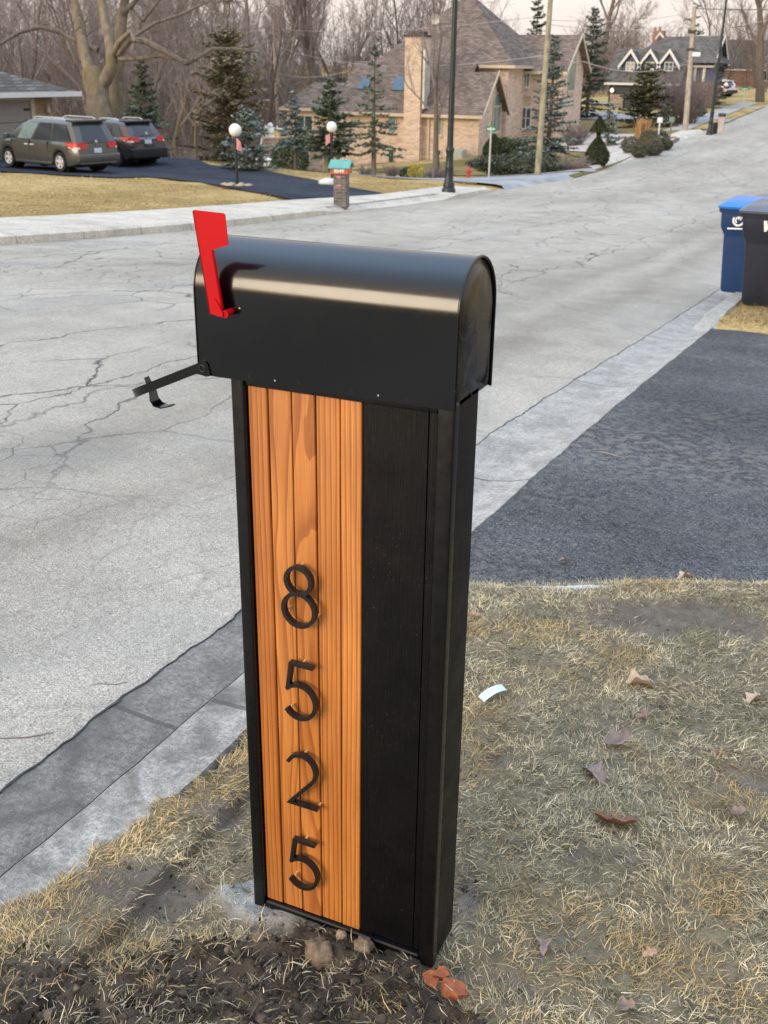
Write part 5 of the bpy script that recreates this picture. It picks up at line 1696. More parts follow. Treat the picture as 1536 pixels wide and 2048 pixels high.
# ---- shrubs
def shrubs():
    def leafy(name, px, by, D, label, cat, mb, group=None):
        b = gp(px, by, D)
        t = thing(name, label, cat, b, 0, group)
        obj('foliage', mb, M['evergreen'], t, None, local=True)
        return t
    YEW = ((.026, .036, .018), (.085, .098, .045)); SAGE = ((.085, .085, .055), (.20, .19, .125)); PURP = ((.05, .032, .032), (.10, .065, .062)); GRN = ((.035, .05, .022), (.11, .14, .065))
    b = gp(1192, 330, 48.0); s = 48.0 / F
    H1 = at(1192, 232, 48)[2] - b[2]

    def pear(t):
        if t < .62: return max(.05, math.sin(math.pi * (.14 + .86 * t / .62)) ** .8 * (1 - .55 * t / .62)) if t > 0 else .3
        if t < .70: return .10
        return .62 * (1 - (t - .70) / .30) ** .9 + .02
    t = thing('topiary', 'yew clipped into a cone on a pear shape at the lawn corner', 'topiary', b)
    obj('foliage', bush(301, 30 * s, 30 * s, H1 / 2, 9000, .055, YEW, .7, pear, .05), M['evergreen'], t, None, local=True)
    mb = MB(); mb.tube([(0, 0, -.1), (0, 0, H1 * .72)], [.05, .04], 7); obj('trunk', mb, M['bark'], t, 60, local=True)
    leafy('arborvitae', 986, 308, 57, 'dark pointed evergreen at the corner of the brick house porch', 'shrub', bush(302, .62, .62, .74, 4000, .08, YEW, .6, lambda t: math.sin(math.pi * (.1 + .9 * t)) ** .7 * (1 - .3 * t), .06))
    leafy('shrub', 1015, 305, 58, 'spreading dark green shrub between the pointed evergreen and the blue-green spruce', 'shrub', bush(303, 1.3, .9, .6, 3500, .09, GRN))
    for i, (px, by, D, rx, rz, lab) in enumerate([(1262, 294, 54, .50, .42, 'leftmost rounded sage-grey shrub of the planting bed'), (1280, 298, 53, .42, .36, 'lowest small ball shrub in front of the planting bed'), (1297, 286, 56, .55, .50, 'largest ball shrub behind the others in the planting bed'),
                                                     (1307, 297, 54, .50, .42, 'ball shrub right of centre at the front of the planting bed'), (1318, 282, 58, .52, .46, 'ball shrub under the white post in the planting bed'), (1330, 288, 57, .42, .30, 'rightmost spreading shrub of the planting bed')]):
        leafy('rounded_shrub', px, by, D, lab, 'shrub', bush(310 + i, rx, rx, rz, 2600, .05, SAGE, .7, None, .06), 'ball shrubs of the planting bed')
    b = gp(1284, 280, 56.5)
    r = random.Random(4); mb = MB()
    for _ in range(700):
        a = r.uniform(0, 6.28); q = Vector((r.gauss(0, .12), r.gauss(0, .12), 0)); d = Vector((math.cos(a) * .28 * r.random(), math.sin(a) * .28 * r.random(), 1)).normalized(); l = r.uniform(.9, 1.75)
        w = Vector((-math.sin(a), math.cos(a), 0)) * .016; k = r.uniform(.7, 1.2)
        e = q + d * l; m_ = q + d * l * .6
        mb.add([q - w, q + w, m_ + w * 1.3, m_ - w * 1.3, e + Vector((math.cos(a), math.sin(a), -.4)) * .08], [(0, 1, 2, 3), (3, 2, 4)], (.52 * k, .33 * k, .16 * k))
    t = thing('ornamental_grass', 'clump of tall tan ornamental grass standing in the planting bed', 'grass clump', b); obj('foliage', mb, M['strawgrass'], t, None, local=True)
    # leafless shrubs
    for i, (px, by, D, rad, h, n, lab, mt) in enumerate([
            (1368, 250, 78, 2.2, 3.6, 260, 'big leafless purple-brown bush behind the second wooden utility pole', 'twig'), (1335, 226, 84, 1.6, 2.8, 140, 'leafless bush between the olive-green spruce and the purple-brown bush', 'twig'),
            (1150, 280, 66, 1.3, 1.6, 130, 'leafless reddish bush at the corner of the pinkish driveway', 'twig'), (1110, 330, 47, 1.2, .75, 130, 'low twiggy brown shrub left of the clipped yew', 'twig2'), (1150, 335, 46.5, 1.3, .7, 130, 'low pale twiggy shrub touching the clipped yew', 'twig2'),
            (732, 345, 47, .38, .8, 70, 'round leafless bush left of the tall open spruce trunk', 'twig'), (782, 344, 47, .34, .8, 60, 'leafless bush under the small basement window', 'twig'), (755, 346, 46, .7, .4, 70, 'low spreading leafless shrub at the tall open spruce foot', 'twig'),
            (838, 345, 46, .8, .55, 60, 'sparse leafless shrub by the yellow flowers left of the lamp', 'twig2'), (880, 340, 45, 1.1, .6, 110, 'low dark twiggy shrub just left of the street lamp base', 'twig'),
            (410, 318, 48, 1.0, 1.0, 100, 'pale dry brush clump left of the left globe lamp', 'twig2'), (360, 316, 47, 1.2, 1.1, 120, 'tall dry grassy brush behind the dark car', 'twig2')]):
        b = gp(px, by, D); t = thing('leafless_shrub', lab, 'shrub', b, 0, 'leafless shrubs')
        obj('branches', twiggy(330 + i, rad, h, n, .010 * (1 + D / 90), rad / h * .9, 5), M[mt], t, None, local=True)
    leafy('shrub', 815, 344, 47, 'small round green shrub at the base of the brick house chimney wall', 'shrub', bush(305, .36, .36, .30, 1500, .05, GRN))
    leafy('shrub', 1392, 228, 84, 'low green shrub at the foot of the blue house', 'shrub', bush(306, .8, .6, .45, 1500, .07, GRN))
    leafy('hedge_shrub', 580, 328, 47, 'dark clipped evergreen block by the low stone wall', 'shrub', bush(307, .9, .7, .95, 3500, .08, GRN, .6, None, .05))
    # spreading juniper and its yellow-flowered neighbour
    leafy('juniper', 1030, 342, 46, 'low spreading grey-green juniper under the blue-green spruce', 'shrub', bush(308, 2.1, 1.1, .42, 5000, .09, ((.05, .06, .04), (.12, .13, .085))))
    b = gp(832, 352, 43)
    leafy('flowering_shrub', 832, 352, 43, 'small shrub with yellow blooms at the side street corner', 'shrub', bush(309, .35, .3, .28, 500, .06, ((.45, .33, .04), (.60, .48, .10))))


shrubs()


def lawn_tufts():
    """short dead grass over the lawns across the road"""
    r = np.random.default_rng(15)
    n = 60000
    x = r.uniform(-34, -12.3, n); y = r.uniform(8, 37, n)
    q = (np.stack([x, y, H(x, y)], 1) - CAM) @ RM.T
    u = F * q[:, 0] / q[:, 2] + 768
    k = (q[:, 2] > 1) & (u > -150) & (u < 1000)
    bx = np.interp(y, [-8, 13, 22, 26, 30, 33.4], [-13.6, -13.5, -12.9, -12.2, -12.3, -12.2])
    k &= x < bx + .06
    k &= ~in_poly(x, y, drive_poly)
    x, y = x[k], y[k]; n = len(x)
    t = vnoise(x, y, .9, 3, 4)
    k = r.random(n) < np.clip(.2 + 1.4 * t, 0, 1)
    x, y, t = x[k], y[k], t[k]; n = len(x)
    pal = np.array([[.50, .36, .16], [.58, .44, .23], [.42, .29, .13], [.36, .25, .11]])
    C = pal[r.integers(0, 4, n)] * (.6 + .75 * t)[:, None]
    o = blades('dry_grass', x, y, H(x, y), r.uniform(.03, .085, n), r.uniform(.008, .018, n), np.clip(r.normal(1.05, .35, n), .1, 1.5), r.uniform(0, 6.3, n), C, 19)
    tag(o, 'short tan winter turf on the lawn across the road', 'grass', kind='stuff')


lawn_tufts()


# ------------------------------------------------------------------ houses
def slab(mb, pts, th):
    """a roof plane: polygon of 3D points with thickness below"""
    P = [Vector(p) for p in pts]
    n = (P[1] - P[0]).cross(P[2] - P[0]).normalized()
    if n.z < 0: n = -n
    m = len(P)
    mb.add(P + [p - n * th for p in P], [tuple(range(m)), tuple(range(2 * m - 1, m - 1, -1))] + [(i, (i + 1) % m, (i + 1) % m + m, i + m) for i in range(m)])


def gable_x(parent, x0, x1, y0, y1, zb, ze, zr, wall, roof, trim, ov=.35, rake=True, walls=True, left_over=.25):
    """block with its ridge along X"""
    ym = (y0 + y1) / 2
    if walls:
        mb = MB(); mb.prism([(y0, zb), (y1, zb), (y1, ze), (ym, zr - .05), (y0, ze)], 'x', x0, x1); obj('wall', mb, wall, parent)
    m = (zr - ze) / (ym - y0)
    mb = MB()
    ya, yb = y0 - ov, y1 + ov
    za = ze - ov * m
    slab(mb, [(x0 - left_over, ya, za), (x1 + ov, ya, za), (x1 + ov, ym, zr), (x0 - left_over, ym, zr)], .10)
    slab(mb, [(x1 + ov, yb, za), (x0 - left_over, yb, za), (x0 - left_over, ym + .001, zr), (x1 + ov, ym + .001, zr)], .10)
    rf = obj('roof', mb, roof, parent)
    mb = MB()
    mb.box(x0 - left_over + .01, x1 + ov - .01, ya - .09, ya - .005, za - .17, za + .01)
    obj('gutter', mb, trim, rf)
    if rake:
        mb = MB()
        for s, yy in ((1, ya), (-1, yb)):
            a = Vector((x1 + ov + .002, yy, za - .12)); b = Vector((x1 + ov + .002, ym, zr - .12))
            h = Vector((0, 0, .24)); t = Vector((.05, 0, 0))
            mb.add([a, b, b + h, a + h, a + t, b + t, b + h + t, a + h + t], [(0, 1, 2, 3), (7, 6, 5, 4), (0, 4, 5, 1), (1, 5, 6, 2), (2, 6, 7, 3), (3, 7, 4, 0)])
        obj('rake_board', mb, trim, rf)
    return rf


def hip(parent, x0, x1, y0, y1, ze, zr, roof, trim, ov=.45, ridge=0.0, axis='x', gut=True):
    xa, xb, ya, yb = x0 - ov, x1 + ov, y0 - ov, y1 + ov
    cx, cy = (xa + xb) / 2, (ya + yb) / 2
    if axis == 'x': A, B = (cx - ridge / 2, cy, zr), (cx + ridge / 2, cy, zr)
    else: A, B = (cx, cy - ridge / 2, zr), (cx, cy + ridge / 2, zr)
    c = [(xa, ya, ze), (xb, ya, ze), (xb, yb, ze), (xa, yb, ze)]
    mb = MB()
    vs = c + [A, B]
    if ridge < .01: fs = [(0, 1, 4), (1, 2, 4), (2, 3, 4), (3, 0, 4), (3, 2, 1, 0)]
    elif axis == 'x': fs = [(0, 1, 5, 4), (1, 2, 5), (2, 3, 4, 5), (3, 0, 4), (3, 2, 1, 0)]
    else: fs = [(0, 1, 4), (1, 2, 5, 4), (2, 3, 5), (3, 0, 4, 5), (3, 2, 1, 0)]
    mb.add(vs, fs)
    rf = obj('roof', mb, roof, parent)
    if gut:
        mb = MB()
        mb.box(xa, xb, ya - .10, ya - .002, ze - .16, ze + .02); mb.box(xb + .002, xb + .10, ya - .1, yb, ze - .16, ze + .02)
        mb.box(xa, xb, ya, yb, ze - .14, ze - .12)
        obj('gutter', mb, trim, rf)
    return rf


def window(parent, axis, c, u0, u1, z0, z1, glass, frame, bars=(1, 0), fw=.07, archtop=False, sill=True):
    """a window standing proud of the wall plane; axis 'y': plane y=c facing -Y, 'x': plane x=c facing +X"""
    sgn = -1 if axis == 'y' else 1

    def bx(mb, a0, a1, b0, b1, d0, d1):
        if axis == 'y': mb.box(a0, a1, c - d1, c - d0, b0, b1)
        else: mb.box(c + d0, c + d1, a0, a1, b0, b1)
    mb = MB()
    if archtop:
        r = (u1 - u0) / 2; n = 10
        poly = [(u0, z0), (u1, z0)] + [((u0 + u1) / 2 + r * math.cos(math.pi * i / n), z1 + 1.1 * r * math.sin(math.pi * i / n)) for i in range(n + 1)]
        if axis == 'y': mb.prism(poly, 'y', c - .03, c + .05)
        else: mb.prism(poly, 'x', c - .05, c + .03)
    else: bx(mb, u0, u1, z0, z1, -.05, .03)
    w = obj('window', mb, glass, parent)
    mb = MB()
    bx(mb, u0 - fw, u0 + .001, z0 - fw, z1 + (0 if archtop else fw), -.02, .062); bx(mb, u1 - .001, u1 + fw, z0 - fw, z1 + (0 if archtop else fw), -.02, .062)
    bx(mb, u0, u1, z0 - fw, z0, -.02, .06)
    if not archtop: bx(mb, u0, u1, z1, z1 + fw, -.02, .06)
    else:
        r = (u1 - u0) / 2 + fw / 2; n = 12
        pts = [((u0 + u1) / 2 + r * math.cos(math.pi * i / n), z1 + 1.1 * r * math.sin(math.pi * i / n)) for i in range(n + 1)]
        P3 = [(p[0], c - .03, p[1]) if axis == 'y' else (c + .03, p[0], p[1]) for p in pts]
        mb.tube(P3, fw * .55, 6); bx(mb, u0, u1, z1 - .04, z1 + .04, .0, .055)
    for i in range(1, bars[0] + 1):
        u = u0 + (u1 - u0) * i / (bars[0] + 1); bx(mb, u - .03, u + .03, z0, z1, .031, .05)
    for i in range(1, bars[1] + 1):
        z = z0 + (z1 - z0) * i / (bars[1] + 1); bx(mb, u0, u1, z - .02, z + .02, .031, .048)
    obj('frame', mb, frame, w)
    if sill:
        mb = MB(); bx(mb, u0 - fw - .05, u1 + fw + .05, z0 - fw - .10, z0 - fw - .001, -.02, .11); obj('sill', mb, frame, w)
    return w


def house_tan():
    Yw = float(G(690, 330)[1]) - .5
    A = lambda px, py: onY(px, py, Yw)
    xL = A(679, 300)[0]; xR = A(965, 300)[0] - .30; ze = A(830, 215)[2]; zb = -5.2
    T = thing('brick_house', 'large tan brick house with steep brown hip roof and tall brick chimney', 'house', (xR - 6, Yw + 6, gz(xR - 6, Yw + 6)))
    # right-hand gable: apex on the plane x = xR
    ap = onX(1001, 145, xR + .38); yr = float(ap[1]); zr = float(ap[2])
    m = (zr - ze) / (yr - Yw)
    bk = onX(1020, 205, xR + .38); print('GABLE', yr - Yw, bk[1] - Yw, zr - ze)
    y2 = float(bk[1]) - .35; yr = (Yw + y2) / 2; m = (zr - ze) / (yr - Yw)
    gable_x(T, xL + 4.0, xR, Yw, y2, zb, ze, zr, M['brick1'], M['shingle'], M['cream'], .38, True, True, .0)
    # main two-storey block
    Ym = y2 + .1
    xm1 = float(onY(1017, 150, Ym)[0]); zme = float(onY(1000, 131, Ym - .5)[2]); xm0 = float(onY(742, 125, Ym - .5)[0]) + .5
    dep = (xm1 - xm0) * .98
    mb = MB(); mb.box(xm0, xm1, Ym, Ym + dep, zb, zme + .02); obj('wall', mb, M['brick1'], T)
    apx = onY(935, -14, Ym + dep / 2)
    hip(T, xm0, xm1, Ym, Ym + dep, zme, float(apx[2]), M['shingle'], M['cream'], .5)
    # left wing: same eave, taller ridge
    pl = onY(694, 122, Yw)                     # follow the roof plane up to the ridge end seen at (694,122)
    rr = ray(694, 122)
    t = (ze + m * (CAM[1] - Yw) - CAM[2]) / (rr[2] - m * rr[1])
    PL = CAM + t * rr
    yl = float(PL[1]); zl = float(PL[2])
    yl = min(yl, Ym + 2.0); zl = ze + m * (yl - Yw)
    gable_x(T, xL + .25, xm1 - 1.9, Yw + .001, 2 * yl - Yw, zb, ze, zl, M['brick1'], M['shingle'], M['cream'], .379, False, True, .45)
    # right wing with a tall gable facing the street
    YB = Ym + 3.6
    xB = float(onY(1131, 200, YB)[0]) - .3
    apB = onX(1153, 68, xB + .42); print('GB', apB[1] - YB); ebz = float(onY(1126, 133, YB)[2])
    yBr = (YB + float(onX(1167, 140, xB)[1])) / 2
    gable_x(T, xm1 - 2.5, xB, YB, 2 * yBr - YB, zb, ebz, float(apB[2]), M['brick1'], M['shingle'], M['cream'], .42)
    # a lower link roof between main block and right wing
    # chimney
    ch0 = A(815, 200)[0]; ch1 = A(848, 200)[0]; zt = A(830, 74)[2]
    mb = MB(); mb.box(ch0, ch1 - .02, Yw - .55, Yw + .9, zb, zt); cb = obj('chimney', mb, M['brick1'], T)
    mb = MB(); mb.box(ch0 - .06, ch1 + .04, Yw - .62, Yw + .97, zt, zt + .12); mb.box(ch0 + .15, ch1 - .15, Yw - .4, Yw + .7, zt + .12, zt + .32); obj('chimney_cap', mb, M['shingle3'], cb)
    mb = MB(); xd = A(851, 200)[0]; mb.box(xd, xd + .13, Yw - .55, Yw - .05, A(0, 190)[2] - .1, A(850, 100)[2]); obj('flashing', mb, M['galv'], cb)
    # windows on the long wall
    def W(px0, py0, px1, py1, g='glassg', bars=(0, 0)):
        a = A(px0, py1); b = A(px1, py0)
        window(T, 'y', Yw, float(a[0]), float(b[0]), float(a[2]), float(b[2]), M[g], M['cream'], bars, .06)
    W(778, 219, 792, 264); W(871, 220, 884, 268)
    W(778, 299, 788, 324, 'glassd'); W(869, 301, 882, 309, 'glassd')
    # downspouts
    for px in (683, 687):
        x = float(A(px, 300)[0]); mb = MB(); mb.box(x - .05, x + .05, Yw - .12, Yw - .02, zb, ze - .1); obj('downspout', mb, M['white'], T)
    x = float(A(857, 300)[0]); mb = MB(); mb.box(x - .05, x + .05, Yw - .12, Yw - .02, zb, ze - .1); obj('downspout', mb, M['cream'], T)
    # corner quoin pilaster by the chimney and wall lamp
    lp = A(816, 256); mb = MB(); mb.lathe([(.02, -.22), (.09, -.05), (.11, .1), (.02, .28)], 8, (lp[0], Yw - .12, lp[2])); mb.box(lp[0] - .02, lp[0] + .02, Yw - .12, Yw - .001, lp[2] - .02, lp[2] + .02); obj('wall_lamp', mb, M['black'], T)
    # skylights lying in the roof plane
    mr = m
    for (px, py, w_) in ((800, 168, .8), (731, 166, .7)):
        r_ = ray(px, py); t = (ze + mr * (CAM[1] - Yw) - CAM[2]) / (r_[2] - mr * r_[1]); c = CAM + t * r_
        uy = Vector((0, 1, mr)).normalized(); nn = Vector((0, -mr, 1)).normalized()
        mb = MB(); c = Vector(c) + nn * .06
        P = [c + Vector((-w_ / 2, 0, 0)) - uy * .55, c + Vector((w_ / 2, 0, 0)) - uy * .55, c + Vector((w_ / 2, 0, 0)) + uy * .55, c + Vector((-w_ / 2, 0, 0)) + uy * .55]
        slab(mb, P, .12); obj('skylight', mb, M['skylight'], T)
    # arched windows in the gables facing the street
    g0 = onX(984, 262, xR); g1 = onX(998, 262, xR); gt = onX(991, 213, xR)
    window(T, 'x', xR, float(g0[1]), float(g1[1]), float(onX(991, 262, xR)[2]), float(gt[2]), M['glassg'], M['cream'], (1, 0), .08, True)
    g0 = onX(1135, 178, xB); g1 = onX(1147, 178, xB)
    window(T, 'x', xB, float(g0[1]), float(g1[1]), float(onX(1141, 180, xB)[2]), float(onX(1141, 124, xB)[2]), M['glassg'], M['cream'], (1, 0), .08, True)
    # windows between the wings
    for (p0, p1, q0, q1) in ((1047, 1060, 140, 172), (1042, 1062, 216, 256)):
        a = onY(p0, q1, YB - .0); b = onY(p1, q0, YB)
        window(T, 'y', YB, float(a[0]), float(b[0]), float(a[2]), float(b[2]), M['glassg'] if q0 < 200 else M['glassd'], M['white'], (1, 1), .06)
    a = onY(1128, 200, YB); b = onY(1128, 133, YB)
    # satellite dish on the ridge
    d = at(872, 38, 66); mb = MB(); mb.lathe([(.0, .0), (.18, .03), (.32, .11)], 12, (0, 0, 0), False)
    mb.v = [(d[0] + x, d[1] - z, d[2] + y) for x, y, z in mb.v]
    mb.tube([(d[0], d[1], d[2]), (d[0] + .1, d[1] + .3, d[2] - .8)], .03, 6); obj('satellite_dish', mb, M['galv'], T, 40)
    # condenser
    c = G(916, 322); c = onY(916, 320, Yw - 1.0)
    t2 = thing('air_conditioner', 'grey-green air conditioning unit beside the brick wall right of the street lamp', 'air conditioner', c)
    s = .42; mb = MB(); mb.box(c[0] - s, c[0] + s, c[1] - s, c[1] + s, c[2] - .35, c[2] + .62, .04); bo = obj('cabinet', mb, M['ac'], t2, 30)
    mb = MB()
    for k in range(9): mb.box(c[0] - s + .06, c[0] + s - .06, c[1] - s - .012, c[1] - s + .005, c[2] + .08 + k * .055, c[2] + .105 + k * .055)
    obj('grille', mb, M['galv'], t2)
    # second cabinet
    # low brown-roofed garage to the left
    Yg = Yw + 2.5
    B = lambda px, py: onY(px, py, Yg)
    x0 = float(B(574, 250)[0]); x1 = float(B(672, 250)[0]); zee = float(B(600, 216)[2])
    T2 = thing('garage_block', 'low brick garage with tan hip roof left of the large brick house', 'garage', (x0 + 2, Yg + 3, gz(x0, Yg)))
    mb = MB(); mb.box(x0, x1, Yg, Yg + 5.5, zb, zee); obj('wall', mb, M['brick1'], T2)
    hip(T2, x0, x1, Yg, Yg + 5.5, zee, float(B(600, 168)[2]) + .1, M['shingle'], M['cream'], .35, (x1 - x0) * .62)
    window(T2, 'y', Yg, x0 + .8, x0 + 2.0, zee - 1.5, zee - .5, M['glassd'], M['white'], (1, 0))


house_tan()


def house_blue():
    Y0 = 101.0
    A = lambda px, py: onY(px, py, Y0)
    x0 = float(A(1217, 190)[0]); x1 = float(A(1352, 190)[0]); ze = float(A(1285, 159)[2]); zb = -3.2
    T = thing('blue_house', 'slate-blue house with three white-trimmed dormers and a red brick chimney', 'house', (x1, Y0 + 5, gz(x1, Y0)))
    zr = float(onY(1255, 97, Y0 + 3.4)[2])
    gable_x(T, x0, x1, Y0, Y0 + 6.8, zb, ze, zr, M['navy'], M['shingle2'], M['white'], .4, False, True, .4)
    # high rear block with ridge toward the street
    Yb = Y0 + 2.2
    xb0 = float(onY(1262, 100, Yb + 4.4)[0]); xb1 = float(onY(1385, 150, Yb)[0])
    zb_r = float(onY(1320, 73, Yb + 4.4)[2]); zbe = ze + (zr - ze) * .55
    hip(T, xb0 + .5, xb1 + 2.0, Yb, Yb + 8.8, zbe, zb_r, M['shingle2'], M['white'], .3, (xb1 - xb0) * .45, 'x', False)
    # right block: gable end to the street
    Yr = Y0 + 3.0
    C = lambda px, py: onY(px, py, Yr)
    xr0 = float(C(1352, 150)[0]); xr1 = float(C(1419, 150)[0]); zre = float(C(1400, 126)[2])
    ap = onX(1428, 72, xr1)
    zrr = float(onY(1400, 72, Yr + 4.2)[2])
    zmid = float(C(1400, 164)[2])
    mb = MB(); mb.box(xr0, xr1, Yr, Yr + 8.4, zb, zmid - .002); obj('wall', mb, M['brick2'], T)
    gable_x(T, xr0, xr1, Yr - .004, Yr + 8.4, zmid, zre, zrr, M['blue'], M['shingle2'], M['white'], .35, True, True, .0)
    # bay of white posts
    for px in (1388, 1406):
        a = C(px, 164); b = C(px, 126); mb = MB(); mb.box(float(a[0]) - .12, float(a[0]) + .12, Yr - .14, Yr - .006, float(a[2]), float(b[2])); obj('corner_board', mb, M['white'], T)
    window(T, 'y', Yr, float(C(1408, 180)[0]), float(C(1412, 180)[0]), float(C(1410, 186)[2]), float(C(1410, 170)[2]), M['glassd'], M['white'], (0, 0), .05)
    # dormers
    Yd = Y0 + .9
    D = lambda px, py: onY(px, py, Yd)
    for cx in (1260, 1298.5, 1337):
        l = float(D(cx - 15, 140)[0]); r = float(D(cx + 15, 140)[0]); z0 = float(D(cx, 146)[2]); z1 = float(D(cx, 123)[2]); zp = float(D(cx, 101)[2]); xm = (l + r) / 2
        mb = MB(); mb.prism([(l, z0), (r, z0), (r, z1), (xm, zp - .12), (l, z1)], 'y', Yd, Yd + 3.2); dm = obj('dormer', mb, M['blue'], T)
        mb = MB(); ov = .26; k = (zp - z1) / (xm - l)
        for s, e in ((-1, l), (1, r)):
            slab(mb, [(e + s * ov, Yd - .3, z1 - ov * k), (xm, Yd - .3, zp), (xm, Yd + 3.2, zp), (e + s * ov, Yd + 3.2, z1 - ov * k)], .1)
        obj('dormer_roof', mb, M['shingle2'], dm)
        mb = MB()
        for s, e in ((-1, l), (1, r)):
            a = Vector((e + s * (ov + .1), Yd - .36, z1 - (ov + .1) * k - .2)); b = Vector((xm, Yd - .36, zp - .20)); h = Vector((0, 0, .34)); t = Vector((0, .07, 0))
            mb.add([a, b, b + h, a + h, a + t, b + t, b + h + t, a + h + t], [(0, 1, 2, 3), (7, 6, 5, 4), (0, 4, 5, 1), (1, 5, 6, 2), (2, 6, 7, 3), (3, 7, 4, 0)])
        obj('rake_board', mb, M['white'], dm)
        window(T, 'y', Yd, l + .35, r - .35, z0 + .22, z1 - .1, M['glassl'] if cx < 1300 else M['glassd'], M['white'], (1, 1), .07, False, False)
    # chimney
    p = at(1318, 80, 104); c0 = at(1306, 80, 104)[0]; c1 = at(1329, 80, 104)[0]
    mb = MB(); mb.box(c0, c1, p[1] - .5, p[1] + .5, p[2] - 3, at(1318, 62, 104)[2]); ch = obj('chimney', mb, M['brick2'], T)
    zt = at(1318, 62, 104)[2]
    for px in (1311, 1321):
        q = at(px, 62, 104); mb = MB(); mb.lathe([(.16, 0), (.13, .3), (.17, .33)], 8, (q[0], p[1], zt)); obj('chimney_pot', mb, M['brick2'], ch, 40)
    # cross gable with white rake by the chimney
    g = at(1320, 70, 103); mb = MB()
    q0 = at(1309, 80, 102.5); q1 = at(1343, 98, 102.5); q2 = at(1320, 69, 102.5)
    mb.prism([(q0[0], q0[2] - .5), (q1[0], q1[2] - .2), (q2[0], q2[2])], 'y', q2[1], q2[1] + 3.5); cg = obj('cross_gable', mb, M['shingle2'], T)
    mb = MB()
    for a, b in ((q0, q2), (q1, q2)):
        a = Vector((a[0], q2[1] - .03, a[2])); b = Vector((b[0], q2[1] - .03, b[2])); h = Vector((0, 0, .22)); t = Vector((0, -.1, 0))
        mb.add([a, b, b + h, a + h, a + t, b + t, b + h + t, a + h + t], [(0, 1, 2, 3), (7, 6, 5, 4), (0, 4, 5, 1), (1, 5, 6, 2), (2, 6, 7, 3), (3, 7, 4, 0)])
    obj('rake_board', mb, M['white'], cg)
    # stone pier, garage opening, porch lamp
    a = A(1219, 216); b = A(1248, 189); mb = MB(); mb.box(float(a[0]) + .0, float(b[0]), Y0 - .25, Y0 - .01, zb, float(b[2])); obj('stone_pier', mb, M['stone'], T)
    q = A(1226, 181); mb = MB(); mb.lathe([(.02, -.16), (.14, -.1), (.17, .05), (.05, .2)], 10, (q[0], Y0 - .4, q[2])); lm = obj('porch_lamp', mb, None or M['lampglow'], T, 40)
    # front entry arch at the right of the dormers
    a = A(1320, 215); b = A(1350, 170); mb = MB(); mb.box(float(a[0]), float(b[0]) + .3, Y0 - .12, Y0 - .008, zb, float(A(1330, 163)[2])); obj('entry_wall', mb, M['brick2'], T)
    window(T, 'y', Y0 - .12, float(A(1328, 200)[0]), float(A(1340, 200)[0]), float(A(1335, 208)[2]), float(A(1335, 182)[2]), M['glassd'], M['white'], (0, 0), .06, True, False)


def lampglow():
    m, nt, b = newmat('porch_lamp_glow')
    b.inputs['Base Color'].default_value = (.9, .8, .5, 1)
    b.inputs['Emission Color'].default_value = (1, .82, .42, 1)
    b.inputs['Emission Strength'].default_value = 1.3
    M['lampglow'] = m


lampglow()
house_blue()


def house_left():
    P = at(108, 240, 43)
    xg, yg = float(P[0]), float(P[1])
    X = lambda px, py: onX(px, py, xg)
    zb = gz(xg, yg) - .4
    ze = float(onX(148, 184, xg + .75)[2])
    T = thing('garage_house', 'low house with taupe garage door and wide grey-brown hip roof at the left edge', 'house', (xg - 4, yg - 5, zb + .4))
    mb = MB(); mb.box(xg - 9, xg, yg - 13, yg, zb, ze + .05); obj('wall', mb, M['brickg'], T)
    zr = float(onX(0, 128, xg - 5)[2]) + .5
    hip(T, xg - 9, xg, yg - 13, yg, ze, zr + .25, M['shingle2'], M['white'], .80, 5.0, 'y')
    mb = MB(); y1 = float(X(62, 240)[1]); y0 = y1 - 4.9; zt = float(X(30, 201)[2])
    mb.box(xg, xg + .035, y0, y1, zb, zt); d = obj('garage_door', mb, M['taupe'], T)
    mb = MB()
    for k in range(1, 4): mb.box(xg + .035, xg + .045, y0, y1, zb + k * .56, zb + k * .56 + .02)
    obj('panel_line', mb, M['shingle3'], d)
    mb = MB(); q = X(52, 219); mb.box(xg + .036, xg + .05, float(q[1]) - .17, float(q[1]) + .17, float(q[2]) - .05, float(q[2]) + .05); obj('strap_hinge', mb, M['black'], d)
    mb = MB(); mb.box(xg, xg + .08, y1, y1 + .22, zb, zt + .15); mb.box(xg, xg + .079, y0, y1, zt, zt + .149); obj('door_jamb', mb, M['cream'], T)
    q = X(91, 219); mb = MB(); mb.lathe([(.03, -.16), (.09, -.1), (.07, .1), (.02, .2)], 8, (xg + .14, q[1], q[2])); mb.box(xg, xg + .14, q[1] - .02, q[1] + .02, q[2] - .03, q[2] + .03); obj('wall_lamp', mb, M['galv'], T, 40)


house_left()


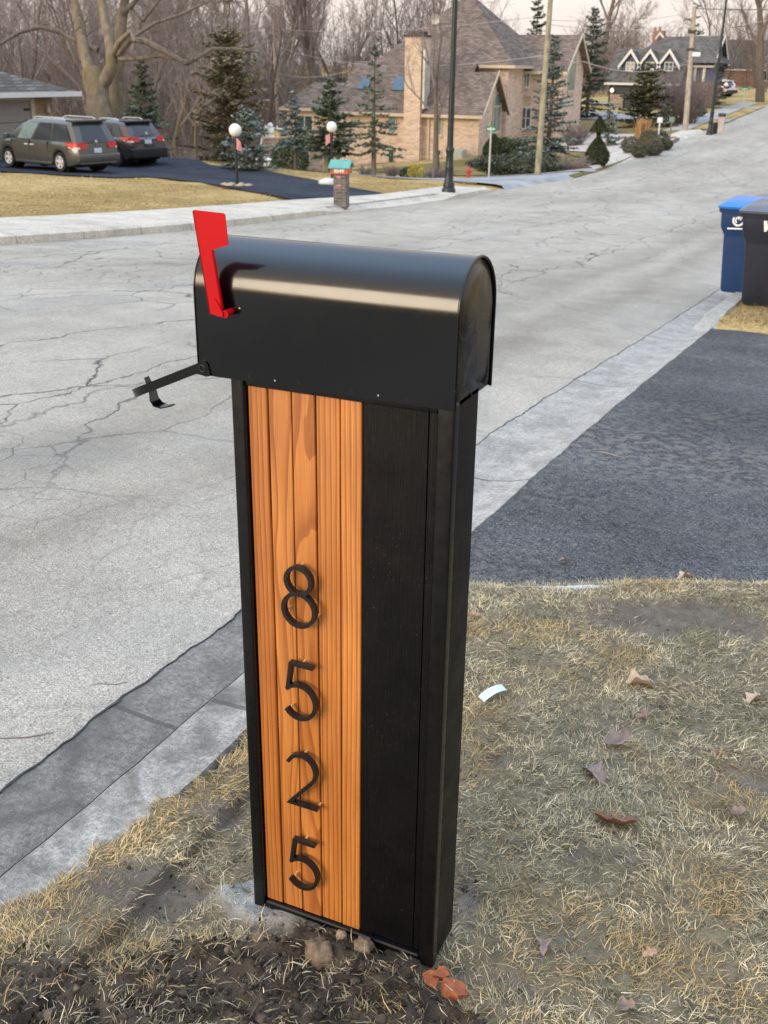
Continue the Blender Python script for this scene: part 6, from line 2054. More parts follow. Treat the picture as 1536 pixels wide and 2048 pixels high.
def far_buildings():
    # dark roof with chimney behind the garage block
    p = gp(635, 200, 92)
    T = thing('dark_house', 'dark-roofed house with a stone chimney half hidden in the wood', 'house', p)
    x, y = p[0], p[1]; zt = at(640, 156, 92)[2]; ze = at(640, 190, 92)[2]
    gable_x(T, x - 5, x + 5, y, y + 7, p[2] - 1, ze, zt, M['shingle3'], M['shingle3'], M['shingle3'], .3, False)
    q = at(604, 160, 91.5); mb = MB(); mb.box(q[0] - .6, q[0] + .6, q[1], q[1] + 1, q[2] - 2.5, at(604, 148, 91.5)[2]); obj('chimney', mb, M['stone'], T)
    # long low building with a pale eave
    p = gp(480, 200, 112)
    a = at(370, 153, 112); b = at(560, 153, 112)
    T = thing('long_building', 'long dark building with a pale roof edge glimpsed through the wood', 'building', p)
    d = Vector((b[0] - a[0], b[1] - a[1], 0)); L = d.length; d.normalize(); nn = Vector((-d.y, d.x, 0))
    def ob(mb, u0, u1, v0, v1, z0, z1):
        c = [Vector((a[0], a[1], 0)) + d * u + nn * v for u, v in ((u0, v0), (u1, v0), (u1, v1), (u0, v1))]
        mb.add([(q.x, q.y, z) for z in (z0, z1) for q in c], [(0, 3, 2, 1), (4, 5, 6, 7), (0, 1, 5, 4), (1, 2, 6, 5), (2, 3, 7, 6), (3, 0, 4, 7)])
    mb = MB(); ob(mb, 0, L, .3, 8, p[2] - 2, a[2] - .25); obj('wall', mb, M['shingle3'], T)
    mb = MB(); ob(mb, -.3, L + .3, 0, 8.5, a[2] - .249, a[2] + .12); obj('roof', mb, M['white'], T)
    # far houses at the end of the street
    p = gp(1500, 190, 150)
    T = thing('far_house', 'distant dark-roofed house behind the white vehicles at the far end of the street', 'house', p)
    gable_x(T, p[0] - 9, p[0] + 7, p[1], p[1] + 9, p[2] - 1, p[2] + 2.6, p[2] + 6.2, M['brick2'], M['shingle3'], M['white'], .4)
    window(T, 'y', p[1], p[0] + 1, p[0] + 3, p[2] + .9, p[2] + 2.1, M['glassd'], M['white'], (1, 0))


far_buildings()


# ------------------------------------------------------------------ walls and garden pieces
def garden():
    a = gp(478, 322, 48); b = gp(690, 330, 48)
    def wallrun(name, label, x0, y0, x1, y1, zt, th, mat):
        d = Vector((x1 - x0, y1 - y0, 0)); L = d.length; d.normalize(); nn = Vector((-d.y, d.x, 0)) * th / 2
        o_ = Vector((x0, y0, 0)); z0 = min(gz(x0, y0), gz(x1, y1)) - .4
        t = thing(name, label, 'wall', (x0, y0, z0))
        c = [o_ - nn, o_ + d * L - nn, o_ + d * L + nn, o_ + nn]
        mb = MB(); mb.add([(q.x, q.y, z) for z in (z0, zt) for q in c], [(0, 3, 2, 1), (4, 5, 6, 7), (0, 1, 5, 4), (1, 2, 6, 5), (2, 3, 7, 6), (3, 0, 4, 7)])
        obj('stonework', mb, mat, t)
        mb = MB(); c = [o_ - nn * 1.25, o_ + d * L - nn * 1.25, o_ + d * L + nn * 1.25, o_ + nn * 1.25]
        mb.add([(q.x, q.y, z) for z in (zt, zt + .07) for q in c], [(0, 3, 2, 1), (4, 5, 6, 7), (0, 1, 5, 4), (1, 2, 6, 5), (2, 3, 7, 6), (3, 0, 4, 7)])
        obj('coping', mb, M['rocktan'], t)
    q0 = gp(528, 320, 49); q1 = gp(645, 325, 49.5)
    wallrun('stone_wall', 'low field-stone garden wall left of the brick house', q0[0], q0[1], q1[0], q1[1], float(at(590, 277, 49)[2]), .5, M['stone'])
    r = random.Random(12)
    for i, (px, py, D, s, m, lab) in enumerate([(386, 305, 47, .28, 'rocktan', 'tan boulder farthest left in the rock edging behind the dark car'), (404, 312, 47, .22, 'rockw', 'whitish boulder in the rock edging left of the globe lamp'), (432, 310, 47, .30, 'rocktan', 'broad flat boulder in the rock edging just left of the globe lamp'),
                                                    (520, 300, 47, .5, 'rocktan', 'large piled boulder right of the small rounded blue spruce'), (543, 308, 47, .42, 'rocktan', 'second piled boulder against the low field-stone wall'), (503, 312, 47, .35, 'rocktan', 'boulder beneath the small rounded blue spruce'),
                                                    (656, 361, 33, .26, 'rockw', 'big white rock at the blacktop driveway edge beside the brick mailbox'), (1135, 232, 66, .3, 'rockw', 'pale rock at the corner of the tall street gable')]):
        p = gp(px, py, D)
        bm = bmesh.new(); bmesh.ops.create_icosphere(bm, subdivisions=2, radius=s)
        for v in bm.verts:
            v.co *= 1 + r.uniform(-.16, .16); v.co.z *= .62; v.co.x *= 1.2
        o = obj('rock', MB().addbm(bm), M[m], None, 60); o.location = (p[0], p[1], p[2] + s * .25)
        tag(o, lab, 'rock', 'garden rocks')
    # white mushroom-like ornaments
    for i, (px, lab) in enumerate([(503, 'leftmost white mushroom-shaped garden ornament'), (514, 'second white mushroom garden ornament from the left'), (530, 'third white mushroom garden ornament from the left'), (538, 'rightmost white mushroom-shaped garden ornament')]):
        p = gp(px, 332, 41); t = thing('garden_ornament', lab, 'ornament', p, 0, 'white garden ornaments')
        h = (.42, .5, .5, .36)[i]
        mb = MB(); mb.lathe([(.05, -.1), (.05, h * .7)], 8); obj('stem', mb, M['whitep'], t, 60, local=True)
        mb = MB(); mb.lathe([(.001, h), (.09, h * .93), (.12, h * .78), (.08, h * .68), (.001, h * .68)], 10, cap=False); obj('cap', mb, M['whitep'], t, 60, local=True)
    # playhouse and white figure
    p = gp(546, 275, 56); z = at(546, 275, 56)[2]
    t = thing('play_slide', 'yellow and white play set beyond the stone wall', 'play set', (p[0], p[1], z))
    s = 56 / F
    mb = MB(); mb.box(-.25, .35, -.2, .2, -.0, .36, .03); obj('panel', mb, M['yellow'], t, local=True)
    mb = MB()
    for x in (-.3, .4): mb.tube([(x, -.22, -1.6), (x, -.22, .62)], .035, 6)
    mb.tube([(-.3, -.22, .5), (.9, -.22, .45)], .035, 6); mb.tube([(-.5, -.22, .1), (-.85, -.4, -1.6)], .05, 6); obj('frame', mb, M['whitep'], t, 60, local=True)
    p = gp(541, 285, 52); z = at(541, 286, 52)[2]
    t = thing('snowman_figure', 'white stacked snowman-like figure beside the small spruce', 'figure', (p[0], p[1], z))
    for i, (zz, rr) in enumerate([(.18, .24), (.52, .20), (.80, .15)]):
        bm = bmesh.new(); bmesh.ops.create_uvsphere(bm, u_segments=14, v_segments=10, radius=rr)
        mb = MB().addbm(bm); mb.v = [(x, y, q + zz) for x, y, q in mb.v]; obj('ball', mb, M['whitep'], t, 90, local=True)
    mb = MB(); mb.tube([(0, 0, .1), (0, 0, -1.6)], .05, 6); obj('post', mb, M['whitep'], t, 60, local=True)
    # short wooden posts
    for i, (px, by, ty, D, lab) in enumerate([(653, 338, 287, 42, 'short square wooden post left of the brick mailbox'), (1315, 288, 244, 56, 'white birdhouse post in the planting bed'), (866, 358, 305, 41, 'thin rusty rod at the side street edge left of the street lamp'), (1339, 282, 243, 57, 'thin sign stake with a pale green top at the planting bed edge')]):
        b = gp(px, by, D); z1 = float(at(px, ty, D)[2])
        t = thing('garden_post', lab, 'post', b)
        w = (.075, .03, .028, .03)[i]
        mb = MB(); mb.box(-w, w, -w, w, -.2, z1 - b[2]); obj('shaft', mb, (M['pole'], M['whitep'], M['twig'], M['twig'])[i], t, local=True)
        if i in (1, 3):
            mb = MB(); mb.box(-.13, .13, -.08, .08, z1 - b[2] - .02, z1 - b[2] + .24, .02); obj('box' if i == 1 else 'sign_plate', mb, (M['whitep'] if i == 1 else M['glassg']), t, local=True)


garden()


# ------------------------------------------------------------------ street furniture
def text_mesh(name, body, size, mat, shear=0.0, offset=0.0):
    cu = bpy.data.curves.new(name, 'FONT'); cu.body = body; cu.size = size; cu.align_x = 'CENTER'; cu.align_y = 'CENTER'; cu.extrude = .004; cu.shear = shear; cu.offset = offset
    o = bpy.data.objects.new(name, cu); COL.objects.link(o)
    dg = bpy.context.evaluated_depsgraph_get()
    me = bpy.data.meshes.new_from_object(o.evaluated_get(dg))
    bpy.data.objects.remove(o); bpy.data.curves.remove(cu)
    me.materials.clear(); me.materials.append(mat)
    return me


def brick_mailbox():
    b = gp(683, 417, 25.4); b[2] = gz(b[0], b[1]) + .04
    s = 25.4 / F
    rot = math.radians(14)
    t = thing('brick_mailbox', 'grey brick mailbox pillar with a terracotta box and green metal roof', 'mailbox', b, rot)
    w, d = .15, .20                       # half sizes
    zt = float(at(683, 344, 25.4)[2] - b[2]); zr0 = zt + .0; z1 = float(at(683, 331, 25.4)[2] - b[2]); z2 = float(at(683, 319, 25.4)[2] - b[2]) + .03
    mb = MB(); mb.box(-w, w, -d, d, -.1, zt); obj('pillar', mb, M['greybrick'], t, local=True)
    mb = MB(); mb.box(-w - .06, w + .06, -d - .05, d + .05, zt + .001, z1); bx = obj('letter_box', mb, M['rust'], t, local=True)
    me = text_mesh('house_number', '8549', .12, M['whitep'], 0, .003); o = obj('house_number', me, None, bx, local=True); o.location = (0, -d - .054, (zt + z1) / 2); o.rotation_euler = (math.pi / 2, 0, 0)
    mb = MB(); e = .05
    xa, xb, ya, yb = -w - .06 - e, w + .06 + e, -d - .05 - e, d + .05 + e
    slab(mb, [(xa, ya, z1 - .0), (xb, ya, z1), (xb, 0, z2), (xa, 0, z2)], .03); slab(mb, [(xb, yb, z1), (xa, yb, z1), (xa, .001, z2), (xb, .001, z2)], .03)
    rf = obj('roof', mb, M['teal'], t, local=True)
    mb = MB(); mb.prism([(ya + .06, z1), (yb - .06, z1), (0, z2 - .05)], 'x', -w - .055, w + .055); obj('gable', mb, M['greenmetal'], rf, local=True)
    for z in (zt - .07, zt - .27):
        mb = MB(); mb.lathe([(.001, 0), (.055, .0), (.05, .012), (.001, .014)], 12, cap=False)
        mb.v = [(x * 1.0 - .02, -d - .002 - q, y * .6 + z) for x, y, q in mb.v]; ob = obj('ornament', mb, M['pink'], t, 60, local=True)
        mb = MB(); mb.lathe([(.001, .014), (.024, .015), (.001, .020)], 8, cap=False); mb.v = [(x - .02, -d - .002 - q, y * .6 + z) for x, y, q in mb.v]; obj('centre', mb, M['hyd'], ob, 60, local=True)


brick_mailbox()


def globe_lamp(px, by, gy, gd, D, flag_side, label):
    b = gp(px, by, D)
    z1 = float(at(px, gy, D)[2] - b[2]); r = gd / 2 / F * D / .97
    t = thing('globe_lamp', label, 'lamp', b, 0, 'globe lamps of the blacktop driveway')
    mb = MB(); mb.tube([(0, 0, -.2), (0, 0, z1 - r * .7)], .042, 10); mb.lathe([(.06, z1 - r - .12), (.07, z1 - r - .02), (.05, z1 - r + .03)], 10); obj('post', mb, M['black'], t, 60, local=True)
    bm = bmesh.new(); bmesh.ops.create_uvsphere(bm, u_segments=20, v_segments=14, radius=r)
    mb = MB().addbm(bm); mb.v = [(x, y, q + z1) for x, y, q in mb.v]; obj('globe', mb, M['globe'], t, 180, local=True)
    # little cloth flag, drooping
    mb = MB(); n = 5
    sx = flag_side
    for i in range(n + 1):
        for j in range(n + 1):
            u, v = i / n, j / n
            mb.v.append((sx * (.05 + .16 * u), -.06 + .03 * math.sin(u * 6 + v * 3), z1 - r - .02 - .30 * v - .10 * u))
    mb.f = [(i * (n + 1) + j, (i + 1) * (n + 1) + j, (i + 1) * (n + 1) + j + 1, i * (n + 1) + j + 1) for i in range(n) for j in range(n)]
    obj('flag', mb, M['pink'], t, 180, local=True)
    return b


bl = globe_lamp(475, 375, 258, 24, 31.2, 1, 'black post lamp with white globe and a ring of stones around its foot')
for k in range(7):
    a = k * .9; bm = bmesh.new(); bmesh.ops.create_icosphere(bm, subdivisions=1, radius=.15)
    for v in bm.verts: v.co.z *= .5; v.co *= 1 + random.uniform(-.2, .2)
    o = obj('edging_stone', MB().addbm(bm), M['rocktan'], None, 60); x, y = bl[0] + .36 * math.cos(a), bl[1] + .36 * math.sin(a); o.location = (x, y, gz(x, y) + .03)
    tag(o, 'small stone in the ring around the foot of the left globe lamp', 'stone', 'stones around the globe lamp')
globe_lamp(664, 358, 252, 20, 35.5, -1, 'black post lamp with white globe standing behind the brick mailbox')


def street_lamp(px, by, D, label, s=1.0):
    b = gp(px, by, D); b[2] += .04
    t = thing('street_lamp', label, 'street lamp', b, 0, 'black street lamps')
    pr = [(.205, -.1), (.205, .09), (.19, .14), (.165, .16), (.17, .24), (.15, .30), (.128, .34), (.122, .70), (.13, .74), (.112, .78), (.105, 1.12), (.125, 1.17), (.125, 1.25), (.098, 1.30)]
    mb = MB(); mb.lathe([(r * s, z * s) for r, z in pr], 16); obj('base', mb, M['greenmetal'], t, 35, local=True)
    mb = MB(); mb.lathe([(.092 * s, 1.29 * s), (.078 * s, 3.5), (.06 * s, 9.5)], 16); obj('pole', mb, M['greenmetal'], t, 60, local=True)
    mb = MB(); mb.tube([(0, 0, 9.3), (.2, 0, 9.7), (.7, 0, 9.9), (1.3, 0, 9.9)], .04, 8); arm = obj('arm', mb, M['greenmetal'], t, 60, local=True)
    mb = MB(); mb.lathe([(.02, 9.95), (.12, 9.85), (.26, 9.62), (.24, 9.58)], 14, (1.4, 0, 0)); obj('lamp_head', mb, M['greenmetal'], t, 50, local=True)
    mb = MB(); mb.lathe([(.2, 9.58), (.15, 9.46), (.02, 9.42)], 14, (1.4, 0, 0)); obj('lamp_glass', mb, M['globe'], t, 60, local=True)
    return t


street_lamp(897, 387, 31.3, 'tall black street lamp with fluted base on the pale kerb apron')
street_lamp(1419, 270, 68.2, 'far black street lamp pole beside the tan stone mailbox pillar', 1.1)


def utility_pole(px, by, tx, ty, D, label, mat, r0=.15, hardware=True):
    b = gp(px, by, D); top = Vector(at(tx, ty, D))
    t = thing('utility_pole', label, 'utility pole', b)
    B = Vector(b)
    mb = MB(); mb.tube([B - Vector((0, 0, .5)), B.lerp(top, .5), top], [r0, r0 * .88, r0 * .74], 12); obj('pole', mb, M[mat], t, 60)
    if hardware:
        for f, s in ((.80, .10), (.66, .08)):
            q = B.lerp(top, f); mb = MB(); mb.box(q.x - .28, q.x + .24, q.y - .22, q.y - .12, q.z - s, q.z + s); obj('bracket', mb, M['black'], t)
        q = B.lerp(top, .62); mb = MB(); mb.box(q.x + .12, q.x + .62, q.y - .25, q.y + .05, q.z - .13, q.z + .13, .03); obj('junction_box', mb, M['whitep'], t, 30)
    return top, B


t1, b1 = utility_pole(1075, 347, 1104, -40, 43.0, 'greenish wooden utility pole in front of the blue-green spruce', 'pole', .13, False)
t2, b2 = utility_pole(1371, 262, 1389, 14, 70.5, 'brown wooden utility pole before the blue house, with a white box on it', 'polew', .19)
t3, b3 = utility_pole(556, 242, 547, 46, 82, 'pale thin utility pole in front of the wood left of the brick house', 'polew', .17, False)


def wire(label, p, q, sag, m='wire', r=.012):
    p, q = Vector(p), Vector(q)
    P = [p.lerp(q, i / 16) - Vector((0, 0, sag * 4 * (i / 16) * (1 - i / 16))) for i in range(17)]
    mb = MB(); mb.tube(P, r, 5)
    o = obj('overhead_cable', mb, M[m], None, 60)
    tag(o, label, 'cable', 'overhead cables')


dn = lambda v, k: Vector(v) - Vector((0, 0, k))
wire('dark overhead cable leaving the top of the far wooden pole to the right', dn(t2, .08), at(1560, 18, 64), .05, 'wire', .028)
wire('lower thin cable running right from the far wooden pole past the far street lamp', dn(t2, 1.4), at(1600, 24, 60), .2, 'wirel', .014)
wire('uppermost cable between the two wooden utility poles', dn(t2, .3), at(1100, 40, 44.5), .25, 'wirel', .011)
wire('second cable between the two wooden utility poles', dn(t2, .9), at(1098, 49, 44.5), .35, 'wirel', .011)
wire('pale service cable dipping from the far wooden pole to the tall street gable', at(1374, 128, 70.5), at(1166, 122, 68), .55, 'wirel', .016)
wire('twin of the service cable just above it, ending at the street gable', at(1376, 122, 70.5), at(1100, 96, 44.5), .8, 'wirel', .011)
wire('long cable crossing in front of the brick roof from greenish pole to pale pole', at(1094, 110, 44.5), dn(t3, 1.6), .9, 'wirel', .012)
wire('upper cable from the greenish pole across the wood to the pale pole', at(1102, 30, 44.5), dn(t3, .4), .4, 'wirel', .012)
wire('cable running left from the pale pole into the wood', dn(t3, .4), at(250, 20, 78), .4, 'wire', .016)
wire('low cable from the pale pole to the brick house corner', at(553, 146, 82), at(694, 143, 60), .3, 'wirel', .016)


def sign_post(px, by, ty, D, label):
    b = gp(px, by, D); z1 = float(at(px, ty, D)[2] - b[2])
    t = thing('street_sign', label, 'street sign', b, math.radians(24))
    mb = MB(); mb.tube([(0, 0, -.2), (0, 0, z1 - .02)], .035, 8); obj('post', mb, M['galv'], t, 60, local=True)
    w = 10.0 / F * D
    mb = MB(); mb.box(-w, w, -.012, .012, z1 - .2, z1, .01); bl_ = obj('name_plate', mb, M['signg'], t, local=True)
    mb = MB(); r = random.Random(2); x = -w * .75
    for wd in (.16, .22, .10, .18):
        mb.box(x * 1.0, x + w * wd * 1.6, -.016, -.013, z1 - .135, z1 - .065); x += w * (wd * 1.6 + .12)
    obj('lettering', mb, M['whitep'], bl_, local=True)
    mb = MB(); mb.box(-.012, .012, -w * .9, w * .9, z1 + .01, z1 + .19, .008); obj('cross_plate', mb, M['signg'], t, local=True)


sign_post(977, 366, 250, 40.5, 'green street name sign on a pale post at the side street corner')
sign_post(1485, 214, 175, 97, 'far street sign on a pale post near the white vehicles')


def hydrant(px, by, ty, D, label):
    b = gp(px, by, D); b[2] += .03
    h = float(at(px, ty, D)[2] - b[2])
    t = thing('fire_hydrant', label, 'fire hydrant', b, math.radians(20), 'red fire hydrants')
    k = h / .75
    pr = [(.16, -.05), (.16, .04), (.115, .06), (.11, .42), (.15, .44), (.15, .49), (.125, .52), (.10, .60), (.05, .67), (.035, .69), (.035, .75)]
    mb = MB(); mb.lathe([(r * k, z * k) for r, z in pr], 14); obj('barrel', mb, M['hyd'], t, 40, local=True)
    for s in (-1, 1):
        mb = MB(); mb.tube([(0, 0, .36 * k), (s * .20 * k, 0, .36 * k)], .06 * k, 10); obj('side_nozzle', mb, M['hyd'], t, 40, local=True)
    mb = MB(); mb.tube([(0, 0, .33 * k), (0, -.20 * k, .33 * k)], .08 * k, 10); obj('front_nozzle', mb, M['hyd'], t, 40, local=True)


hydrant(937, 355, 331, 43, 'red fire hydrant by the side street between the black lamp and the sign post')
hydrant(1431, 208, 192, 103, 'small far red fire hydrant on the verge before the blue house')


def pillar_mailbox():
    b = gp(1440, 263, 71.5)
    t = thing('pillar_mailbox', 'tan stone mailbox pillar with a dark box on top beside the far street lamp', 'mailbox', b)
    h = float(at(1440, 233, 71.5)[2] - b[2])
    mb = MB(); mb.box(-.20, .20, -.20, .20, -.2, h); obj('pillar', mb, M['pinkwalk'], t, local=True)
    mb = MB(); pr = arch(-.13, .13, h + .001, h + .10, 10); mb.prism(pr, 'x', -.24, .24); obj('letter_box', mb, M['black'], t, local=True)
    b = gp(1427, 266, 69); t = thing('planter_barrel', 'small black and tan barrel at the foot of the far street lamp', 'planter', b)
    mb = MB(); mb.lathe([(.20, -.1), (.24, .3), (.22, .72)], 14); obj('barrel', mb, M['black'], t, 40, local=True)
    mb = MB(); mb.lathe([(.225, .721), (.25, .95), (.18, 1.0), (.02, 1.02)], 14); obj('top', mb, M['pinkwalk'], t, 40, local=True)


pillar_mailbox()


# ------------------------------------------------------------------ wheeled bins
def wheeled_bin(loc, rot, body_m, lid_m, label, logo):
    t = thing('wheeled_bin', label, 'bin', loc, rot, 'wheeled bins by the driveway')
    # local: front faces -Y, hinge and wheels at +Y
    def ring(w0, w1, y0, y1, z, rc=.05):
        pts = []
        for (cx, cy, a0) in ((w1 - rc, y1 - rc, 0), (w0 + rc, y1 - rc, 90), (w0 + rc, y0 + rc, 180), (w1 - rc, y0 + rc, 270)):
            for k in range(5):
                a = math.radians(a0 + 90 * k / 4); pts.append((cx + rc * math.cos(a), cy + rc * math.sin(a), z))
        return pts
    lv = [(.225, -.25, .25, .02), (.24, -.265, .27, .06), (.275, -.315, .335, .70), (.278, -.32, .345, .73), (.315, -.37, .40, .82), (.325, -.385, .415, 1.0), (.325, -.385, .415, 1.03)]
    mb = MB(); vs = []
    for hw, y0, y1, z in lv: vs += ring(-hw, hw, y0, y1, z)
    n = 20; fs = [tuple(range(n - 1, -1, -1))]
    for k in range(len(lv) - 1):
        for i in range(n): fs.append((k * n + i, k * n + (i + 1) % n, (k + 1) * n + (i + 1) % n, (k + 1) * n + i))
    fs.append(tuple((len(lv) - 1) * n + i for i in range(n)))
    mb.add(vs, fs)
    bd = obj('body', mb, body_m, t, 35, local=True)
    mb = MB(); vs = []
    for hw, y0, y1, z, in ((.345, -.41, .43, 1.0), (.352, -.418, .437, 1.045), (.335, -.40, .42, 1.052)): vs += ring(-hw, hw, y0, y1, z)
    fs = [(k * n + i, k * n + (i + 1) % n, (k + 1) * n + (i + 1) % n, (k + 1) * n + i) for k in range(2) for i in range(n)] + [tuple(2 * n + i for i in range(n))]
    mb.add(vs, fs); obj('rim', mb, body_m, t, 35, local=True)
    mb = MB(); vs = []
    for hw, y0, y1, z in ((.36, -.435, .45, 1.050), (.365, -.44, .455, 1.075), (.33, -.40, .42, 1.105), (.29, -.30, .38, 1.135), (.1, -.1, .2, 1.145)): vs += ring(-hw, hw, y0, y1, z, .06)
    fs = [tuple(range(n - 1, -1, -1))] + [(k * n + i, k * n + (i + 1) % n, (k + 1) * n + (i + 1) % n, (k + 1) * n + i) for k in range(4) for i in range(n)] + [tuple(4 * n + i for i in range(n))]
    mb.add(vs, fs); obj('lid', mb, lid_m, t, 35, local=True)
    mb = MB(); mb.tube([(-.27, .44, .98), (-.27, .52, 1.02), (.27, .52, 1.02), (.27, .44, .98)], .016, 8); obj('handle', mb, body_m, t, 60, local=True)
    for s in (-1, 1):
        mb = MB(); mb.tube([(s * .24, .30, .14), (s * .30, .30, .14)], .14, 18); obj('wheel', mb, M['tyre'], t, 40, local=True)
    lg = logo()
    if isinstance(lg, MB): lg = lg.mesh('logo', M['whitep'])
    o = obj('logo', lg, None, bd, local=True)
    return t, o


def logo_w():
    return text_mesh('logo', 'WM', .135, M['whitep'], .25, .012)


def logo_swirl():
    mb = MB()
    def arcp(r, a0, a1, n=14): return [(r * math.cos(math.radians(a0 + (a1 - a0) * i / n)), .02 + r * math.sin(math.radians(a0 + (a1 - a0) * i / n))) for i in range(n + 1)]
    mb.sweep(arcp(.062, 150, 340), .022, -.004, .004); mb.sweep(arcp(.034, 20, 240), .016, -.004, .004)
    mb.sweep([(-.01, .03), (.035, .06), (.02, .02)], .016, -.004, .004)
    mb.sweep([(-.12, -.085), (.12, -.075)], .018, -.004, .004)
    return mb


pB = G(1512, 612); pA = G(1490, 588)
cB = Vector(at(1531, 614, 11.8)); cA = Vector(at(1484, 590, 12.95))
tb, lb = wheeled_bin((cB.x, cB.y, gz(cB.x, cB.y)), math.radians(-6), M['binblack'], M['lidgrey'], 'charcoal wheeled refuse bin with a white logo, nearest the driveway', logo_w)
lb.location = (.03, -.382, .915); lb.rotation_euler = (math.pi / 2 + .05, 0, 0)
ta, la = wheeled_bin((cA.x, cA.y, gz(cA.x, cA.y)), math.radians(-4), M['binblue'], M['lidblue'], 'blue wheeled recycling bin with a bright blue lid, behind the charcoal bin', logo_swirl)
tb.scale = ta.scale = (.965, .965, .965)
la.location = (-.10, -.388, .90); la.rotation_euler = (-.05, 0, 0)


# ------------------------------------------------------------------ vehicles
def car(label, loc, rot, P, paint, kind):
    """local frame: x forward from the rear bumper, z up from the ground"""
    t = thing(kind, label, 'car', loc, rot)
    L, Wd = P['L'], P['W'] / 2
    zl, zbelt, zr = P['low'], P['belt'], P['roof']
    ax = P['axles']; wr = P['wheel']
    NS = 60
    xs = [L * i / NS for i in range(NS + 1)]

    def halfw(x, f=1.0):
        e = min(x, L - x)
        k = 1 - max(0, 1 - e / (.55 if x < L / 2 else 1.0)) ** 2.2 * (.13 if x < L / 2 else .28)
        return Wd * k * f

    def top(x):                                        # belt or bonnet height
        return float(np.interp(x, P['topx'], P['topz']))

    def bot(x):
        z = zl + .10 * max(0, 1 - min(x, L - x) / .5)
        for a in ax:
            d = abs(x - a)
            if d < wr * 1.20: z = max(z, math.sqrt(max(0, (wr * 1.20) ** 2 - d * d)) + wr * .98 - .02)
        return z
    mb = MB(); vs = []; prof_n = 9
    rearx = P['rearx']                                 # (z, x) profile of the tail below the belt
    frontx = P['frontx']
    for i, x in enumerate(xs):
        s = i / NS
        zb_, zt = bot(x), top(x)
        hw = halfw(x)
        zz = [zb_, zb_ + .03, zb_ + (zt - zb_) * .25, zb_ + (zt - zb_) * .5, zb_ + (zt - zb_) * .80, zt - .02, zt]
        ww = [.90, .965, .995, 1.0, .985, .945, .90]
        pts = [(0, zb_)] + [(hw * w_, z_) for w_, z_ in zip(ww, zz)] + [(0, zt + .02)]
        for (y, z) in pts:
            xo = float(np.interp(z, rearx[0], rearx[1])) * max(0, 1 - s * 6) + float(np.interp(z, frontx[0], frontx[1])) * max(0, 1 - (1 - s) * 5)
            vs.append((x + xo, y, z))
    m = len(pts)
    half = len(vs)
    vs2 = vs + [(x, -y, z) for x, y, z in vs]
    fs = []
    for i in range(NS):
        for k in range(m - 1):
            a = i * m + k; fs.append((a, a + 1, a + m + 1, a + m)); b = a + half; fs.append((b, b + m, b + m + 1, b + 1))
    for o in (0, half): fs.append(tuple(o + k for k in range(m))); fs.append(tuple(o + NS * m + k for k in range(m)))
    mb.add(vs2, fs)
    # greenhouse
    gb = P['ghb']; gr = P['ghr']                      # x range at belt and at roof
    wb, wt = Wd * .915, Wd * P.get('tumble', .74)
    N1 = 14
    rows = [(0, wb, 0), (.45, wb * .55 + wt * .45, 0), (.80, wb * .2 + wt * .80 + .01, 0), (.93, wt - .03, 0), (1.0, wt - .16, 0), (1.03, 0, 0)]
    vs = []
    for i in range(N1 + 1):
        s = i / N1
        for (f, w_, _) in rows:
            fc = min(f, 1.0)
            x0 = gb[0] + (gr[0] - gb[0]) * fc ** 1.15; x1 = gb[1] + (gr[1] - gb[1]) * fc ** .92
            x = x0 + (x1 - x0) * s
            crown = P.get('crown', .035) * (1 - (2 * s - 1) ** 2) * fc
            edge = .06 * (abs(2 * s - 1) ** 6)
            vs.append((x, w_ * (1 - edge), zbelt + (zr - zbelt) * f + crown - (.05 * (s > .92) * fc)))
    m2 = len(rows); half2 = len(vs)
    vs2 = vs + [(x, -y, z) for x, y, z in vs]; fs = []
    for i in range(N1):
        for k in range(m2 - 1):
            a = i * m2 + k; fs.append((a, a + 1, a + m2 + 1, a + m2)); b = a + half2; fs.append((b, b + m2, b + m2 + 1, b + 1))
    for k in range(m2 - 1):
        fs.append((k, k + half2, k + 1 + half2, k + 1)); a = N1 * m2 + k; fs.append((a, a + 1, a + 1 + half2, a + half2))
    mb.add(vs2, fs)
    body = obj('body', mb, paint, t, 40, local=True)

    def side(s, f, sg, off=.012):
        x0 = gb[0] + (gr[0] - gb[0]) * f ** 1.15; x1 = gb[1] + (gr[1] - gb[1]) * f ** .92
        w_ = float(np.interp(f, [r[0] for r in rows], [r[1] for r in rows]))
        crown = P.get('crown', .035) * (1 - (2 * s - 1) ** 2) * f
        return (x0 + (x1 - x0) * s, sg * (w_ + off), zbelt + (zr - zbelt) * f + crown)
    # side windows
    for sg in (1, -1):
        for (s0, s1, s0t, s1t, gm) in P['glass']:
            mb = MB(); n = 6; vs = []
            for i in range(n + 1):
                for j in range(4):
                    f = .05 + .76 * j / 3
                    a = s0 + (s0t - s0) * j / 3; b = s1 + (s1t - s1) * j / 3
                    vs.append(side(a + (b - a) * i / n, f, sg))
            mb.add(vs, [(i * 4 + j, i * 4 + j + 1, (i + 1) * 4 + j + 1, (i + 1) * 4 + j) for i in range(n) for j in range(3)])
            obj('side_window', mb, M[gm], t, 60, local=True)
        # handles and mirror
        for x in P['handles']:
            mb = MB(); mb.box(x - .11, x + .11, sg * (Wd * .985) - .02, sg * (Wd * .985) + .025, zbelt - .17, zbelt - .13, .008); obj('door_handle', mb, M['alloy'], t, 40, local=True)
        mb = MB(); x = gb[1] - .55; mb.box(x - .08, x + .10, sg * (Wd + .10) - .10, sg * (Wd + .10) + .10, zbelt + .02, zbelt + .19, .03); obj('wing_mirror', mb, paint, t, 40, local=True)
        # seams between doors
        mb = MB()
        for x in P['seams']: mb.box(x - .006, x + .006, sg * Wd * .975 - .028, sg * Wd * .975 + .0235, zl + .18, zbelt - .01)
        obj('door_seam', mb, M['hole'], t, local=True)
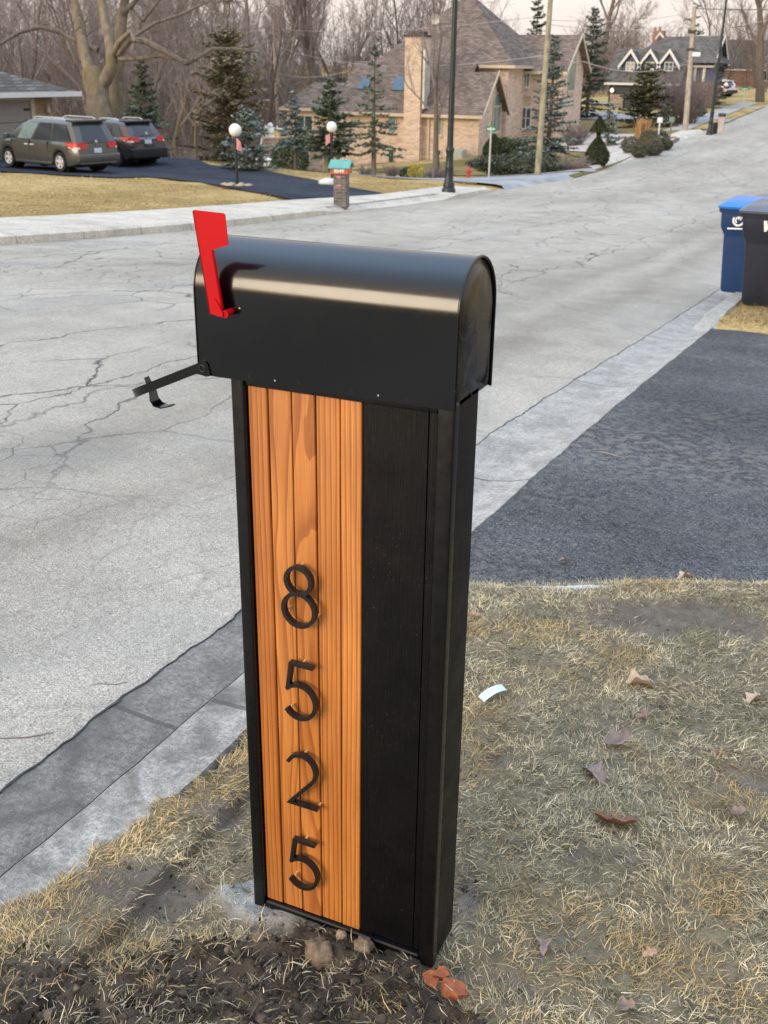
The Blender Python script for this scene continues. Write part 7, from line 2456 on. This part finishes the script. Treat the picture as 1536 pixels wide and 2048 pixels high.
        mb = MB(); mb.box(ax[0] + wr * 1.3, ax[1] - wr * 1.3, sg * Wd * .97 - .02, sg * Wd * .97 + .036, zl + .03, zl + .12, .015); obj('sill_trim', mb, paint if kind == 'minivan' else M['black'], t, 40, local=True)
        mb = MB(); mb.tube([(gr[0] + .35, sg * (wt - .10), zr + .03), (gr[0] + .5, sg * (wt - .10), zr + .075), (gr[1] - .6, sg * (wt - .10), zr + .08), (gr[1] - .35, sg * (wt - .10), zr + .03)], .016, 8); obj('roof_rail', mb, M['alloy'], t, 60, local=True)
        # lamps wrapping the corner
        mb = MB(); lz0, lz1, lx = P['lamp']
        poly = [(-.02, lz0), (lx * .55, lz0 + .03), (lx, lz1 - .02), (lx * .5, lz1 + .01), (-.0, lz1)]
        def lxo(z, s_=0): return float(np.interp(z, rearx[0], rearx[1]))
        vs = []
        for (x, z) in poly: vs.append((x + lxo(z) + .02, sg * (halfw(max(.02, x)) * .99 + .012), z))
        vs.append((lxo(lz1) - .018, sg * Wd * .42, lz1 - .02)); vs.append((lxo(lz0) - .018, sg * Wd * .50, lz0 + .02))
        vs.append((lxo(lz0) - .02, sg * Wd * .80, lz0)); vs.append((lxo(lz1) - .02, sg * Wd * .80, lz1))
        mb.add(vs, [(0, 1, 2, 3, 4), (0, 4, 8, 7), (7, 8, 5, 6)])
        lp = obj('tail_lamp', mb, M['tail'], t, None, local=True)
        mb = MB(); zz = lz0 + (lz1 - lz0) * .32
        vs = [(lxo(lz0) + .0, sg * (halfw(.02) * .99 + .016), lz0), (lxo(lz0) + lx * .55 + .02, sg * (halfw(lx * .5) * .99 + .017), lz0 + .03), (lxo(zz) + lx * .72 + .02, sg * (halfw(lx * .7) * .99 + .017), zz), (lxo(zz) + .0, sg * (halfw(.02) * .99 + .016), zz),
              (lxo(zz) - .026, sg * Wd * .80, zz), (lxo(lz0) - .026, sg * Wd * .80, lz0 + .005)]
        mb.add(vs, [(0, 1, 2, 3), (0, 3, 4, 5)]); obj('lamp_band', mb, M['taillite'], lp, None, local=True)
        # wheels
        for a in ax:
            mb = MB(); pr = [(wr * .62, -.10), (wr * .93, -.105), (wr, -.07), (wr, .07), (wr * .93, .105), (wr * .62, .10)]
            mb.lathe(pr, 28, cap=False); mb.lathe([(.001, -.02), (wr * .62, -.02)], 28, cap=False)
            mb.v = [(x + a, sg * (Wd - .125) + z, y + wr) for x, y, z in mb.v]
            wh = obj('wheel', mb, M['tyre'], t, 40, local=True)
            mb = MB()
            for k in range(P['spokes']):
                an = 2 * math.pi * k / P['spokes'] + .3
                c, s_ = math.cos(an), math.sin(an)
                w0, w1 = wr * .12, wr * .18
                vs = [(c * .03 - s_ * w0, s_ * .03 + c * w0), (c * .03 + s_ * w0, s_ * .03 - c * w0), (c * wr * .60 + s_ * w1, s_ * wr * .60 - c * w1), (c * wr * .60 - s_ * w1, s_ * wr * .60 + c * w1)]
                yy = sg * (Wd - .035)
                mb.add([(x + a, yy, z + wr) for x, z in vs] + [(x + a, yy - sg * .03, z + wr) for x, z in vs], [(0, 1, 2, 3), (4, 5, 6, 7), (0, 1, 5, 4), (1, 2, 6, 5), (2, 3, 7, 6), (3, 0, 4, 7)])
            mb.tube([(a + wr * .61 * math.cos(2 * math.pi * k / 28), sg * (Wd - .03), wr + wr * .61 * math.sin(2 * math.pi * k / 28)) for k in range(28)], .018, 6, closed=True)
            mb.tube([(a, sg * (Wd - .06), wr), (a, sg * (Wd - .025), wr)], .05, 12)
            obj('rim', mb, M[P['alloy']], wh, 40, local=True)
        # dark arch liner
        for a in ax:
            mb = MB(); mb.lathe([(wr * 1.16, -.22), (wr * 1.16, .10)], 24, cap=True); mb.v = [(x + a, sg * (Wd - .26) + sg * z, y + wr) for x, y, z in mb.v]
            obj('arch_liner', mb, M['hole'], t, local=True)
    # rear window and spoiler
    mb = MB(); n = 6; vs = []
    for i in range(n + 1):
        y = -1 + 2 * i / n
        for j in range(3):
            f = P['rw'][0] + (P['rw'][1] - P['rw'][0]) * j / 2
            x0 = gb[0] + (gr[0] - gb[0]) * f ** 1.15
            w_ = float(np.interp(f, [r[0] for r in rows], [r[1] for r in rows])) * .86
            vs.append((x0 - .018 + .05 * abs(y) ** 3, y * w_, zbelt + (zr - zbelt) * f))
    mb.add(vs, [(i * 3 + j, i * 3 + j + 1, (i + 1) * 3 + j + 1, (i + 1) * 3 + j) for i in range(n) for j in range(2)])
    obj('rear_window', mb, M['carglass'], t, 60, local=True)
    mb = MB(); mb.box(gr[0] - .20, gr[0] + .30, -wt * .93, wt * .93, zr - .045, zr + .035, .022); obj('spoiler', mb, paint, t, 40, local=True)
    # windscreen
    mb = MB(); vs = []
    for y in (-1, -.5, 0, .5, 1):
        for f in (.06, .5, .9):
            x1 = gb[1] + (gr[1] - gb[1]) * f ** .92; w_ = float(np.interp(f, [r[0] for r in rows], [r[1] for r in rows])) * .9
            vs.append((x1 + .02, y * w_, zbelt + (zr - zbelt) * f))
    mb.add(vs, [(i * 3 + j, i * 3 + j + 1, (i + 1) * 3 + j + 1, (i + 1) * 3 + j) for i in range(4) for j in range(2)]); obj('windscreen', mb, M['carglass'], t, 60, local=True)
    # bumper, plate, badge
    def rx(z): return float(np.interp(z, rearx[0], rearx[1]))
    b0, b1 = P['bumper']
    mb = MB(); mb.box(rx(b1) - .06, .28, -Wd * .93, Wd * .93, b0, b1, .04); obj('bumper', mb, P['bumper_m'], t, 40, local=True)
    pzc, py = P['plate']
    mb = MB(); mb.box(rx(pzc) - .012, rx(pzc) + .05, py - .16, py + .16, pzc - .08, pzc + .08, .006); obj('licence_plate', mb, M['plate'], t, local=True)
    mb = MB(); mb.tube([(rx(pzc + .3) - .01, 0, pzc + .3), (rx(pzc + .3) + .02, 0, pzc + .3)], .05, 12); obj('badge', mb, M['alloy'], t, 40, local=True)
    mb = MB(); mb.box(.3, L - .4, -Wd * .8, Wd * .8, zl - .02, zl + .12); obj('underbody', mb, M['hole'], t, local=True)
    return t


VAN = dict(L=5.08, W=1.98, low=.20, belt=1.02, roof=1.73, axles=(1.02, 4.05), wheel=.335, topx=[0, .15, 3.9, 4.3, 4.9, 5.08], topz=[.98, 1.03, 1.02, .98, .84, .70],
           rearx=([.2, .5, .75, 1.05], [.06, .0, .04, .10]), frontx=([.2, .5, .9], [0, 0, -.15]), ghb=(.12, 4.35), ghr=(.52, 3.05), tumble=.76,
           glass=[(.06, .325, .09, .34, 'carglass'), (.345, .585, .36, .60, 'carglass'), (.61, .80, .625, .90, 'carglassf')], handles=(2.52, 2.86), seams=(1.62, 2.68, 3.75), lamp=(.80, 1.02, .52),
           rw=(.06, .82), bumper=(.36, .62), bumper_m=M['vanpaint'], plate=(.74, 0), alloy='alloy', spokes=5)
SUV = dict(L=4.6, W=1.86, low=.26, belt=1.08, roof=1.66, axles=(.95, 3.62), wheel=.36, topx=[0, .15, 3.2, 3.5, 4.4, 4.6], topz=[1.02, 1.10, 1.06, 1.04, .90, .75],
           rearx=([.2, .6, .8, 1.1], [.10, .0, .03, .13]), frontx=([.2, .5, .9], [0, 0, -.12]), ghb=(.20, 3.45), ghr=(.66, 2.55), tumble=.74,
           glass=[(.10, .30, .16, .30, 'carglass'), (.32, .57, .32, .58, 'carglass'), (.59, .80, .60, .92, 'carglass')], handles=(2.0, 2.95), seams=(1.35, 2.3, 3.2), lamp=(.92, 1.12, .50),
           rw=(.10, .84), bumper=(.34, .70), bumper_m=M['black'], plate=(.93, 0), alloy='alloyd', spokes=5)

hd_v = Vector((-.976, .215)).normalized()
ang = math.atan2(hd_v.y, hd_v.x)


def place(Pc, px, py, sc, paint, label, kind, dang=0.0):
    """put the car so that its near rear wheel touches the ground where the photo has it"""
    w = G(px, py)
    a = ang + dang
    f = Vector((math.cos(a), math.sin(a))); lft = Vector((-f.y, f.x))
    o = Vector((w[0], w[1])) - (f * Pc['axles'][0] + lft * (Pc['W'] / 2 - .12)) * sc      # the near side is the car's left
    z = gz(w[0], w[1]) + .05
    t = car(label, (o.x, o.y, z), a, Pc, paint, kind)
    t.scale = (sc, sc, sc)
    return t


place(VAN, 126, 347, .92, M['vanpaint'], 'olive-grey minivan with roof rails parked on the blacktop driveway, nearer the road', 'minivan')
place(SUV, 238, 336, .94, M['suvpaint'], 'dark plum sport utility car parked beyond the minivan', 'sport_utility_car')
# far white vehicles
FAR = dict(SUV)
for (px, py, D, lab, dx) in ((1466, 199, 122, 'white car at the far end of the street beside the clipped arborvitae', 0), (1481, 201, 118, 'second white car, partly behind the far street sign', .4)):
    b = gp(px, py, D)
    car(lab, (b[0] - 1, b[1], b[2]), math.radians(150), FAR, M['carwhite'], 'parked_car')
